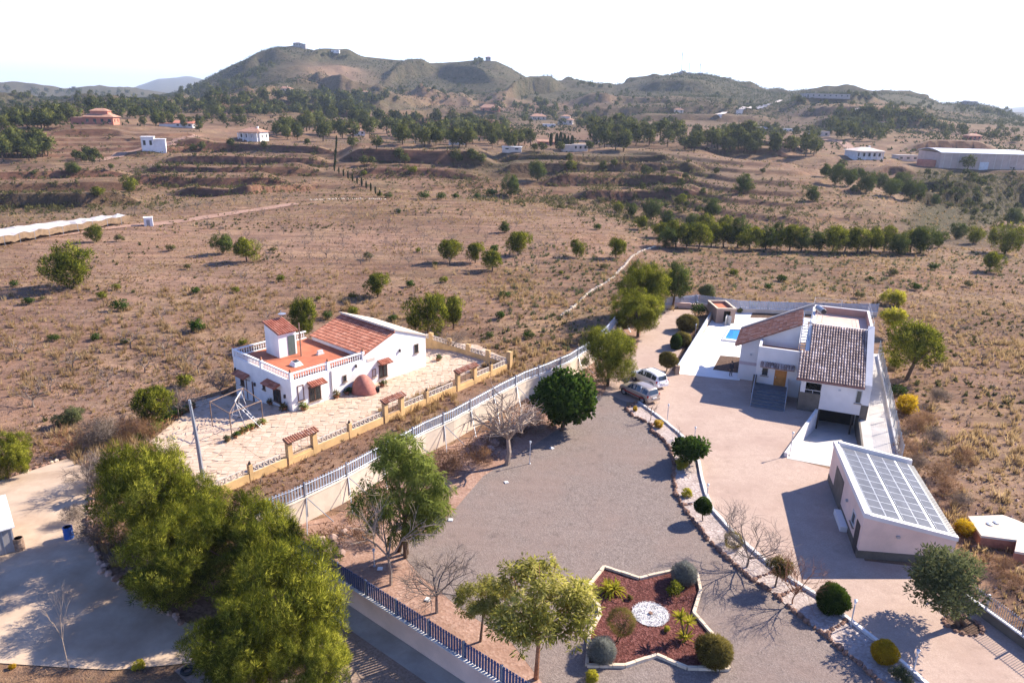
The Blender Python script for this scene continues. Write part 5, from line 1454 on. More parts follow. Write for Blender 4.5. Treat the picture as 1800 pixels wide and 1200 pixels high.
# ------------------------------------------------------------------ lamps
def lamp_post(px, py, top, label, group='slim garden lamp posts'):
    b = G(px, py, 0); h = min(2.6, max(.8, height_at(b, top)))
    r = thing('garden_lamp', label, 'lamp', b, 0, group)
    q = MB(); q.lathe([(.09, 0), (.09, .05), (.035, .08)], 8); q.build('base', M['steel'], r)
    q = MB(); q.tube([(0, 0, .05), (0, 0, h - .22)], .035, 6); q.build('pole', M['white_metal'], r)
    q = MB(); q.lathe([(.04, h - .18), (.065, h - .15), (.08, h - .05), (.06, h), (.02, h + .02)], 9); q.build('globe', M['white_glass'], r)
    q = MB(); q.lathe([(.10, h + .02), (.10, h + .04), (.02, h + .07)], 9); q.build('lamp_cap', M['steel'], r)
for a in [(1125, 707, 680, 'pale garden lamp at the tip of the gravel bed beside the parked cars'),
          (1172.5, 741, 711, 'slim garden lamp on the white kerb, between the cars and the citrus bush'),
          (1219, 785, 751, 'slim garden lamp rising behind the round citrus bush'),
          (1242, 876, 851, 'short garden lamp on the kerb just above the small ball tree'),
          (1388, 800, 760, 'garden lamp at the end of the garage ramp wall'),
          (1495, 1100, 1055, 'garden lamp on the kerb next to the dark green clipped ball'),
          (1604, 1185, 1143, 'garden lamp on the kerb near the clipped yellow ball'),
          (931, 815, 776, 'garden lamp at the gravel edge below the dark round carob tree'),
          (658, 995, 966, 'garden lamp in the shade beside the pale bare tree'),
          (1047, 712, 695, 'garden lamp right of the dark round carob tree'),
          (1222, 588, 570, 'garden lamp by the low railed wall near the trimmed shrubs')]:
    lamp_post(*a)

# ------------------------------------------------------------------ cars
def car(label, f_px, r_px, paint, suv=True, name='parked_car'):
    f, b = G(*f_px), G(*r_px); d = (f - b); wb = 2.62
    ang = math.atan2(d.y, d.x)
    left_side = Vector((-d.y, d.x, 0)).normalized()      # car's left when facing its nose
    mid = (f + b)/2 - Vector((d.y, -d.x, 0)).normalized()*0 
    # seen wheels are on the near (left-hand when nose points left) side; centre lies further away
    far = Vector((d.y, -d.x, 0)).normalized()
    if far.y < 0: far = -far
    c = mid + far*.78
    r = thing(name, label, 'car', (c.x, c.y, 0), ang)
    # stations: x, half width at sill, at belt, at roof, sill z, belt z, top z
    st = [(-2.16, .66, .72, .55, .42, .72, .80), (-2.10, .80, .84, .62, .30, .84, .98), (-1.85, .84, .88, .60, .27, .98, 1.50), (-1.5, .86, .90, .62, .26, 1.0, 1.60), (-.8, .87, .91, .64, .25, 1.0, 1.64), (0, .87, .91, .64, .25, .99, 1.63), (.45, .87, .91, .61, .25, .98, 1.52), (.95, .87, .91, .68, .25, .97, 1.16), (1.15, .86, .90, .74, .25, .96, 1.03), (1.7, .84, .87, .70, .26, .88, .95), (2.02, .78, .80, .60, .30, .76, .84), (2.14, .62, .64, .5, .40, .64, .70)]
    V = []; n = 8
    for x, ws, wbt, wr, zs, zb, zt in st:
        ring = [(ws*.92, zs), (wbt, zs + .22), (wbt, zb), (wr, zt), (-wr, zt), (-wbt, zb), (-wbt, zs + .22), (-ws*.92, zs)]
        V += [(x, y, z) for y, z in ring]
    Fs = [(i*n + j, i*n + (j+1) % n, (i+1)*n + (j+1) % n, (i+1)*n + j) for i in range(len(st) - 1) for j in range(n)]
    Fs += [tuple(range(n)), tuple((len(st)-1)*n + j for j in range(n))[::-1]]
    me = bpy.data.meshes.new('body'); me.from_pydata(V, [], Fs); me.materials.append(M[paint])
    bm = bmesh.new(); bm.from_mesh(me); bmesh.ops.recalc_face_normals(bm, faces=bm.faces)
    bmesh.ops.bevel(bm, geom=[e for e in bm.edges], offset=.045, segments=2, affect='EDGES', profile=.6); bm.to_mesh(me); bm.free()
    me.polygons.foreach_set('use_smooth', [True]*len(me.polygons))
    body = link('body', me, r)
    def st_at(x):
        for a, b2 in zip(st[:-1], st[1:]):
            if a[0] <= x <= b2[0]:
                t = (x - a[0])/(b2[0] - a[0]); return [p + (q - p)*t for p, q in zip(a, b2)]
    def side_pt(x, f, sgn, out_=.012):
        s_ = st_at(x); y = s_[2] + (s_[3] - s_[2])*f; z = s_[5] + (s_[6] - s_[5])*f
        return (x, sgn*(y + out_), z + .004)
    for sgn in (-1, 1):
        for x0, x1, t0, t1 in ((-1.85, -1.25, .80, .88), (-1.18, -.42, .88, .88), (-.35, .38, .88, .86), (.42, .80, .80, .5)):
            q = MB(); q.quad(side_pt(x0, .12, sgn), side_pt(x1, .12, sgn), side_pt(x1, t1, sgn), side_pt(x0, t0, sgn)); q.build('side_window', M['car_glass'], r)
        q = MB(); q.tube([(-1.6, sgn*.6, 1.66), (.1, sgn*.6, 1.68)], .025, 5); q.build('roof_rail', M['rim'], r)
        q = MB(); q.hexa([(.75, sgn*.9, .98), (.92, sgn*.9, .98), (.92, sgn*1.08, .98), (.75, sgn*1.08, .98), (.75, sgn*.9, 1.12), (.92, sgn*.9, 1.10), (.92, sgn*1.08, 1.10), (.75, sgn*1.08, 1.12)]); q.build('wing_mirror', M[paint], r)
        q = MB(); q.hexa([(-2.17, sgn*.50, .78), (-2.05, sgn*.50, .78), (-2.0, sgn*.86, .80), (-2.1, sgn*.86, .80), (-2.12, sgn*.50, .95), (-2.0, sgn*.5, .95), (-1.95, sgn*.855, 1.02), (-2.05, sgn*.84, 1.02)]); q.build('tail_lamp', M['tail_red'], r)
        q = MB(); q.hexa([(2.0, sgn*.45, .68), (2.14, sgn*.45, .68), (2.0, sgn*.80, .68), (1.86, sgn*.82, .68), (1.98, sgn*.45, .82), (2.1, sgn*.45, .82), (1.97, sgn*.79, .84), (1.84, sgn*.81, .84)]); q.build('headlamp', M['white_glass'], r)
        q = MB(); q.box(-1.55, sgn*.90 - .015, .52, 1.3, sgn*.90 + .03, .64); q.build('door_strip', M['tail_red'] if paint == 'car_beige' else M[paint], r)
        for x in (-1.36, 1.30):
            wq = MB(); wq.tube([(x, sgn*.70, .34), (x, sgn*.72, .34), (x, sgn*.90, .34), (x, sgn*.92, .34)], [.31, .345, .345, .31], 18); wh_ = wq.build('wheel', M['tyre'], r)
            q = MB(); q.tube([(x, sgn*.905, .34), (x, sgn*.93, .34)], [.225, .20], 14); q.build('rim', M['rim'], wh_)
            q = MB()
            for k in range(9):
                a0, a1 = math.pi*k/8, 0
            pts = [(x + .41*math.cos(math.pi*k/10), sgn*.895, .34 + .41*math.sin(math.pi*k/10)) for k in range(11)]
            q.tube(pts, .04, 5); q.build('wheel_arch', M['black'], r)
    a, b2 = st[6], st[7]
    q = MB(); q.quad((.50, -.55, 1.505), (.50, .55, 1.505), (1.06, .66, 1.095), (1.06, -.66, 1.095)); ws_ = q.build('windscreen', M['car_glass'], r)
    for v in ws_.data.vertices: v.co.z += .035; v.co.x += .015
    q = MB(); q.quad((-2.075, -.56, 1.04), (-2.075, .56, 1.04), (-1.90, .55, 1.44), (-1.90, -.55, 1.44)); rw = q.build('rear_window', M['car_glass'], r)
    for v in rw.data.vertices: v.co.x -= .035; v.co.z += .01
    q = MB(); q.hexa([(-2.24, -.74, .36), (-2.1, -.8, .36), (-2.1, .8, .36), (-2.24, .74, .36), (-2.24, -.74, .60), (-2.1, -.8, .60), (-2.1, .8, .60), (-2.24, .74, .60)]); q.build('rear_bumper', M[paint], r)
    q = MB(); q.hexa([(2.08, -.78, .30), (2.2, -.66, .30), (2.2, .66, .30), (2.08, .78, .30), (2.08, -.78, .55), (2.2, -.66, .55), (2.2, .66, .55), (2.08, .78, .55)]); q.build('front_bumper', M['black'], r)
    q = MB(); q.box(-2.255, -.26, .63, -2.1, .26, .75); q.build('number_plate', M['white_far'], r)
    q = MB(); q.box(2.1, -.42, .58, 2.17, .42, .72); q.build('grille', M['black'], r)
    return r
car('champagne coloured off-road car parked nearest the gravel yard', (1096.5, 692.5), (1129.5, 708.5), 'car_beige')
car('white compact off-road car parked behind the champagne one', (1113, 667.5), (1147, 683.5), 'car_white')

# ------------------------------------------------------------------ the person by the corner of the house
def person():
    b = G(1284, 661)
    r = thing('person', 'person in dark clothes standing on the forecourt beside the brown bed', 'person', b, RAD(200))
    J = {'pelvis': ((0, 0, .95), .145), 'waist': ((0, 0, 1.10), .135), 'chest': ((0, .01, 1.30), .155), 'neckb': ((0, .01, 1.46), .085), 'neck': ((0, .02, 1.52), .055), 'head': ((0, .03, 1.62), .095), 'crown': ((0, .02, 1.72), .075)}
    E_ = [('pelvis', 'waist'), ('waist', 'chest'), ('chest', 'neckb'), ('neckb', 'neck'), ('neck', 'head'), ('head', 'crown')]
    for s, n in ((-1, 'l'), (1, 'r')):
        J['hip' + n] = ((s*.10, 0, .90), .105); J['knee' + n] = ((s*.115, .015, .50), .068); J['ank' + n] = ((s*.12, -.01, .09), .045); J['toe' + n] = ((s*.135, .15, .035), .035)
        J['sho' + n] = ((s*.19, .0, 1.40), .07); J['elb' + n] = ((s*.25, -.02, 1.12), .045); J['wri' + n] = ((s*.25, .07, .89), .030); J['han' + n] = ((s*.245, .10, .81), .032)
        for k in range(4): J['fin%d' % k + n] = ((s*(.255 - .004*k), .075 + .022*k, .72 + .008*abs(k - 1)), .010); E_.append(('han' + n, 'fin%d' % k + n))
        J['thu' + n] = ((s*.21, .13, .79), .011); E_.append(('han' + n, 'thu' + n))
        E_ += [('pelvis', 'hip' + n), ('hip' + n, 'knee' + n), ('knee' + n, 'ank' + n), ('ank' + n, 'toe' + n), ('chest', 'sho' + n), ('sho' + n, 'elb' + n), ('elb' + n, 'wri' + n), ('wri' + n, 'han' + n)]
    ks = list(J); me = bpy.data.meshes.new('body')
    me.from_pydata([J[k][0] for k in ks], [(ks.index(a), ks.index(b_)) for a, b_ in E_], [])
    o = link('body', me, r)
    sk = o.modifiers.new('skin', 'SKIN'); o.modifiers.new('sub', 'SUBSURF').levels = 1
    for i, k in enumerate(ks):
        me.skin_vertices[0].data[i].radius = (J[k][1],)*2
        me.skin_vertices[0].data[i].use_root = (k == 'pelvis')
    dg = bpy.context.evaluated_depsgraph_get()
    nm = bpy.data.meshes.new_from_object(o.evaluated_get(dg))
    o.modifiers.clear(); o.data = nm
    for m in (M['cloth_dark'], M['cloth_trousers'], M['skin'], M['black']): nm.materials.append(m)
    for p in nm.polygons:
        c = p.center
        p.material_index = 3 if c.z < .09 else 1 if c.z < .98 and abs(c.x) < .21 else 2 if (c.z > 1.5 or (c.z < .89 and abs(c.x) > .2)) else 0
        p.use_smooth = True
    q = MB(); q.lathe([(.098, 1.655), (.102, 1.70), (.085, 1.765), (.04, 1.80), (.005, 1.805)], 10, (0, .01, 0)); q.build('hair', M['hair'], r, smooth=True)
    q = MB(); q.lathe([(.012, 0), (.02, .03), (.004, .05)], 6, (0, .125, 1.60)); q.build('nose', M['skin'], r)
person()

# ------------------------------------------------------------------ odds and ends at the edges
def left_shed():
    o = on(30, 968)
    r = thing('metal_shed', 'small grey shed with a white metal roof cut by the left edge', 'shed', o, RAD(40))
    q = MB(); q.box(-4.2, 0, -.2, 0, 3.9, 1.75); q.build('wall', M['grey_far'], r)
    q = MB(); q.hexa([(-4.4, -.15, 1.76), (.15, -.15, 1.76), (.15, 4.1, 2.1), (-4.4, 4.1, 2.1), (-4.4, -.15, 1.84), (.15, -.15, 1.84), (.15, 4.1, 2.18), (-4.4, 4.1, 2.18)]); q.build('roof', M['white_far'], r)
    q = MB()
    for k in range(9): q.box(-4.1 + k*.5, -.03, -.1, -4.06 + k*.5, -.005, 1.7)
    q.build('wall_rib', M['steel'], r)
left_shed()
def barrel(px, py, mat, label, name, lid):
    o = on(px, py); r = thing(name, label, 'barrel', o)
    q = MB(); q.lathe([(.27, 0), (.30, .02), (.29, .3), (.31, .32), (.29, .34), (.29, .58), (.31, .6), (.29, .62), (.30, .88), (.27, .9)], 12); q.build('drum', mat, r)
    q = MB(); q.lathe([(.26, .88), (.25, .9)], 12); q.build('lid', lid, r)
barrel(36, 966, M['rust'], 'rusty metal drum beside the white roofed shed', 'oil_drum', M['dark_iron'])
barrel(122, 946, M['blue_plastic'], 'blue plastic tub on the drive by the dead grey bush', 'plastic_tub', M['black'])
def cistern():
    k = lambda x, y: (1440 + x/3.53, 860 + y/3.53)
    top = [k(*p) for p in [(1010, 285), (1225, 312), (1212, 378), (1290, 392), (1310, 228), (1210, 185), (1140, 160), (930, 168)]]
    P = [G(a, b, .85) for a, b in top]; o = G(*k(1010, 325)); r = thing('water_cistern', 'pale flat concrete cistern with brick sides beyond the solar outbuilding', 'cistern', o)
    L = [p - o for p in P]
    q = MB(); q.prism([(p.x, p.y) for p in L], -.1, .70); q.build('brick_side', pm('orange_brick_side', (.50, .20, .12), .25, 3, .9), r)
    c = sum((Vector((p.x, p.y, 0)) for p in L), Vector())/len(L)
    q = MB(); q.prism([(c.x + (p.x - c.x)*1.03, c.y + (p.y - c.y)*1.03) for p in L], .702, .86); q.build('slab', M['cream_wall'], r)
    for i, t in enumerate(((.9, .9), (1.5, 1.1))):
        q = MB(); q.lathe([(.22, .86), (.22, .93), (.05, .96)], 10, (t[0], t[1], 0)); q.build('hatch', M['steel'], r)
cistern()
def netting():
    P = [on(a, b) for a, b in [(-140, 462), (0, 434), (120, 412), (238, 392)]]
    o = P[0].copy(); r = thing('crop_netting', 'long low white netting tunnel over crops at the left field edge', 'netting', o)
    q = MB(); rr = random.Random(3); back = Vector((2.0, 9, 0)); rows = []
    for i in range(len(P) - 1):
        for k in range(14):
            p = P[i].lerp(P[i+1], k/14) - o; f = (i + k/14)/(len(P) - 1)
            wd = 17*(1 - .72*f); dv = (P[i+1] - P[i]).to_2d().normalized(); nv = Vector((-dv.y, dv.x))
            rows.append([(p.x + nv.x*wd*j/4, p.y + nv.y*wd*j/4, p.z + 1.9 + .16*math.sin(k*1.7 + 1.3*j) + rr.uniform(-.12, .12) - (.5 if j == 4 else 0)) for j in range(5)])
    n = 5
    for ra in rows:
        q.v += ra
    for i in range(len(rows) - 1):
        for j in range(n - 1): q.f.append((i*n + j, (i+1)*n + j, (i+1)*n + j + 1, i*n + j + 1)); q.m.append(0)
    q.build('net_roof', M['netting'], r)
    sd = MB()
    for a, b in zip(rows[:-1], rows[1:]):
        sd.quad((a[0][0], a[0][1], a[0][2] - .02), (b[0][0], b[0][1], b[0][2] - .02), (b[0][0], b[0][1], b[0][2] - 1.3), (a[0][0], a[0][1], a[0][2] - 1.2))
    sd.build('net_side', M['net_side'], r)
    pb = MB()
    for ra in rows[::3]:
        pb.tube([(ra[0][0], ra[0][1], ra[0][2] - 2.8), ra[0]], .05, 4)
    pb.build('support_post', M['steel'], r)
netting()
def white_hut():
    o = on(262, 397); r = thing('pump_hut', 'tiny white block hut standing at the end of the white crop netting', 'hut', o, RAD(25))
    q = MB(); q.box(-.9, -.9, -.3, .9, .9, 1.9); q.build('wall', M['white_far'], r)
    q = MB(); q.box(-1.0, -1.0, 1.9, 1.0, 1.0, 2.0); q.build('roof', M['white_wall'], r)
    q = MB(); q.box(-.4, -.93, -.1, .3, -.9, 1.5); q.build('door', M['grey_far'], r)
white_hut()
# whitewashed stone kerb running across the field
FK = [(1192, 427), (1150, 434), (1124, 443), (1108, 454), (1099, 466), (1076, 489), (1066, 497), (1050, 505), (1036, 514), (1022, 527), (1008, 541), (985, 556)]
stone_line('field_kerb', 'thin whitewashed stone line crossing the field to the boundary fence', 'stone line', [on(a, b) for a, b in FK], .42, .30, ST_W, 'pale_stone', .12, .7, 296)
stone_line('field_kerb', 'faint pale stone line at the far edge of the central field', 'stone line', [on(a, b) for a, b in [(545, 352), (600, 350), (680, 351)]], .6, .35, ST_W, 'pale_stone', .1, .7, 120)
# ------------------------------------------------------------------ plant builders
def unit(n, g):
    v = g.normal(size=(n, 3)); return v/np.linalg.norm(v, axis=1, keepdims=True)
def leaf_soup(C, R, per, L, W, g, out_=.7, up=.25, rhomb=False, flat=0.0, tint0=None, tvar=.18, shell=.35):
    k = len(C); n = k*per
    C_ = np.repeat(C, per, 0); R_ = np.repeat(np.broadcast_to(R, (k,)), per)
    u = unit(n, g); rad = R_*(shell + (1 - shell)*g.random(n)**.6)
    P = C_ + u*rad[:, None]
    D = unit(n, g)*.6 + u*out_; D[:, 2] += up; D[:, 2] *= (1 - flat)
    D /= np.linalg.norm(D, axis=1, keepdims=True)
    Sd = np.cross(D, unit(n, g)); Sd /= np.linalg.norm(Sd, axis=1, keepdims=True) + 1e-9
    l = L*(.7 + .6*g.random(n)); w_ = W*(.7 + .6*g.random(n))
    a = P - Sd*w_[:, None]/2; b = P + Sd*w_[:, None]/2; t = P + D*l[:, None]
    t0 = np.repeat(g.random(k)*.8 + .06 if tint0 is None else tint0, per)
    tint = np.clip(t0 + g.normal(size=n)*tvar, 0, 1)
    if rhomb:
        m = P + D*(l*.5)[:, None]; a = m - Sd*w_[:, None]/2; b = m + Sd*w_[:, None]/2
        return np.concatenate([np.stack([P, b, a], 1), np.stack([a, b, t], 1)]), np.concatenate([tint, tint])
    return np.stack([a, b, t], 1), tint
def lobed(k, g, nl=8, inner=.5, rl=(.42, .62), sq=.85, low=-.55):
    """clump centres on the outsides of several overlapping lobes: an uneven crown about one unit in radius"""
    lc = unit(nl, g)*(inner*(.6 + .5*g.random(nl)))[:, None]; lc[:, 2] *= sq; lr = g.uniform(rl[0], rl[1], nl)
    out_ = []
    while len(out_) < k:
        i = g.integers(nl); d = unit(1, g)[0]; p = lc[i] + d*lr[i]*(.75 + .3*g.random()); p[2] *= sq
        ins = np.sum(np.linalg.norm((p - lc)/lr[:, None], axis=1) < .7)
        if ins > 0 and g.random() < .8: continue
        if p[2] < low: continue
        out_.append(p)
    return np.array(out_)
def spread(k, g, sq=.6, low=-.4, gap=.42, inner=.35):
    """clump centres through an open, spreading crown with gaps"""
    out_ = []; sd = int(g.integers(1000))
    while len(out_) < k:
        p = g.uniform(-1, 1, 3); q = np.linalg.norm(p)
        if q > 1 or q < inner or p[2] < low*(1.2 - .8*np.hypot(p[0], p[1])): continue
        if float(vnoise(p[0]*2.6 + 7 + p[2]*1.7, p[1]*2.6 + 3, sd)) < gap: continue
        out_.append([p[0], p[1], p[2]*sq])
    return np.array(out_)
def crown_mesh(name, mat, seed, k, per, L, W, cr=.2, rhomb=False, up=.25, nl=8, inner=.5, rl=(.42, .62), sq=.85, low=-.55, core=False, tvar=.18, flat=0.0, open_=None, fill=0):
    g = np.random.default_rng(seed)
    C = spread(k, g, sq, low, open_) if open_ else lobed(k, g, nl, inner, rl, sq, low)
    if fill: C = np.concatenate([C, spread(fill, g, sq, low, .36)*.86])
    V, t = leaf_soup(C, cr, per, L, W, g, .7, up, rhomb, flat, None, tvar)
    Cn = np.repeat(C, per, 0); Cn = np.concatenate([Cn, Cn]) if rhomb else Cn
    o1 = outward(V); o2 = V.mean(1) - Cn; o2 /= np.linalg.norm(o2, axis=1, keepdims=True) + 1e-9
    return soup(name, V, M[mat], t, o1*.6 + o2*.5)
def ball_mesh(name, mat, seed, n, L, W, sq=1.0, core=True, rough=.05):
    g = np.random.default_rng(seed)
    u = unit(n, g); r = 1 + rough*(fbm(u[:, 0]*2 + seed, u[:, 1]*2 + u[:, 2]*1.7, 3, seed)*2.0)
    D = u + unit(n, g)*.75; D /= np.linalg.norm(D, axis=1, keepdims=True)
    Sd = np.cross(D, unit(n, g)); Sd /= np.linalg.norm(Sd, axis=1, keepdims=True) + 1e-9
    P = u*(r*(.93 - .12*g.random(n)))[:, None]
    l = L*(.6 + .8*g.random(n)); w_ = W*(.7 + .6*g.random(n))
    V = np.stack([P - Sd*w_[:, None]/2, P + Sd*w_[:, None]/2, P + D*l[:, None]], 1)
    t = np.clip(.45 + .25*fbm(u[:, 0]*3, u[:, 1]*3 + u[:, 2]*4, 2, seed + 4)*2 + g.normal(size=n)*.18, 0, 1)
    if core:
        bm = bmesh.new(); bmesh.ops.create_icosphere(bm, subdivisions=2, radius=.84)  # dark inner sphere added to block light passing between the leaves
        T = np.array([[tuple(v.co) for v in f.verts] for f in bm.faces]); bm.free()
        V = np.concatenate([V, T]); t = np.concatenate([t, np.full(len(T), .12)])
    V = V.copy(); V[:, :, 2] *= sq
    return soup(name, V, M[mat], t, outward(V, (0, 0, 0)) + .35*unit(len(V), g))
PINE_N = [crown_mesh('crown', 'pine', 100 + i, 400, 84, .072, .0095, .095, nl=24, inner=.72, rl=(.15, .38), sq=.95, low=-.9, up=.5, tvar=.22, fill=190) for i in range(3)]
PINE_M = [crown_mesh('crown', 'pine', 120 + i, 190, 34, .125, .030, .14, nl=13, inner=.6, rl=(.22, .48), sq=.95, low=-1, up=.45, tvar=.22) for i in range(4)]
PINE_D = [crown_mesh('crown', 'pine_dark', 130 + i, 190, 34, .125, .030, .14, nl=13, inner=.58, rl=(.22, .48), sq=.95, low=-1, up=.45, tvar=.22) for i in range(3)]
CAROB = crown_mesh('crown', 'carob', 140, 260, 34, .12, .085, .16, True, .15, 12, .42, (.45, .6), .92, -.75)
PEPPER = crown_mesh('crown', 'pepper', 141, 270, 64, .12, .017, .105, False, -.7, sq=1.1, low=-.9, tvar=.26, open_=.50)
ACACIA = [crown_mesh('crown', 'acacia', 142 + i, 215, 52, .095, .024, .10, True, -.25, sq=.60, low=-.35, flat=.3, tvar=.28, open_=.48) for i in range(2)]
OLIVE = [crown_mesh('crown', 'olive', 145 + i, 260, 34, .10, .034, .14, True, .2, 14, .66, (.25, .42), .85, -.8, tvar=.22) for i in range(2)]
CITRUS = crown_mesh('crown', 'carob', 147, 150, 26, .20, .090, .15, True, .35, 8, .45, (.4, .58), .8, -.6)
BRONZE = crown_mesh('crown', 'brownleaf', 148, 130, 26, .17, .055, .17, False, .3, 8, .45, (.4, .55), .9, -.7)
YELLOWB = [crown_mesh('crown', 'yellow', 149 + i, 130, 24, .18, .055, .17, False, .5, 8, .45, (.35, .55), .95, -.8) for i in range(2)]
LIME = crown_mesh('crown', 'yellowgreen', 152, 110, 24, .2, .06, .18, False, .4, 7, .45, (.4, .55), .9, -.8)
RUSTY = [crown_mesh('twigs', 'rusty', 153 + i, 90, 26, .26, .012, .22, False, .7, 7, .5, (.3, .5), .9, -.9, tvar=.25) for i in range(2)]
GREYTW = [crown_mesh('twigs', 'greytwig', 156 + i, 100, 30, .26, .012, .22, False, .5, 7, .5, (.3, .5), .9, -.9, tvar=.25) for i in range(2)]
SCRUB = [crown_mesh('foliage', 'scrubleaf', 160 + i, 30, 16, .32, .10, .26, False, .5, 5, .4, (.4, .6), .8, -.3) for i in range(4)]
GREENB = [crown_mesh('foliage', 'pine', 166 + i, 40, 20, .28, .08, .24, False, .4, 5, .4, (.4, .6), .9, -.5) for i in range(3)]
DARKB = [crown_mesh('foliage', 'carob', 170 + i, 40, 18, .26, .10, .24, True, .3, 5, .4, (.4, .6), .85, -.5) for i in range(2)]
BALL_G = ball_mesh('crown', 'ball', 180, 5200, .13, .06, .93, rough=.11)
BALL_Y = ball_mesh('crown', 'yellow', 181, 5200, .13, .055, .93, rough=.12)
BALL_S = ball_mesh('crown', 'greysage', 182, 5200, .20, .030, .95, rough=.12)
BALL_B = ball_mesh('crown', 'brownleaf', 183, 5000, .22, .05, .88, rough=.16)
BALL_O = ball_mesh('crown', 'brownleaf', 184, 3500, .30, .022, .9, rough=.12, core=False)
CONE_G = ball_mesh('crown', 'ball', 185, 3000, .14, .07, 1.45)
SMALL = [crown_mesh('plant', m, 190 + i, 16, 12, .5, .15, .34, True, .5, 4, .22, (.4, .6), 1.0, -.4) for i, m in enumerate(('carob', 'olive', 'pepper', 'brownleaf'))]
def far_tree(seed, mat, cone=False):
    g = np.random.default_rng(seed)
    C = lobed(46, g, 6, .45, (.45, .62), 1.0, -.85)
    if cone: C[:, :2] *= np.clip(.95 - .55*C[:, 2:3], .2, 1.3); C[:, 2] *= 1.15
    V, t = leaf_soup(C, .22, 11, .34, .15, g, .6, .35)
    V = V*.40; V[:, :, 2] += .56
    q = MB(); q.tube([(0, 0, -.12), (.01, 0, .3), (0, .01, .6)], [.035, .028, .015], 5)
    T = []
    for f in q.f:
        for k in range(1, len(f) - 1): T.append([q.v[f[0]], q.v[f[k]], q.v[f[k+1]]])
    nf = len(V)
    VV = np.concatenate([V, np.array(T)])
    me = soup('far_tree', VV, M[mat], np.concatenate([t, np.full(len(T), .1)]), outward(VV, (0, 0, .5)) + .5*unit(len(VV), g))
    me.materials.append(M['bark']); mi = np.zeros(nf + len(T), np.int32); mi[nf:] = 1
    me.polygons.foreach_set('material_index', mi)
    return me
FAR = [far_tree(200 + i, 'pine_far') for i in range(5)] + [far_tree(207 + i, 'pine_far', True) for i in range(2)]
def cypress_mesh(seed):
    g = np.random.default_rng(seed); n = 420
    z = g.random(n)**.9; a = g.uniform(0, 6.283, n); r = .13*np.sin(np.pi*np.clip(z*.92 + .08, 0, 1))**.6
    P = np.stack([r*np.cos(a), r*np.sin(a), z*.95 + .04], 1); D = np.stack([np.cos(a)*.35, np.sin(a)*.35, np.ones(n)], 1)
    Sd = np.stack([-np.sin(a), np.cos(a), np.zeros(n)], 1)
    V = np.stack([P - Sd*.03, P + Sd*.03, P + D*.12], 1)
    return soup('cypress', V, M['cypress'], np.clip(.4 + g.normal(size=n)*.25, 0, 1))
CYP = [cypress_mesh(i) for i in range(3)]
def bare_mesh(seed, mat, levels=(5, 4, 3, 3), spread=.75, trunk=.28, sides=4, rise=.35, r0=.022, name='branches'):
    """leafless tree one unit tall: trunk, limbs, branches, twigs as tapering tubes"""
    rr = random.Random(seed); q = MB()
    def grow(p, d, L, r, lv):
        e = p + d*L; m = p.lerp(e, .5) + Vector((rr.uniform(-1, 1), rr.uniform(-1, 1), rr.uniform(-1, 1)))*L*.07
        sd = sides if lv < 2 else 3
        q.tube([p, m, e], [r, r*.85, r*.62], sd, False)
        if lv >= len(levels): return
        n = levels[lv]
        for k in range(n):
            f = rr.uniform(.45, 1.0) if lv > 0 else rr.uniform(.85, 1.0)
            b = p.lerp(e, f)
            ax = Vector((rr.gauss(0, 1), rr.gauss(0, 1), rr.gauss(0, .6))); ax = (ax - d*ax.dot(d))
            if ax.length < 1e-3: continue
            ax.normalize()
            if lv == 0: t = 2*math.pi*(k + rr.random()*.6)/n; ax = Vector((math.cos(t), math.sin(t), 0))
            nd = (d + ax*rr.uniform(.6, 1.1)*spread*1.6 + Vector((0, 0, rise*.5))).normalized()
            grow(b, nd, L*rr.uniform(.55, .85) if lv > 0 else .34*rr.uniform(.8, 1.2), r*.55, lv + 1)
    grow(Vector((0, 0, -.03)), Vector((rr.uniform(-.06, .06), rr.uniform(-.06, .06), 1)).normalized(), trunk, r0, 0)
    return q.mesh(name, M[mat], False)
BARE_P = [bare_mesh(1 + i, 'bark_pale', (4, 4, 4, 3), .6, .34, 6, .5, .018) for i in range(2)]
BARE_G = [bare_mesh(11 + i, 'bark_grey', (6, 5, 4, 4), .8, .30, 5, .3, .019) for i in range(3)]
BARE_R = [bare_mesh(21 + i, 'bark_red', (6, 5, 4, 3), .75, .22, 5, .35, .014) for i in range(2)]
ALM = [bare_mesh(31 + i, 'bark_grey', (4, 3, 3, 2), .8, .3, 3, .35, .03, 'almond_tree') for i in range(4)]

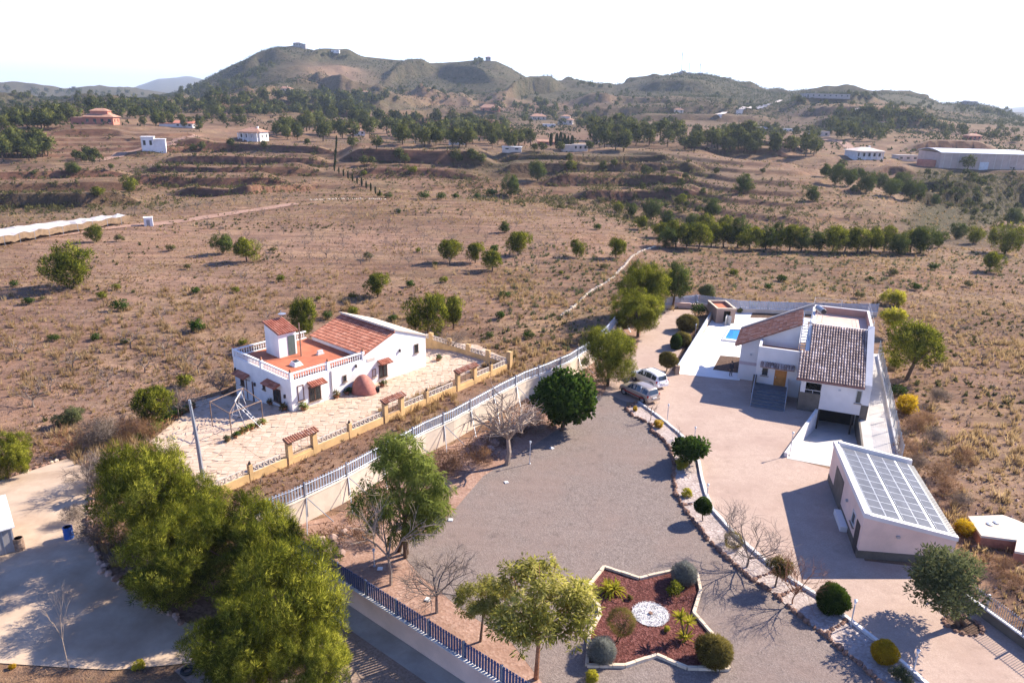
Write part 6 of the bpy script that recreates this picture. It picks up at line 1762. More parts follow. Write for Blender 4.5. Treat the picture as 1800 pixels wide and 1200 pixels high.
def put_crown(root, part, me, off, r, rz=1.0):
    return link(part, me, root, tuple(off), random.uniform(0, 6.28), (r, r, r*rz))
def tree(name, label, base, cy, rpx, crowns, bark, rz=1.0, cx=None, group=None, cat='tree', part='crown', limbs=5, multi=1, tr=.055, b=None, skirt=None):
    """tree standing where its foot is seen, crown at the height where it is seen"""
    b = b or on(*base)
    h = max(.2, height_at(b, cy)); s = ppm((b[0], b[1], b[2] + h)); r = rpx/s
    off = Vector((0, 0, h))
    if cx is not None: off.x += (cx - proj((b[0], b[1], b[2] + h))[0])/s
    t = thing(name, label, cat, b, 0, group)
    rr = random.Random(int(b[0]*31 + b[1]*17))
    q = MB()
    for k in range(multi):
        f = Vector((rr.uniform(-.12, .12), rr.uniform(-.12, .12), -.15))*(0 if multi == 1 else r*1.2); f.z = -.15
        e = off + Vector((rr.uniform(-.3, .3)*r, rr.uniform(-.3, .3)*r, .1*r*rz)) if multi > 1 else off
        mid = f.lerp(e, .5) + Vector((rr.uniform(-.1, .1)*r, rr.uniform(-.1, .1)*r, 0))
        w0 = max(.05, tr*r*1.25)
        q.tube([f, mid, e], [w0, w0*.75, w0*.35], 7)
        st = mid.lerp(e, .1)
        for j in range(limbs):
            a = 6.283*(j + rr.random())/limbs
            p = off + Vector((math.cos(a)*r*.62, math.sin(a)*r*.62, rr.uniform(-.1, .45)*r*rz))
            s0 = mid.lerp(e, rr.uniform(0, .7))
            q.tube([s0, s0.lerp(p, .5) + Vector((0, 0, -.05*r)), p], [w0*.45, w0*.3, w0*.12], 5)
    q.build('trunk', M[bark], t)
    r *= 1.2 if crowns is PINE_N else 1.2 if crowns in (PINE_M, PINE_D) else 1.12 if isinstance(crowns, list) else 1.0
    if skirt is None: skirt = crowns in (PINE_M, PINE_D, PINE_N)
    if skirt:
        top = h + r*rz; bot = max(-.1*r, h - (1.35 if crowns is PINE_N else 1.9)*r); rz = (top - bot)/2/r; off = Vector((off.x, off.y, (top + bot)/2))
    put_crown(t, part, crowns[rr.randrange(len(crowns))] if isinstance(crowns, list) else crowns, off, r, rz)
    return t
def bush(name, label, px, py, rpx, me, rz=.9, group=None, cat='shrub', lift=.75, b=None):
    """low plant without visible stem: one mesh; px,py its middle as seen"""
    g = b or on(px, py + rpx*.45)
    r = rpx/ppm(g)
    o = link(name, me[random.randrange(len(me))] if isinstance(me, list) else me, None, (g[0], g[1], g[2] + r*rz*lift), random.uniform(0, 6.28), (r, r, r*rz))
    return tag(o, label, cat, group)
def bare(name, label, base, top, meshes, wide=1.0, group=None, part='branches', cat='bare tree'):
    b = on(*base); h = height_at(b, top)*1.05
    t = thing(name, label, cat, b, 0, group)
    link(part, meshes[random.randrange(len(meshes))] if isinstance(meshes, list) else meshes, t, None, random.uniform(0, 6.28), (h*wide, h*wide, h))
    return t

# ------------------------------------------------------------------ big pines bottom left
for base, cx, cy, r, lab in [((268, 965), 250, 858, 84, 'tall pine with feathery crown right of the small palm'),
        ((355, 965), 330, 905, 76, 'bushy pine in the middle of the near pine clump, below the utility pole'),
        ((300, 1060), 300, 985, 84, 'shadowed pine leaning over the edge of the concrete drive'),
        ((455, 1050), 430, 965, 92, 'pine next to the corner of the blue grey boundary fence'),
        ((505, 1165), 495, 1045, 100, 'largest near pine, standing over the concrete strip below the low pink wall'),
        ((418, 1225), 415, 1120, 78, 'dark lower pine spreading over the end of the drive'),
        ((575, 1275), 548, 1165, 62, 'pine cut by the bottom edge beside the dirt lane')]:
    tree('pine_tree', lab, base, cy, r, PINE_N, 'bark', 1.0, cx, 'near pines at the end of the drive', limbs=7, tr=.05)
tree('pine_tree', 'rounded bright green pine cut by the left edge above the drive', (14, 842), 792, 37, PINE_N, 'bark', .98, 8)
tree('pine_tree', 'leafy green young pine above the row of pots by the yard', (270, 752), 708, 36, PINE_M, 'bark', 1.0, 266)
tree('pine_tree', 'pine with a bare leaning trunk rising behind the farmhouse stair tower', (534, 612), 545, 25, PINE_M, 'bark', 1.1, 533)
tree('pine_tree', 'broad pine behind the tiled gable of the farmhouse', (752, 596), 548, 35, PINE_M, 'bark', 1.05, 750)
tree('pine_tree', 'pine just right of the broad pine behind the farmhouse gable', (797, 578), 539, 24, PINE_M, 'bark', 1.05, 796)
# ------------------------------------------------------------------ pines of the upper garden
tree('pine_tree', 'yellow green bushy pine behind the parked cars', (1068, 678), 625, 47, PINE_N, 'bark', 1.05, 1071)
tree('pine_tree', 'lower pine left of the tan path, in front of the taller one', (1121, 592), 547, 41, PINE_N, 'bark', 1.0, 1119)
tree('pine_tree', 'tall rounded pine at the top of the tan path by the boundary fence', (1140, 560), 505, 45, PINE_N, 'bark', .95, 1131)
tree('pine_tree', 'dark umbrella shaped pine by the stepped garden wall', (1182, 543), 491, 32, PINE_D, 'bark', 1.05, 1189, skirt=False)
tree('carob_tree', 'dark round carob tree casting shade beside the boundary wall', (987, 757), 697, 55, CAROB, 'bark', 1.08, 995, limbs=5)
tree('pepper_tree', 'loose light green pepper tree against the boundary wall', (705, 972), 862, 92, PEPPER, 'bark', 1.05, 706, multi=3, limbs=5, tr=.035)
tree('acacia_tree', 'wide open yellow green tree with a reddish trunk left of the star bed', (942, 1192), 1062, 112, ACACIA[0], 'bark_red', .85, 950, limbs=9, tr=.035)
tree('acacia_tree', 'slimmer feathery tree behind the blue fence, left of the wide yellow green tree', (844, 1127), 1055, 55, ACACIA[1], 'bark', .95, 852, limbs=5, tr=.04)
bare('bare_tree', 'pale barked leafless tree in front of the light green pepper tree', (687, 1027), 872, BARE_P, 1.0)
bare('bare_tree', 'small leafless tree with a thin reddish trunk by the blue fence', (768, 1077), 958, BARE_G, 1.1)
bare('bare_tree', 'stout pruned leafless mulberry tree below the boundary wall', (891, 816), 704, [bare_mesh(41, 'bark_pale', (8, 4, 3, 3), .9, .45, 6, .15, .04)], 1.0)
bare('bare_tree', 'wide leafless tree growing in the pale gravel bed', (1312, 997), 890, [bare_mesh(43, 'bark_grey', (6, 5, 5, 4), .85, .20, 5, .3, .015)], 1.15)
bare('bare_tree', 'reddish leafless tree beside the bronze bush tree', (1393, 1062), 962, [BARE_R[1]], .9)
bare('bare_shrub', 'thin leafless sapling in the gravel bed near the cars', (1143, 740), 700, [ALM[1]], .7, cat='sapling')
bare('bare_shrub', 'thin twiggy sapling on the gravel bed above the citrus bush', (1190, 772), 748, [ALM[2]], .9, cat='sapling')
# bare and dry growth along the boundary wall
for x, y, r, me, lab in [(790, 812, 38, RUSTY, 'tangle of dry reddish twigs right of the pepper tree'), (845, 800, 26, RUSTY, 'dry rusty bush left of the pruned mulberry'), (935, 745, 34, GREYTW, 'grey twiggy bush between mulberry and carob tree'), (880, 765, 30, GREYTW, 'twiggy undergrowth behind the pruned mulberry'), (968, 748, 14, RUSTY, 'small dry bush at the foot of the dark carob tree'), (740, 905, 26, GREENB, 'low green bush under the pepper tree'), (640, 940, 24, RUSTY, 'dry bush in the shade left of the pale bare tree')]:
    bush('dry_shrub', lab, x, y, r, me, .8)
for i, (x, y, s) in enumerate([(563, 958, 24), (585, 950, 17), (577, 972, 16), (604, 938, 13), (600, 975, 15), (870, 782, 16), (863, 790, 13)]):
    g = on(x, y); r = s*.75/ppm(g); o = link('boulder', ST_P[i % 4], None, (g.x, g.y, g.z + r*.35), i*1.3, (r, r*.85, r*.7))
    tag(o, ['largest pink boulder in the shaded fence corner', 'pink boulder right of the largest in the fence corner', 'pink boulder in front in the fence corner', 'small pink boulder nearest the cream wall', 'rounded boulder at the right of the corner group', 'flat pinkish boulder behind the pruned mulberry trunk', 'small stone left of the pruned mulberry trunk'][i], 'boulder')
# white lids lying on the yard
for i, (x, y) in enumerate([(792, 914), (890, 848), (970, 788), (752, 1054), (668, 1000)]):
    g = G(x, y); q = MB(); q.box(-.16, -.16, .012, .16, .16, .06); q.box(-.13, -.13, .06, .13, .13, .075)
    o = q.build('drain_lid', M['white_far'], None, (g.x, g.y, .01), .4*i)
    tag(o, ['white square lid lying on the grey gravel near the pepper tree', 'white lid at the gravel edge below the mulberry', 'white lid on the gravel left of the carob tree shade', 'white lid on bare soil by the small bare tree', 'white lid beside the pale barked tree'][i], 'lid')

# ------------------------------------------------------------------ shrubs of the plot
tree('clipped_tree', 'small ball clipped tree on a thin stem in the gravel bed', (1236, 916), 889, 17, BALL_G, 'bark', .95, 1236, limbs=0, tr=.06, cat='clipped tree')
bush('clipped_ball', 'large dark green clipped ball on the gravel bed', 1461, 1060, 30, BALL_G, .95, cat='clipped shrub', lift=.9)
bush('clipped_ball', 'bright yellow clipped ball on the gravel bed', 1551, 1151, 24, BALL_Y, .95, cat='clipped shrub', lift=.9)
tree('citrus_bush', 'glossy round citrus bush on the kerb in the middle of the gravel bed', (1213, 815), 787, 36, CITRUS, 'bark', .85, 1212, limbs=5, cat='shrub')
tree('bronze_tree', 'bushy golden bronze tree in the gravel bed', (1362, 1032), 996, 27, BRONZE, 'bark', .85, 1370, limbs=5, cat='shrub')
for x, y, r, me, lab in [(1198, 818, 14, LIME, 'lime green bush below the round citrus bush'), (1207, 868, 11, LIME, 'yellow green rosette bush left of the white kerb'), (1156, 748, 10, YELLOWB, 'yellow bush beside the thin leafless sapling'), (1117, 720, 6, YELLOWB, 'tiny yellow plant at the tip of the gravel bed'), (1288, 953, 16, BALL_O, 'spiky straw coloured bush in the gravel bed beside the wide bare tree'), (1582, 1190, 20, OLIVE, 'grey green bush below the clipped yellow ball'),
        (1202, 1013, 22, BALL_S, 'round silver grey bush at the top right of the star bed'), (1184, 1040, 17, GREENB, 'small green conifer bush beside the silver grey bush'), (1252, 1150, 31, BALL_B, 'round bronze green bush at the lower right tip of the star bed'), (1057, 1148, 25, BALL_S, 'silver grey bush at the lower left tip of the star bed'), (1107, 1051, 6, BRONZE, 'tiny brownish plant above the white pebble disc'), (1172, 1106, 7, LIME, 'tiny yellowish plant right of the white pebble disc'), (1040, 1192, 15, LIME, 'yellow green plant at the bottom below the star bed'),
        (1227, 549, 14, DARKB, 'dark dense shrub at the top of the low railed wall'), (1208, 573, 18, BALL_B, 'brownish rounded shrub along the low railed wall'), (1198, 600, 15, BALL_B, 'brownish shrub below the other brownish one along the railed wall'), (1240, 519, 20, OLIVE, 'wide olive shrub leaning over the back fence'), (1325, 540, 8, LIME, 'yellow green shrub by the back fence behind the pool'), (1300, 548, 6, GREENB, 'small green shrub left of the yellow green one by the back fence'), (1368, 546, 6, GREENB, 'small green shrub behind the tiled wing by the back fence'), (1690, 932, 19, YELLOWB, 'bright yellow bush at the back corner of the solar outbuilding')]:
    bush('garden_shrub', lab, x, y, r, me, .95, lift=.85)
bush('cone_shrub', 'dark cone shaped shrub along the low railed wall', 1187, 608, 11, CONE_G, 1.0, lift=1.1)
tree('clipped_tree', 'round green clipped tree at the lower end of the low railed wall', (1172, 652), 631, 16, BALL_B, 'bark', .95, 1174, limbs=0, cat='clipped tree')
tree('olive_shrub', 'multi stemmed olive green bush in the star bed left of the pebble disc', (1085, 1128), 1092, 24, BALL_O, 'bark', 1.0, 1093, limbs=4, multi=3, cat='shrub')
tree('olive_tree', 'large dark olive coloured tree ringed by stones in front of the solar outbuilding', (1692, 1097), 1016, 80, OLIVE, 'bark', .8, 1668, limbs=8, multi=2, tr=.05)
g0 = G(1692, 1098)
ringp = [Vector((g0.x + 1.0*math.cos(t), g0.y + .9*math.sin(t), 0)) for t in [k*.4 for k in range(17)]]
stone_line('stone_ring', 'ring of reddish stones round the foot of the large olive coloured tree', 'edging', ringp, .22, .17, ST_R, 'rubble_stone', .03, .8)
sheet('dark_bed', [Vector((g0.x + .95*math.cos(t), g0.y + .85*math.sin(t))) for t in [k*.4 for k in range(15)]], .03, M['dark_soil'])
def rosette(name, label, px, py, rpx, mat, n=34, heads=((0, 0, .0),), arch=.5, wid=.08, cat='yucca', trunk=None):
    b = on(px, py); s = ppm(b); r = rpx/s
    t = thing(name, label, cat, b); rr = random.Random(int(px))
    for hx, hy, hz in heads:
        T = []; ti = []; c = Vector((hx*r, hy*r, hz*r))
        for k in range(n):
            a = rr.uniform(0, 6.283); el = rr.uniform(.1, 1.25); L = r*rr.uniform(.75, 1.1)
            d = Vector((math.cos(a)*math.cos(el), math.sin(a)*math.cos(el), math.sin(el))); sd = Vector((-math.sin(a), math.cos(a), 0))
            pts = [c + d*L*f + Vector((0, 0, -arch*L*f*f*math.cos(el))) for f in (0, .35, .7, 1)]; ws = [wid*.6, wid, wid*.7, .004]
            tt = min(1, max(0, .5 + rr.gauss(0, .2)))
            for i in range(3):
                a0, a1, b0, b1 = pts[i] - sd*ws[i]*r, pts[i] + sd*ws[i]*r, pts[i+1] - sd*ws[i+1]*r, pts[i+1] + sd*ws[i+1]*r
                T += [(a0, a1, b1), (a0, b1, b0)]; ti += [tt, tt]
        link('leaf_rosette', soup('leaf_rosette', np.array([[tuple(p) for p in q] for q in T]), M[mat], ti), t)
        if trunk and hz > .3:
            q = MB(); q.tube([(0, 0, -.05), tuple(c*.5 + Vector((0, 0, 0))), tuple(c)], [trunk*r, trunk*r*.8, trunk*r*.7], 7); q.build('stem', M['bark'], t)
    return t
rosette('yucca_plant', 'clump of lime yellow yuccas at the right of the star bed', 1205, 1126, 21, 'yellowgreen', 40, ((0, 0, .3), (.15, .3, 1.6), (-.6, .2, 2.1)), .25, .07, trunk=.09)
rosette('palm_plant', 'low arching yellow green palm behind the wide yellow green tree', 1080, 1044, 29, 'yellowgreen', 46, ((0, 0, .35), (-.35, .2, .2)), .7, .055, 'palm')
rosette('fan_palm', 'small green fan palm beside the near pines', 222, 868, 27, 'palm', 60, ((0, 0, 2.1),), .55, .09, 'palm', .14)
rosette('agave_plant', 'pale green agave at the edge of the pots near the yard', 245, 775, 17, 'palm', 24, ((0, 0, .1),), .15, .10, 'agave')

# ------------------------------------------------------------------ plants right of the plot
tree('pine_tree', 'open crowned pine standing right of the wire mesh fence', (1592, 668), 606, 50, PINE_M, 'bark', .92, 1610, limbs=7, tr=.06, skirt=False)
tree('yellow_tree', 'yellow mimosa bush above the open crowned pine', (1575, 590), 556, 24, LIME, 'bark', .9, 1572, limbs=3, cat='shrub')
bush('green_shrub', 'green leafy shrub just behind the end of the back fence', 1570, 526, 22, LIME, .85)
for x, y, r, me, lab in [(1588, 712, 25, YELLOWB, 'yellow flowering bush by the wire mesh fence below the pine'), (1605, 745, 24, RUSTY, 'dry twiggy bush under the yellow flowering one'), (1598, 790, 30, RUSTY, 'rusty dry bush beside the wire mesh fence'), (1622, 735, 22, RUSTY, 'sprawling rusty bush right of the yellow flowering one'), (1612, 812, 20, GREYTW, 'grey twigs at the back of the solar outbuilding'), (1690, 800, 26, RUSTY, 'rusty bush out on the slope behind the outbuilding'), (1690, 880, 22, GREYTW, 'grey brown bush between outbuilding and cistern'), (1775, 1020, 24, RUSTY, 'orange brown bush near the right edge above the bar fence'), (1650, 830, 30, RUSTY, 'brown dry bush behind the solar outbuilding'), (1668, 858, 24, RUSTY, 'brown bush nearest the yellow bush behind the outbuilding'), (1640, 770, 26, GREYTW, 'grey twiggy bush on the slope right of the fence'), (1645, 700, 24, GREYTW, 'twiggy grey bush below the open crowned pine'), (1572, 640, 15, GREENB, 'green bush squeezed behind the wire mesh fence'), (1576, 688, 14, DARKB, 'dark bush behind the mesh fence below the pine'), (1750, 990, 28, RUSTY, 'rusty grass bush right of the large olive coloured tree')]:
    bush('dry_shrub', lab, x, y, r, me, .85)

# ------------------------------------------------------------------ shrubs around the farmhouse
for base, top, me, w_, lab in [((388, 702), 640, BARE_G, .9, 'leafless grey tree at the back corner of the farmhouse'), ((314, 735), 668, BARE_G, .9, 'grey twiggy tree left of the yard above the pots'), ((120, 800), 748, BARE_R, 1.2, 'low spreading bare tree at the drive edge'), ((205, 775), 728, BARE_G, 1.3, 'grey bare tree between drive and yard'), ((165, 865), 790, BARE_G, 1.1, 'bare purple grey tree left of the small palm'), ((797, 618), 575, BARE_G, 1.1, 'bare tree in the walled corner behind the farmhouse')]:
    bare('bare_tree', lab, base, top, me, w_)
for x, y, r, me, lab in [(175, 925, 44, GREYTW, 'dead grey bush by the blue tub'), (135, 905, 26, GREYTW, 'dead grey bush left of the larger dead one'), (182, 830, 40, GREYTW, 'tangle of grey twigs above the drive'), (245, 755, 36, RUSTY, 'brown twiggy shrubs at the left of the yard'), (180, 765, 42, GREYTW, 'grey brown thicket between drive and field'), (123, 735, 25, OLIVE, 'olive green shrub alone left of the yard'), (326, 672, 17, GREENB, 'green bush behind the leafless trees of the yard'), (345, 575, 16, DARKB, 'dark green bush in the field left of the farmhouse'), (212, 540, 14, DARKB, 'dark bush in the field far left of the farmhouse'), (168, 594, 9, DARKB, 'small dark bush low in the left field'), (427, 602, 9, GREENB, 'small green bush behind the farmhouse terrace'), (622, 548, 13, GREENB, 'bright green bush right above the farmhouse roof'), (575, 556, 10, DARKB, 'dark bush behind the farmhouse roof ridge'), (245, 1168, 12, LIME, 'small yellow green weed at the lower edge of the drive'), (22, 1172, 7, YELLOWB, 'yellow weed at the bottom left corner')]:
    bush('wild_shrub', lab, x, y, r, me, .85)
bare('bare_shrub', 'slender leafless sapling at the lower edge of the drive', (122, 1176), 1060, [bare_mesh(47, 'bark_pale', (3, 3, 3, 2), .35, .5, 4, .6, .010)], .55, cat='sapling')
g = on(330, 1180); q = MB(); q.tube([Vector((math.cos(t)*.28, math.sin(t)*.28, .1)) for t in [k*.3926991 for k in range(17)]], .1, 6); tag(q.build('old_tyre', M['tyre'], None, (g.x, g.y, g.z)), 'old tyre lying at the lower edge of the drive', 'tyre')
for i, (x, y) in enumerate([(283, 748), (292, 742), (300, 737), (309, 733), (318, 729), (330, 724), (340, 719), (274, 757), (268, 764)]):
    pot(x, y, 'terracotta potted plant in the row along the left edge of the yard', 'pots along the yard edge')
for i, (x, y) in enumerate([(401, 776), (414, 770), (424, 764), (434, 759), (443, 755), (452, 751), (462, 747)]):
    pot(x, y, 'terracotta potted plant in the line at the foot of the rusty pergola', 'pots at the foot of the pergola', s=.8)
for i, (x, y, lab) in enumerate([(452, 699, 'potted plant left of the large window of the shaded facade'), (463, 704, 'second potted plant along the shaded farmhouse facade'), (476, 712, 'potted plant below the barred window of the shaded facade'), (500, 722, 'potted plant at the shaded corner of the farmhouse'), (534, 722, 'white potted plant at the sunlit corner of the farmhouse'), (592, 700, 'potted plant by the downpipe on the farmhouse front'), (610, 694, 'potted plant left of the clay oven'), (672, 680, 'potted plant right of the clay oven'), (843, 628, 'potted plant against the lattice wall in the far corner'), (828, 624, 'potted plant under the bare tree in the walled corner'), (770, 635, 'terracotta pot by the end of the farmhouse')]):
    pot(x, y, lab, 'pots round the farmhouse', s=1.0)
# stones along the drive edge
stone_line('drive_edging', 'rough stone edging along the upper side of the drive', 'edging', [on(*p) for p in [(0, 842), (40, 832), (80, 818), (122, 803)]], .4, .26, ST_R + ST_W, 'rubble_stone', .1, .8)
stone_line('drive_edging', 'broken stone edging between the drive and the near pines', 'edging', [on(*p) for p in [(160, 870), (158, 950), (182, 1004), (240, 1044), (330, 1098)]], .4, .28, ST_R + ST_P, 'rubble_stone', .12, .8)

# ------------------------------------------------------------------ single pines and shrubs of the fields
for base, cy, r, me, lab in [((130, 506), 466, 41, PINE_M, 'large isolated pine bush in the left field'), ((170, 426), 407, 14, PINE_M, 'young pine just below the white crop netting'), ((393, 446), 426, 18, PINE_D, 'left one of a pair of pines in the middle of the left field'), ((434, 460), 438, 22, PINE_M, 'right and larger one of a pair of pines in the left field'), ((664, 522), 500, 23, PINE_M, 'bushy pine alone in the field above the farmhouse'), ((790, 462), 440, 22, PINE_M, 'leftmost pine of the loose group in the central field'), ((836, 462), 441, 17, PINE_M, 'narrow pine in the middle of the central group'), ((865, 476), 457, 19, PINE_M, 'bright pine in front of the central group'), ((911, 450), 427, 23, PINE_M, 'widest pine at the right of the central group'), ((887, 409), 398, 10, PINE_D, 'small dark pine behind the central group'), ((1014, 452), 433, 13, PINE_M, 'slim pine alone in the field right of the central group'), ((1083, 454), 433, 17, PINE_M, 'pine beside the whitewashed stone line'), ((228, 338), 325, 15, PINE_M, 'round pine on the left terraces'), ((173, 346), 338, 10, PINE_M, 'small pine left of the round one on the left terraces'), ((131, 306), 297, 13, PINE_D, 'dark pine at the foot of the left forest edge'), ((898, 347), 318, 15, PINE_D, 'pointed pine on the banks of the gully'), ((945, 318), 297, 17, PINE_D, 'tall dark pine right of the pointed pine on the banks'), ((1005, 303), 291, 10, PINE_M, 'small pine on the terraced bank below the plateau'), ((1306, 341), 321, 17, PINE_D, 'dark round pine on the tan spur'), ((1428, 354), 341, 14, PINE_D, 'dark round pine lower down the tan spur'), ((1740, 478), 459, 18, PINE_M, 'pine alone in the field at the right edge'), ((1766, 446), 420, 28, PINE_M, 'broad pine at the right end of the valley row'), ((1780, 396), 381, 16, PINE_D, 'pine in the shaded ravine at the right edge'), ((1710, 428), 412, 15, PINE_M, 'pine bush left of the broad pine at the right end')]:
    tree('pine_tree', lab, base, cy, r, me, 'bark', 1.0, None, limbs=3)
ORD = 'first second third fourth fifth sixth seventh eighth ninth tenth eleventh twelfth thirteenth fourteenth fifteenth sixteenth seventeenth eighteenth nineteenth twentieth twenty-first'.split()
rr = random.Random(77)
for i_, x in enumerate([1170, 1188, 1207, 1228, 1250, 1272, 1296, 1318, 1346, 1366, 1388, 1408, 1440, 1462, 1484, 1506, 1530, 1554, 1578, 1600, 1618]):
    by = 434 + (x - 1170)*.028 + rr.uniform(-3, 3)
    tree('pine_tree', ORD[i_] + ' pine from the left in the dense row along the gully', (x, by), by - rr.uniform(19, 30), rr.uniform(17, 24), PINE_M if rr.random() < .6 else PINE_D, 'bark', rr.uniform(.9, 1.15), None, 'row of pines along the gully', limbs=2)
gl = sorted([(1145, 368, 17), (1128, 392, 12), (1108, 370, 11), (1171, 385, 14), (1252, 366, 16), (1238, 392, 15), (1215, 388, 13), (1085, 364, 9), (1160, 405, 13), (1196, 352, 10), (1275, 392, 12)])
for k, (x, y, r) in enumerate(gl):
    tree('pine_tree', ORD[k] + ' pine from the left on the bushy bank of the gully', (x, y + r), y, r, PINE_D if k % 2 else PINE_M, 'bark', 1.15, None, 'pines on the gully bank', limbs=2)
gr_ = sorted([(1450, 300, 11), (1468, 308, 17), (1490, 314, 14), (1522, 322, 18), (1545, 318, 14), (1565, 330, 16), (1600, 334, 17), (1582, 316, 13), (1642, 352, 9), (1680, 408, 14), (1650, 422, 13), (1508, 305, 10)])
for k, (x, y, r) in enumerate(gr_):
    tree('pine_tree', ORD[k] + ' pine from the left in the ravine behind the tan spur', (x, y + r), y, r, PINE_D, 'bark', 1.15, None, 'pines in the ravine', limbs=2)
for i, (x, y) in enumerate([(745, 345), (775, 346), (800, 346), (683, 345), (668, 343), (838, 345), (865, 340), (725, 300), (640, 305), (985, 365), (1050, 400), (905, 430), (868, 438), (700, 372), (648, 452), (330, 470), (300, 437), (210, 420), (480, 440), (495, 490), (415, 510), (345, 512), (720, 500), (780, 492), (765, 465), (735, 440), (885, 520), (880, 555), (620, 520), (560, 525), (690, 560), (205, 505), (75, 525), (52, 530), (25, 500), (180, 520), (95, 595), (220, 600), (1290, 480), (1375, 490), (1350, 505), (1510, 520), (1530, 490), (1610, 505), (1640, 470), (1570, 480), (1700, 500), (1060, 470), (985, 480), (1150, 470), (930, 590), (860, 590)]):
    k = rr.random()
    bush('field_shrub', 'low dark evergreen shrub scattered over the dry fields' if k < .5 else 'low olive green shrub scattered over the dry fields', x, y, rr.uniform(6, 11), DARKB if k < .5 else (GREENB if k < .8 else SCRUB), .8, 'dark shrubs of the dry fields' if k < .5 else 'olive shrubs of the dry fields')
for k, (x, y, h_) in enumerate([(640, 292, 15), (655, 290, 12), (700, 286, 20), (712, 290, 16), (800, 284, 18), (808, 288, 14), (830, 286, 20), (845, 290, 16), (1060, 300, 14), (1080, 296, 13), (1135, 312, 18), (1165, 306, 12), (1196, 330, 14), (1205, 318, 12), (340, 268, 12), (355, 266, 14), (408, 262, 14), (620, 262, 18), (662, 262, 20), (1000, 285, 13), (940, 268, 14), (955, 268, 14), (985, 268, 15), (1035, 268, 16), (1340, 306, 9), (1260, 306, 10), (1500, 340, 12), (1618, 352, 12), (1700, 300, 22), (1480, 300, 16), (195, 300, 10), (60, 310, 8), (280, 300, 8), (465, 262, 12), (540, 258, 12)]):
    b = on(x, y, 180); h = h_*1.25/ppm(b); o = link('pine_tree', FAR[k % 7], None, (b.x, b.y, b.z), k*1.1, (h*1.15, h*1.15, h)); tag(o, 'young pine scattered over the terraced banks in the middle distance', 'tree', 'young pines on the terraces')
# bare almond trees of the old orchard
n = 0
for row in range(9):
    for k in range(16):
        x = 330 + k*40 + row*13 + rr.uniform(-9, 9); y = 365 + row*11.5 + k*.9 + rr.uniform(-4, 4)
        if x > 1000 or rr.random() < .3: continue
        b = on(x, y); h = rr.uniform(1.6, 2.6)
        o = link('almond_tree', ALM[rr.randrange(4)], None, (b.x, b.y, b.z), rr.uniform(0, 6), (h*1.1, h*1.1, h)); tag(o, 'small leafless almond tree of the old orchard rows across the central field', 'almond tree', 'almond orchard'); n += 1
for x, y, h in [(230, 612, 3.2), (285, 565, 2.6), (470, 565, 2.2), (385, 535, 2), (60, 715, 3), (330, 640, 2.6), (290, 625, 3.0), (130, 650, 2.8), (40, 625, 2.5), (350, 655, 3), (255, 655, 2.4), (190, 680, 2.6), (90, 690, 2.4), (540, 505, 2.2), (650, 460, 2), (430, 495, 2.2), (1640, 655, 2.4), (1680, 590, 2.2), (1725, 640, 2.0), (1500, 515, 2.2), (1560, 545, 1.8)]:
    b = on(x, y); o = link('almond_tree', ALM[rr.randrange(4)], None, (b.x, b.y, b.z), rr.uniform(0, 6), (h*1.15, h*1.15, h)); tag(o, 'gnarled leafless almond tree standing alone in the dry grass', 'almond tree', 'lone almond trees')
for x in range(215, 520, 22):
    y = 380 - (x - 215)*.10 + rr.uniform(-3, 3)
    b = on(x, y); h = rr.uniform(2, 3); o = link('almond_tree', ALM[rr.randrange(4)], None, (b.x, b.y, b.z), rr.uniform(0, 6), (h*1.2, h*1.2, h)); tag(o, 'leafless almond tree in the row along the far dirt road', 'almond tree', 'almond trees by the far dirt road')

# ------------------------------------------------------------------ woods and gardens far off: every tree its own object
FREE_ = []
def far(px, py, hpx, label, group, kind=None, name='pine_tree', cat='tree', wide=1.0):
    b = on(px, py, 180)
    h = hpx/ppm(b); me = kind or FAR
    o = link(name, me[rr.randrange(len(me))], None, (b.x, b.y, b.z), rr.uniform(0, 6.28), (h*wide*rr.uniform(.85, 1.15), h*wide*rr.uniform(.85, 1.15), h))
    return tag(o, label, cat, group)
def wood(n, poly, hp, label, group, kind=None, seed=1):
    r2 = random.Random(seed); xs = [p[0] for p in poly]; ys = [p[1] for p in poly]; k = 0; tries = 0
    while k < n and tries < n*60:
        tries += 1
        x, y = r2.uniform(min(xs), max(xs)), r2.uniform(min(ys), max(ys)); c = False
        for i in range(len(poly)):
            a, b = poly[i], poly[(i+1) % len(poly)]
            if (a[1] > y) != (b[1] > y) and x < (b[0]-a[0])*(y-a[1])/(b[1]-a[1]) + a[0]: c = not c
        if c: far(x, y, r2.uniform(*hp), label, group, kind); k += 1
STUFF_T = []
def mass(n, poly, hp, seed):
    """trees of the far woods, too many and too small to pick out: gathered for one object"""
    r2 = random.Random(seed); xs = [p[0] for p in poly]; ys = [p[1] for p in poly]; k = tries = 0
    while k < n and tries < n*60:
        tries += 1
        x, y = r2.uniform(min(xs), max(xs)), r2.uniform(min(ys), max(ys)); c = False
        for i in range(len(poly)):
            a, b = poly[i], poly[(i+1) % len(poly)]
            if (a[1] > y) != (b[1] > y) and x < (b[0]-a[0])*(y-a[1])/(b[1]-a[1]) + a[0]: c = not c
        if c:
            b = on(x, y, 250)
            STUFF_T.append((b.x, b.y, b.z, r2.uniform(*hp)/ppm(b))); k += 1
wood(34, [(0, 252), (60, 240), (95, 270), (80, 286), (0, 280)], (24, 40), 'pine of the small wood at the left edge below the pink villa', 'wood at the left edge', None, 1)
wood(10, [(95, 282), (180, 274), (185, 288), (100, 296)], (14, 22), 'low pine on the slope right of the small left wood', 'pines right of the left wood', None, 2)
wood(26, [(0, 220), (130, 206), (140, 220), (0, 236)], (22, 34), 'pine of the wood left of the pink villa', 'wood left of the pink villa', None, 3)
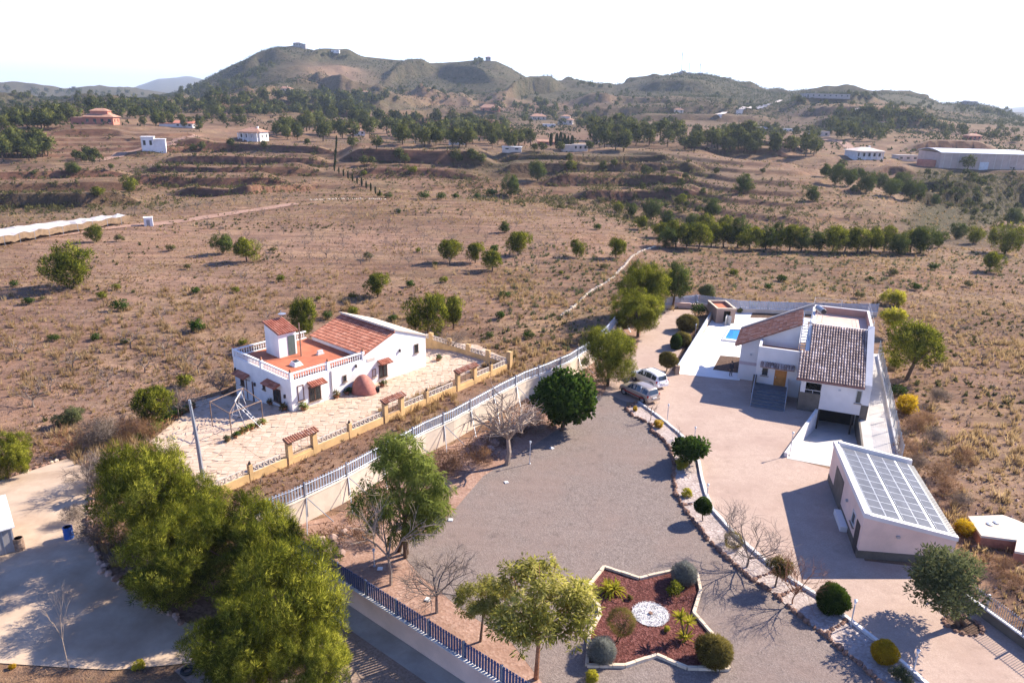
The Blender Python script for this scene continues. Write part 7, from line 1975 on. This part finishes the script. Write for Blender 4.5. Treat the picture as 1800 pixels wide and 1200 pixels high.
wood(22, [(225, 218), (420, 204), (430, 222), (330, 234), (240, 224)], (16, 26), 'pine between the pink villa and the cream house', 'pines between the two villas', None, 5)
wood(32, [(470, 228), (620, 214), (730, 240), (720, 256), (600, 250), (490, 248)], (22, 36), 'large pine round the houses right of the cream villa', 'pines right of the cream villa', None, 8)
wood(42, [(690, 240), (900, 240), (960, 254), (900, 264), (700, 260)], (24, 38), 'pine along the edge of the plateau in the centre', 'pines along the plateau edge', None, 10)
wood(24, [(1030, 246), (1100, 236), (1200, 252), (1190, 266), (1060, 268)], (28, 42), 'pine round the pink ruin on the plateau', 'pines round the ruin', None, 11)
wood(38, [(1190, 246), (1300, 246), (1440, 266), (1430, 282), (1310, 277), (1200, 267)], (24, 38), 'pine of the belt right of centre above the tan spur', 'pines above the tan spur', None, 12)
for a in [(90, [(0, 205), (140, 192), (330, 184), (330, 208), (200, 212), (0, 226)], (15, 26), 4), (110, [(330, 180), (560, 172), (640, 184), (600, 206), (340, 206)], (14, 24), 6),
          (60, [(310, 168), (370, 152), (420, 140), (470, 112), (480, 122), (430, 158), (340, 172)], (9, 15), 7), (60, [(560, 172), (680, 178), (660, 206), (570, 208)], (14, 24), 9),
          (60, [(600, 206), (900, 216), (900, 236), (640, 226)], (14, 24), 29), (70, [(1450, 232), (1480, 206), (1620, 206), (1640, 232), (1540, 250), (1460, 250)], (16, 30), 13), (40, [(1240, 228), (1450, 236), (1450, 250), (1250, 244)], (12, 20), 14),
          (40, [(850, 194), (930, 184), (1060, 204), (1040, 228), (870, 214)], (11, 18), 15), (36, [(1000, 222), (1180, 214), (1200, 232), (1040, 240)], (12, 20), 30), (30, [(1640, 226), (1790, 232), (1790, 250), (1650, 246)], (10, 18), 31),
          (14, [(1470, 170), (1540, 170), (1530, 178)], (8, 12), 16), (30, [(1660, 188), (1790, 198), (1780, 208), (1670, 197)], (7, 12), 17), (8, [(1390, 172), (1412, 168), (1412, 184), (1396, 184)], (9, 14), 18), (10, [(1000, 146), (1078, 153), (1075, 159), (1010, 153)], (7, 11), 19),
          (7, [(826, 112), (848, 108), (848, 114), (828, 116)], (8, 12), 20), (14, [(545, 94), (610, 100), (610, 107), (560, 103)], (6, 10), 21), (90, [(0, 160), (120, 162), (260, 168), (310, 178), (300, 190), (0, 196)], (7, 13), 32),
          (40, [(670, 150), (900, 160), (1000, 176), (900, 196), (700, 186)], (6, 11), 33), (40, [(1000, 160), (1300, 165), (1330, 196), (1020, 200)], (6, 11), 34), (60, [(1590, 300), (1800, 312), (1800, 395), (1720, 400), (1640, 350)], (9, 17), 36), (30, [(1100, 330), (1300, 350), (1240, 400), (1120, 395)], (8, 15), 37), (30, [(1360, 180), (1640, 186), (1660, 206), (1400, 206)], (7, 12), 35)]:
    mass(*a)
def wood_mass():
    g = np.random.default_rng(9); V = []; T = []; NN = []
    base = []
    for s_ in range(5):
        C = lobed(26, g, 6, .45, (.45, .62), 1.0, -.9); v, t = leaf_soup(C, .26, 7, .42, .24, g, .6, .35); v = v*.42 + np.array([0, 0, .52]); base.append((v, t, outward(v, (0, 0, .45)) + .5*unit(len(v), g)))
    for x, y, z, h in STUFF_T:
        v, t, nn = base[g.integers(5)]; a = g.uniform(0, 6.283); c, s = math.cos(a), math.sin(a)
        R3 = np.array([[c, s, 0], [-s, c, 0], [0, 0, 1]]); V.append((v @ R3)*h*np.array([1, 1, g.uniform(.9, 1.15)]) + np.array([x, y, z - .05*h])); T.append(np.clip(t + g.uniform(-.2, .2), 0, 1)); NN.append(nn @ R3)
    tag(link('distant_woods', soup('distant_woods', np.concatenate(V), M['pine_far'], np.concatenate(T), np.concatenate(NN))), 'dark green woods of small pines spread over the far slopes and hill tops', 'woods', kind='stuff')
wood_mass()
# cypresses
for k in range(26):
    f = k/25
    x, y = (592 - 3*f*2, 246 + 50*f*1.6) if f < .6 else (588 + 80*(f - .6)/.4, 296 + 44*(f - .6)/.4)
    far(x, y + 6, rr.uniform(9, 13) if f < .6 else rr.uniform(11, 15), 'cypress of the dark hedge running down the terraces left of centre', 'cypress hedge', CYP, 'cypress_tree', 'cypress', .8)
for x, y in [(978, 262), (985, 262), (992, 263), (998, 263), (1005, 264), (898, 256), (905, 258), (893, 255), (968, 258), (648, 212), (715, 212), (1002, 218), (744, 222)]:
    far(x, y, rr.uniform(20, 27) if y > 240 else 14, 'dark cypress among the houses of the plateau', 'cypresses among the plateau houses', CYP, 'cypress_tree', 'cypress')
# ------------------------------------------------------------------ houses far off
def far_house(name, label, px, py, wpx, hgt, dep, rot, wall, roof='hip', roofm='roof_far', wins=3, cat='house', rh=.28, wing=None, two=False, porch=False, dist=150):
    b = on(px, py, dist); W = wpx/ppm(b); D = W*dep
    H = hgt/ppm(b)
    r = thing(name, label, cat, b, rot)
    q = MB(); q.box(-W/2, -D/2, -1.0, W/2, D/2, H); q.build('wall', M[wall], r)
    o_ = W*.05 + .3
    def hip(x0, y0, x1, y1, z, rise, nm='roof'):
        q = MB(); w_, d_ = x1 - x0, y1 - y0; k = min(w_, d_)*.5
        if w_ > d_: rdg = [(x0 + k, (y0+y1)/2, z + rise), (x1 - k, (y0+y1)/2, z + rise)]
        else: rdg = [((x0+x1)/2, y0 + k, z + rise), ((x0+x1)/2, y1 - k + .01, z + rise)]
        V = [(x0, y0, z), (x1, y0, z), (x1, y1, z), (x0, y1, z)] + rdg
        F = [(0, 1, 5, 4), (1, 2, 5), (2, 3, 4, 5), (3, 0, 4), (3, 2, 1, 0)] if w_ > d_ else [(0, 1, 4), (1, 2, 5, 4), (2, 3, 5), (3, 0, 4, 5), (3, 2, 1, 0)]
        q.add(V, F); return q.build(nm, M[roofm], r)
    if roof == 'hip': hip(-W/2 - o_, -D/2 - o_, W/2 + o_, D/2 + o_, H + .02, W*rh*.6)
    elif roof == 'flat':
        q = MB(); q.box(-W/2 - .2, -D/2 - .2, H + .01, W/2 + .2, D/2 + .2, H + .35); q.build('roof', M[roofm], r)
    elif roof == 'gable':
        q = MB(); q.extr([(-W/2 - o_, -D/2 - o_, H + .02), (-W/2 - o_, 0, H + D*rh), (-W/2 - o_, D/2 + o_, H + .02)], (W + 2*o_, 0, 0)); q.build('roof', M[roofm], r)
    if two:
        q = MB(); q.box(-W*.3, -D*.28, H, W*.3, D*.3, H*1.75); q.build('upper_storey', M[wall], r); hip(-W*.34, -D*.33, W*.34, D*.35, H*1.75 + .02, W*.09, 'upper_roof')
    if wing:
        q = MB(); x0, x1 = (W/2 + .01, W/2 + W*wing) if wing > 0 else (-W/2 + W*wing, -W/2 - .01); q.box(x0, -D*.4, -3, x1, D*.35, H*.8); q.build('wing', M[wall], r)
        q = MB(); q.box(x0 - .2, -D*.4 - .3, H*.8 + .01, x1 + .2, D*.35 + .3, H*.8 + .4); q.build('wing_roof', M[roofm], r)
    if porch:
        q = MB()
        for k in range(5): x = -W*.45 + W*.9*k/4; q.box(x - .2, -D/2 - 2.2, -1, x + .2, -D/2 - 1.8, H*.9)
        q.build('column', M['white_far'], r); q = MB(); q.box(-W/2, -D/2 - 2.4, H*.9, W/2, -D/2 - .02, H*.9 + .3); q.build('porch_roof', M[roofm], r)
    for k in range(wins):
        x = -W/2 + W*(k + .5)/wins; w_ = min(W/wins*.4, 1.6)
        q = MB(); q.box(x - w_/2, -D/2 - .06, H*.35, x + w_/2, -D/2 - .005, H*.75); wn = q.build('window', M['glass'], r)
        if W > 9: q = MB(); q.box(x - w_/2 - .12, -D/2 - .10, H*.33 - .1, x + w_/2 + .12, -D/2 - .004, H*.33); q.build('sill', M['white_far'], wn)
    for k in range(2):
        y = -D/4 + D/2*k; q = MB(); q.box(W/2 + .005, y - .6, H*.35, W/2 + .06, y + .6, H*.72); q.build('window', M['glass'], r)
    if roof == 'hip' and W > 8: q = MB(); q.box(W*.18, -.3, H, W*.18 + .8, .5, H + W*rh*.6 + .7); q.build('chimney', M[wall], r)
    return r
R_ = RAD
far_house('villa', 'pink villa with two tiers of terracotta roofs among the left pines', 180, 219, 48, 13, .6, R_(8), 'brick_far', 'hip', 'roof_far', 4, two=True, porch=False, wing=-.45)
far_house('house', 'white tower like house at the end of the pale track on the left', 262, 262, 20, 20, 1.0, R_(20), 'white_far', 'flat', 'white_far', 2, wing=.9)
far_house('house', 'low red roofed house between the pink villa and the cream villa', 326, 224, 30, 7, .5, R_(5), 'white_far', 'gable', 'brick_far', 3, wing=-.9)
far_house('villa', 'cream villa with hipped terracotta roofs above the left terraces', 447, 247, 40, 15, .7, R_(-12), 'white_far', 'hip', 'roof_far', 4, porch=True)
far_house('house', 'small house halfway up the big hill beside the bare orchard', 502, 163, 22, 6, .6, R_(-15), 'cream_far', 'hip', 'roof_far', 3)
far_house('house', 'blocky house on the very top of the big left hill', 524, 83, 14, 6, .8, 0, 'grey_far', 'hip', 'grey_far', 3, wing=.5)
far_house('house', 'low white wall like house right of the one topping the big hill', 590, 94, 14, 4, .4, 0, 'white_far', 'flat', 'white_far', 2)
far_house('house', 'small house on the round knoll beside dark pines', 858, 107, 9, 6, .9, 0, 'grey_far', 'hip', 'roof_far', 2)
far_house('house', 'house with a bright terracotta hip roof at the plateau edge', 804, 254, 30, 11, .8, R_(5), 'cream_far', 'hip', 'brick_far', 3)
far_house('outbuilding', 'long low white roofed store at the plateau edge', 900, 265, 34, 6, .35, R_(-3), 'cream_far', 'flat', 'white_far', 2, 'outbuilding')
far_house('ruin', 'pinkish roofless house in the trees on the plateau', 1018, 265, 26, 11, .6, R_(12), 'cream_far', 'none', 'cream_far', 3, 'ruin', wing=-.7)
far_house('house', 'long low house with dark hedge under the knoll', 862, 196, 34, 6, .4, 0, 'brick_far', 'hip', 'roof_far', 3)
far_house('house', 'low house with pale red roof in the middle distance', 946, 211, 26, 6, .5, R_(6), 'cream_far', 'hip', 'roof_far', 3)
far_house('house', 'house with two pitched pale roofs right of the middle distance house', 994, 219, 26, 8, .7, R_(-8), 'cream_far', 'hip', 'roof_far', 3, two=True)
far_house('outbuilding', 'flat white shed between the two middle distance houses', 965, 223, 22, 4, .4, 0, 'white_far', 'flat', 'white_far', 2, 'outbuilding')
far_house('house', 'small house under the mast hill', 1192, 199, 16, 5, .6, 0, 'cream_far', 'hip', 'roof_far', 2)
far_house('villa', 'white villa with pale hip roof on the plateau at the right', 1516, 279, 48, 14, .75, R_(8), 'white_far', 'hip', 'cream_far', 5, porch=True, rh=.2)
far_house('outbuilding', 'long beige flat roofed building right of centre', 1438, 240, 34, 8, .4, R_(-4), 'cream_far', 'flat', 'grey_far', 3, 'outbuilding')
far_house('outbuilding', 'grey roofed low building among pines right of centre', 1322, 232, 42, 6, .4, R_(3), 'grey_far', 'gable', 'grey_far', 4, 'outbuilding', .2)
far_house('outbuilding', 'small white open shed right of the grey roofed building', 1384, 231, 18, 4, .5, 0, 'white_far', 'flat', 'white_far', 2, 'outbuilding')
far_house('house', 'small white house high on the right slope', 1512, 199, 16, 6, .7, 0, 'white_far', 'hip', 'cream_far', 2)
far_house('house', 'pinkish house below the white one on the right slope', 1548, 222, 18, 7, .7, R_(10), 'cream_far', 'hip', 'roof_far', 2)
far_house('outbuilding', 'tiny white cabin at the right of the right slope', 1607, 203, 9, 5, .8, 0, 'white_far', 'flat', 'white_far', 1, 'cabin')
far_house('house', 'red house with a terrace above the industrial shed', 1708, 246, 24, 7, .6, R_(6), 'brick_far', 'hip', 'roof_far', 3)
far_house('depot', 'long low grey depot along the right ridge', 1450, 172, 80, 6, .25, R_(2), 'grey_far', 'flat', 'grey_far', 8, 'building')
far_house('house', 'flat topped house on the far right knoll', 1704, 184, 22, 5, .5, 0, 'grey_far', 'flat', 'grey_far', 3)
far_house('outbuilding', 'flat dark roofed carport beside the white right villa', 1590, 282, 38, 8, .5, R_(5), 'cream_far', 'flat', 'grey_far', 3, 'outbuilding')
far_house('house', 'small pale house in the dip below the big hill', 641, 166, 12, 4, .7, 0, 'white_far', 'hip', 'roof_far', 2)
far_house('house', 'pale house hidden in the pines right of the cream villa', 632, 238, 18, 8, .7, R_(15), 'white_far', 'hip', 'roof_far', 2)
far_house('house', 'house with low red roof behind the central pines', 752, 222, 18, 6, .6, 0, 'cream_far', 'hip', 'brick_far', 2)
far_house('house', 'reddish long house between the central cypresses', 960, 255, 30, 6, .5, R_(4), 'brick_far', 'gable', 'roof_far', 3, rh=.22)
def big_shed():
    b = on(1726, 299, 200); s = ppm(b); W = 146/s; H = 27/s; D = 26
    r = thing('industrial_shed', 'large pinkish industrial shed with a pale curved metal roof at the right edge', 'warehouse', b, R_(-5))
    q = MB(); q.box(-W/2, 0, -3, W/2, D, H); q.build('wall', M['shed_wall'], r)
    q = MB(); n = 10
    for k in range(n):
        y0, y1 = -.5 + (D + 1)*k/n, -.5 + (D + 1)*(k + 1)/n; z = lambda y: H + .05 + 1.5*math.sin(math.pi*(y + .5)/(D + 1))
        q.hexa([(-W/2 - .5, y0, z(y0)), (W/2 + .5, y0, z(y0)), (W/2 + .5, y1, z(y1)), (-W/2 - .5, y1, z(y1)), (-W/2 - .5, y0, z(y0) + .3), (W/2 + .5, y0, z(y0) + .3), (W/2 + .5, y1, z(y1) + .3), (-W/2 - .5, y1, z(y1) + .3)])
    q.build('roof', M['metal_roof'], r)
    for k in range(12): q = MB(); x = -W/2 + W*(k + .5)/12; q.box(x - .12, -.14, -2, x + .12, -.005, H - .1); q.build('wall_rib', M['cream_far'], r)
    q = MB(); q.box(-W*.04, -.2, -1, W*.06, -.15, H*.5); q.build('loading_door', M['metal_roof'], r)
    q = MB(); q.box(-W/2 - 6, 4, -2, -W/2 - .02, 12, H*.5); q.build('annex', M['brick_far'], r)
    y = on(1640, 284, 200); sheet('paved_yard', [Vector((y.x + dx, y.y + dy)) for dx, dy in ((-9, 0), (10, 0), (12, 14), (-8, 15))], 0, M['cream_far'], step=3, follow=True, lift=.5)
big_shed()
def mast(px, base, top, label):
    b = on(px, base, 900); h = max(8, height_at(b, top)); r = thing('radio_mast', label, 'mast', b)
    q = MB()
    for a in range(3): q.tube([(.7*math.cos(a*2.1), .7*math.sin(a*2.1), -1), (.15*math.cos(a*2.1), .15*math.sin(a*2.1), h)], .22, 4)
    q.build('lattice', M['steel'], r)
    q = MB(); q.box(-.6, -.6, h*.72, .6, .6, h*.86); q.build('antenna_box', M['grey_far'], r)
    q = MB(); q.box(-3, -2, -1, 3, 2, 3); q.build('hut', M['grey_far'], r)
mast(1197, 130, 86, 'tallest radio mast on the mast hill')
mast(1211, 131, 107, 'thin middle radio mast on the mast hill')
mast(1230, 132, 109, 'right hand radio mast on the mast hill')

# ------------------------------------------------------------------ grass tufts and scrub nobody could count
def inpoly(x, y, P):
    c = np.zeros(x.shape, bool); n = len(P)
    for i in range(n):
        ax, ay = P[i][0], P[i][1]; bx, by = P[(i+1) % n][0], P[(i+1) % n][1]
        m = (ay > y) != (by > y)
        c ^= m & (x < (bx - ax)*(y - ay)/((by - ay) if by != ay else 1e-9) + ax)
    return c
PLOT = [tuple(p) for p in FENCE_NW] + [tuple(G(1226, 538).to_2d()), tuple(G(1541, 555).to_2d()), tuple(mh(8.6, -9).to_2d()), (32.0, 52.0), (29.8, 41.5), tuple(G(1715, 1050).to_2d()), (34, 22), (4, 22), (-2.0, 30.2)]
SOLID = [PLOT, PATIO, DRIVE, [tuple((A2 + n2*q + a2*w_)) for q, w_ in ((0, 0), (9.5, 0), (9.5, 22), (0, 22))], [tuple(wh(s, t).to_2d()) for s, t in ((-.3, -.3), (17.4, -.3), (17.4, 9.6), (-.3, 10.6))]]
def free(x, y):
    m = np.ones(x.shape, bool)
    for P in SOLID: m &= ~inpoly(x, y, [tuple(p) for p in P])
    return m
def tufts(name, label, cat, n, rmin, rmax, per, L, W, mat, seed, dens=None, upw=1.2, size=(.7, 1.3), power=1.0, lim=42):
    g = np.random.default_rng(seed)
    az = np.radians(g.uniform(-lim, lim, n)); r = rmin*(rmax/rmin)**(g.random(n)**power)
    x, y = np.sin(az)*r, np.cos(az)*r
    m = free(x, y) & (r < np.interp(az, RINGS[3][0], RINGS[3][1]) + 130)
    if dens is not None: m &= g.random(n) < dens(x, y, r, az)
    x, y = x[m], y[m]; z = land(x, y); k = len(x)
    s = g.uniform(size[0], size[1], k)
    C = np.stack([x, y, z + .02], 1)
    nn = k*per; Cr = np.repeat(C, per, 0); sr = np.repeat(s, per)
    D = unit(nn, g)*.9; D[:, 2] = np.abs(D[:, 2]) + upw; D /= np.linalg.norm(D, axis=1, keepdims=True)
    Sd = np.cross(D, unit(nn, g)); Sd /= np.linalg.norm(Sd, axis=1, keepdims=True) + 1e-9
    off = unit(nn, g)*(.28*L*sr)[:, None]; off[:, 2] = np.abs(off[:, 2])*.3 - .03
    P = Cr + off
    w_ = (W*sr*g.uniform(.6, 1.4, nn))[:, None]/2; l = (L*sr*g.uniform(.5, 1.2, nn))[:, None]
    V = np.stack([P - Sd*w_, P + Sd*w_, P + D*l], 1)
    t = np.clip(np.repeat(g.random(k)*.7 + .1, per) + g.normal(size=nn)*.15, 0, 1)
    tag(link(name, soup(name, V, M[mat], t)), label, cat, kind='stuff')
nz = lambda x, y, sc, sd: fbm(x/sc, y/sc, 4, sd)
def straw_d(x, y, r, az): return np.clip(.22 + 2.0*nz(x, y, 13, 301) + .9*nz(x, y, 60, 302), .02, 1)
def near_d(x, y, r, az): return np.clip(.10 + 2.6*nz(x, y, 8, 305) + .55*(x < -22)*(y < 100)*(y > 55), 0, 1)
tufts('dry_grass', 'straw coloured dry grass tufts covering the abandoned fields', 'grass', 26000, 45, 300, 9, .42, .10, 'straw', 401, straw_d, 1.0, (.6, 1.5), .9)
tufts('dry_grass', 'tall straw grass in clumps around the farmhouse and right slope', 'grass', 15000, 36, 125, 18, .66, .07, 'straw', 402, near_d, 1.3, (.7, 1.5), 1.0)
def dark_d(x, y, r, az): return np.clip(.0 + 2.1*nz(x, y, 15, 311) + 1.0*nz(x, y, 60, 313), .0, 1)*sstep(55, 95, r)
tufts('field_scrub', 'low grey green esparto and thyme cushions across the fields', 'scrub', 15000, 55, 330, 13, .40, .16, 'scrubleaf', 403, dark_d, .6, (.4, 1.5), .8)
tufts('dry_twigs', 'brown dead weed stalks scattered over the fields', 'weeds', 9000, 40, 240, 9, .45, .05, 'greytwig', 404, lambda x, y, r, az: np.clip(.4 + 1.2*nz(x, y, 25, 321), .05, 1), .9, (.6, 1.4))
tufts('dry_weeds', 'fine short dry weeds carpeting the open fields', 'weeds', 60000, 42, 300, 5, .22, .07, 'straw', 408, lambda x, y, r, az: np.clip(.45 + 1.4*nz(x, y, 10, 351) + .6*nz(x, y, 45, 352), .05, 1), .7, (.5, 1.5), .8)
tufts('dry_weeds', 'fine short brown weeds carpeting the open fields', 'weeds', 40000, 42, 300, 5, .22, .07, 'rusty', 409, lambda x, y, r, az: np.clip(.4 + 1.6*nz(x, y, 12, 361) + .6*nz(x, y, 50, 362), .03, 1), .7, (.5, 1.5), .8)
def esparto_d(x, y, r, az): return np.clip((np.abs(r - np.interp(az, RINGS[1][0], RINGS[1][1]) + 22) < 22)*(az > RAD(9)) + ((np.abs(az - RAD(5)) < RAD(6)) & (r < 150) & (r > 80))*.8, 0, 1)*.75
tufts('esparto_grass', 'greenish esparto grass clumps below the pine row and along the fence', 'grass', 9000, 70, 190, 16, .62, .10, 'olive', 405, esparto_d, .9, (.6, 1.3))
tufts('field_scrub', 'grey green cushions and weeds on the middle distance terraces', 'scrub', 9000, 170, 470, 9, .60, .24, 'scrubleaf', 406, lambda x, y, r, az: np.clip(.15 + 1.7*nz(x, y, 24, 331), 0, 1), .5, (.5, 1.5), .7)
tufts('dry_grass', 'pale dry grass on the middle distance terraces', 'grass', 12000, 170, 470, 7, .55, .20, 'straw', 407, lambda x, y, r, az: np.clip(.4 + 1.5*nz(x, y, 20, 341), 0, 1), .9, (.5, 1.4), .7)
# scrub on the hills: rounded bushes, thousands
def hill_scrub():
    g = np.random.default_rng(500); n = 60000
    az = np.radians(g.uniform(-40, 40, n)); r = np.sqrt(g.uniform(430**2, 1560**2, n))
    x, y = np.sin(az)*r, np.cos(az)*r
    d = np.clip(.5 + 1.6*fbm(x/110, y/110, 4, 511), .03, 1)*np.clip(.3 + (r - 430)/500, .25, 1)
    px_az = math.atan2(*ray(540, 130)[:2]); px_az2 = math.atan2(*ray(640, 130)[:2])
    bare_ = np.exp(-((az - (px_az + px_az2)/2)/.05)**2)*(r > 1130)*(r < 1380)
    m = g.random(n) < d*(1 - .93*bare_); x, y, r = x[m], y[m], r[m]; k = len(x)
    z = land(x, y); s = g.uniform(.8, 3.0, k)*np.clip(r/1000, .5, 1.25)
    per = 7
    C = np.stack([x, y, z + s*.35], 1)
    V, t = leaf_soup(C, s*.8, per, 1.5, 1.0, g, .6, .3, tint0=g.random(k)*.6)
    tag(link('hill_scrub', soup('hill_scrub', V, M['hillleaf'], t)), 'dark green scrub covering the far hills', 'scrub', kind='stuff')
hill_scrub()
def bank_scrub():
    """bushes and weeds on the terrace banks and down the gullies"""
    g = np.random.default_rng(520); X = []; Y = []
    for ba, bd, H, wd, back in BANKS:
        L = (ba[-1] - ba[0])*bd.mean()
        if bd.mean() > 900: continue
        n = int(L*(1.8 if bd.mean() < 420 else .8)); a = g.uniform(ba[0], ba[-1], n); w_ = 6*fbm(np.sin(a)*np.interp(a, ba, bd)/50, np.cos(a)*np.interp(a, ba, bd)/50, 3, 77)*np.clip(H/3, .5, 2.5)
        r = np.interp(a, ba, bd) + w_ + g.uniform(-2.5, 2.0, n)
        k = g.random(n) < np.clip(.6 + 1.2*fbm(a*60, r/40, 3, 530), .1, 1); X.append((np.sin(a)*r)[k]); Y.append((np.cos(a)*r)[k])
    for poly, n in [([(820,335),(1000,345),(1180,385),(1180,415),(1080,385),(950,362),(830,352)], 700), ([(950,305),(1240,300),(1290,345),(1200,380),(1000,345)], 420), ([(1180,345),(1420,345),(1640,400),(1600,425),(1200,415)], 420), ([(1590,305),(1800,308),(1800,400),(1740,410),(1660,345)], 520), ([(0,355),(260,350),(330,345),(300,365),(0,380)], 180), ([(210,300),(300,300),(520,322),(480,340),(260,330)], 200), ([(600,296),(860,300),(870,340),(620,330)], 140), ([(0,270),(300,250),(590,255),(590,300),(250,300),(0,310)], 260), ([(1100,265),(1300,280),(1540,340),(1480,345),(1200,300)], 120)]:
        xs = [q[0] for q in poly]; ys = [q[1] for q in poly]
        u = g.uniform(min(xs), max(xs), n*3); v = g.uniform(min(ys), max(ys), n*3); m = inpoly(u, v, poly); u, v = u[m][:n], v[m][:n]
        P = [on(a, b, 120) for a, b in zip(u[::4], v[::4])]
        for p in P:                                   # four to a clump
            for k in range(4): X.append(np.array([p.x + g.normal()*4])); Y.append(np.array([p.y + g.normal()*4]))
    x, y = np.concatenate(X), np.concatenate(Y); z = land(x, y); k = len(x); s = g.uniform(.35, 1.15, k)*(1 + .4*(np.hypot(x, y) > 420))
    V, t = leaf_soup(np.stack([x, y, z + s*.35], 1), s*.75, 12, .75, .38, g, .6, .4, tint0=g.random(k)*.75)
    tag(link('bank_scrub', soup('bank_scrub', V, M['scrubleaf'], t)), 'dark scrub growing along the terrace banks and gullies', 'scrub', kind='stuff')
bank_scrub()
# loose stones over the fields
def field_stones():
    g = np.random.default_rng(600); n = 5000
    az = np.radians(g.uniform(-42, 42, n)); r = 40*(260/40)**g.random(n); x, y = np.sin(az)*r, np.cos(az)*r
    m = free(x, y) & (g.random(n) < np.clip(.3 + 1.6*fbm(x/20, y/20, 3, 611), 0, 1)); x, y = x[m], y[m]; k = len(x); z = land(x, y)
    s = g.uniform(.07, .22, k); b = np.array([(1, 0, 0), (-.5, .87, 0), (-.5, -.87, 0), (0, 0, .8)])
    V = []
    J = b[None]*s[:, None, None]*g.uniform(.6, 1.3, (k, 4, 3)) + np.stack([x, y, z - .01], 1)[:, None, :]
    V = np.concatenate([J[:, [0, 1, 3]], J[:, [1, 2, 3]], J[:, [2, 0, 3]]])
    tag(link('field_stones', soup('field_stones', V, M['rock'])), 'loose pale stones scattered on the dry fields', 'stones', kind='stuff')
field_stones()
# loose planting under the garden wall
def under_wall():
    g = np.random.default_rng(700); n = 700
    t = g.random(n); pts = np.array(FENCE_NW); i = (t*(len(pts) - 4)).astype(int); f = t*(len(pts) - 4) - i
    x = pts[i, 0]*(1 - f) + pts[i+1, 0]*f + g.uniform(.5, 4.2, n); y = pts[i, 1]*(1 - f) + pts[i+1, 1]*f - g.uniform(.3, 3.0, n)
    s = g.uniform(.15, .4, n); C = np.stack([x, y, np.full(n, .1)], 1)
    V, tt = leaf_soup(C, s, 14, .3, .05, g, .7, .5)
    tag(link('dry_undergrowth', soup('dry_undergrowth', V, M['rusty'], tt)), 'dry reddish undergrowth along the foot of the boundary wall', 'undergrowth', kind='stuff')
under_wall()

# ------------------------------------------------------------------ the hazy air
def haze():
    q = MB(); q.box(-15500, -300, -40, 15500, 15500, 420)
    m = bpy.data.materials.new('haze_air'); m.use_nodes = True; t = m.node_tree; t.nodes.clear()
    o = t.nodes.new('ShaderNodeOutputMaterial'); v = t.nodes.new('ShaderNodeVolumePrincipled')
    v.inputs['Color'].default_value = (.70, .82, 1.0, 1); v.inputs['Density'].default_value = HAZE; v.inputs['Anisotropy'].default_value = .2
    t.links.new(v.outputs[0], o.inputs['Volume'])
    tag(q.build('haze', m), kind='stuff')
HAZE = 0.0001
haze()
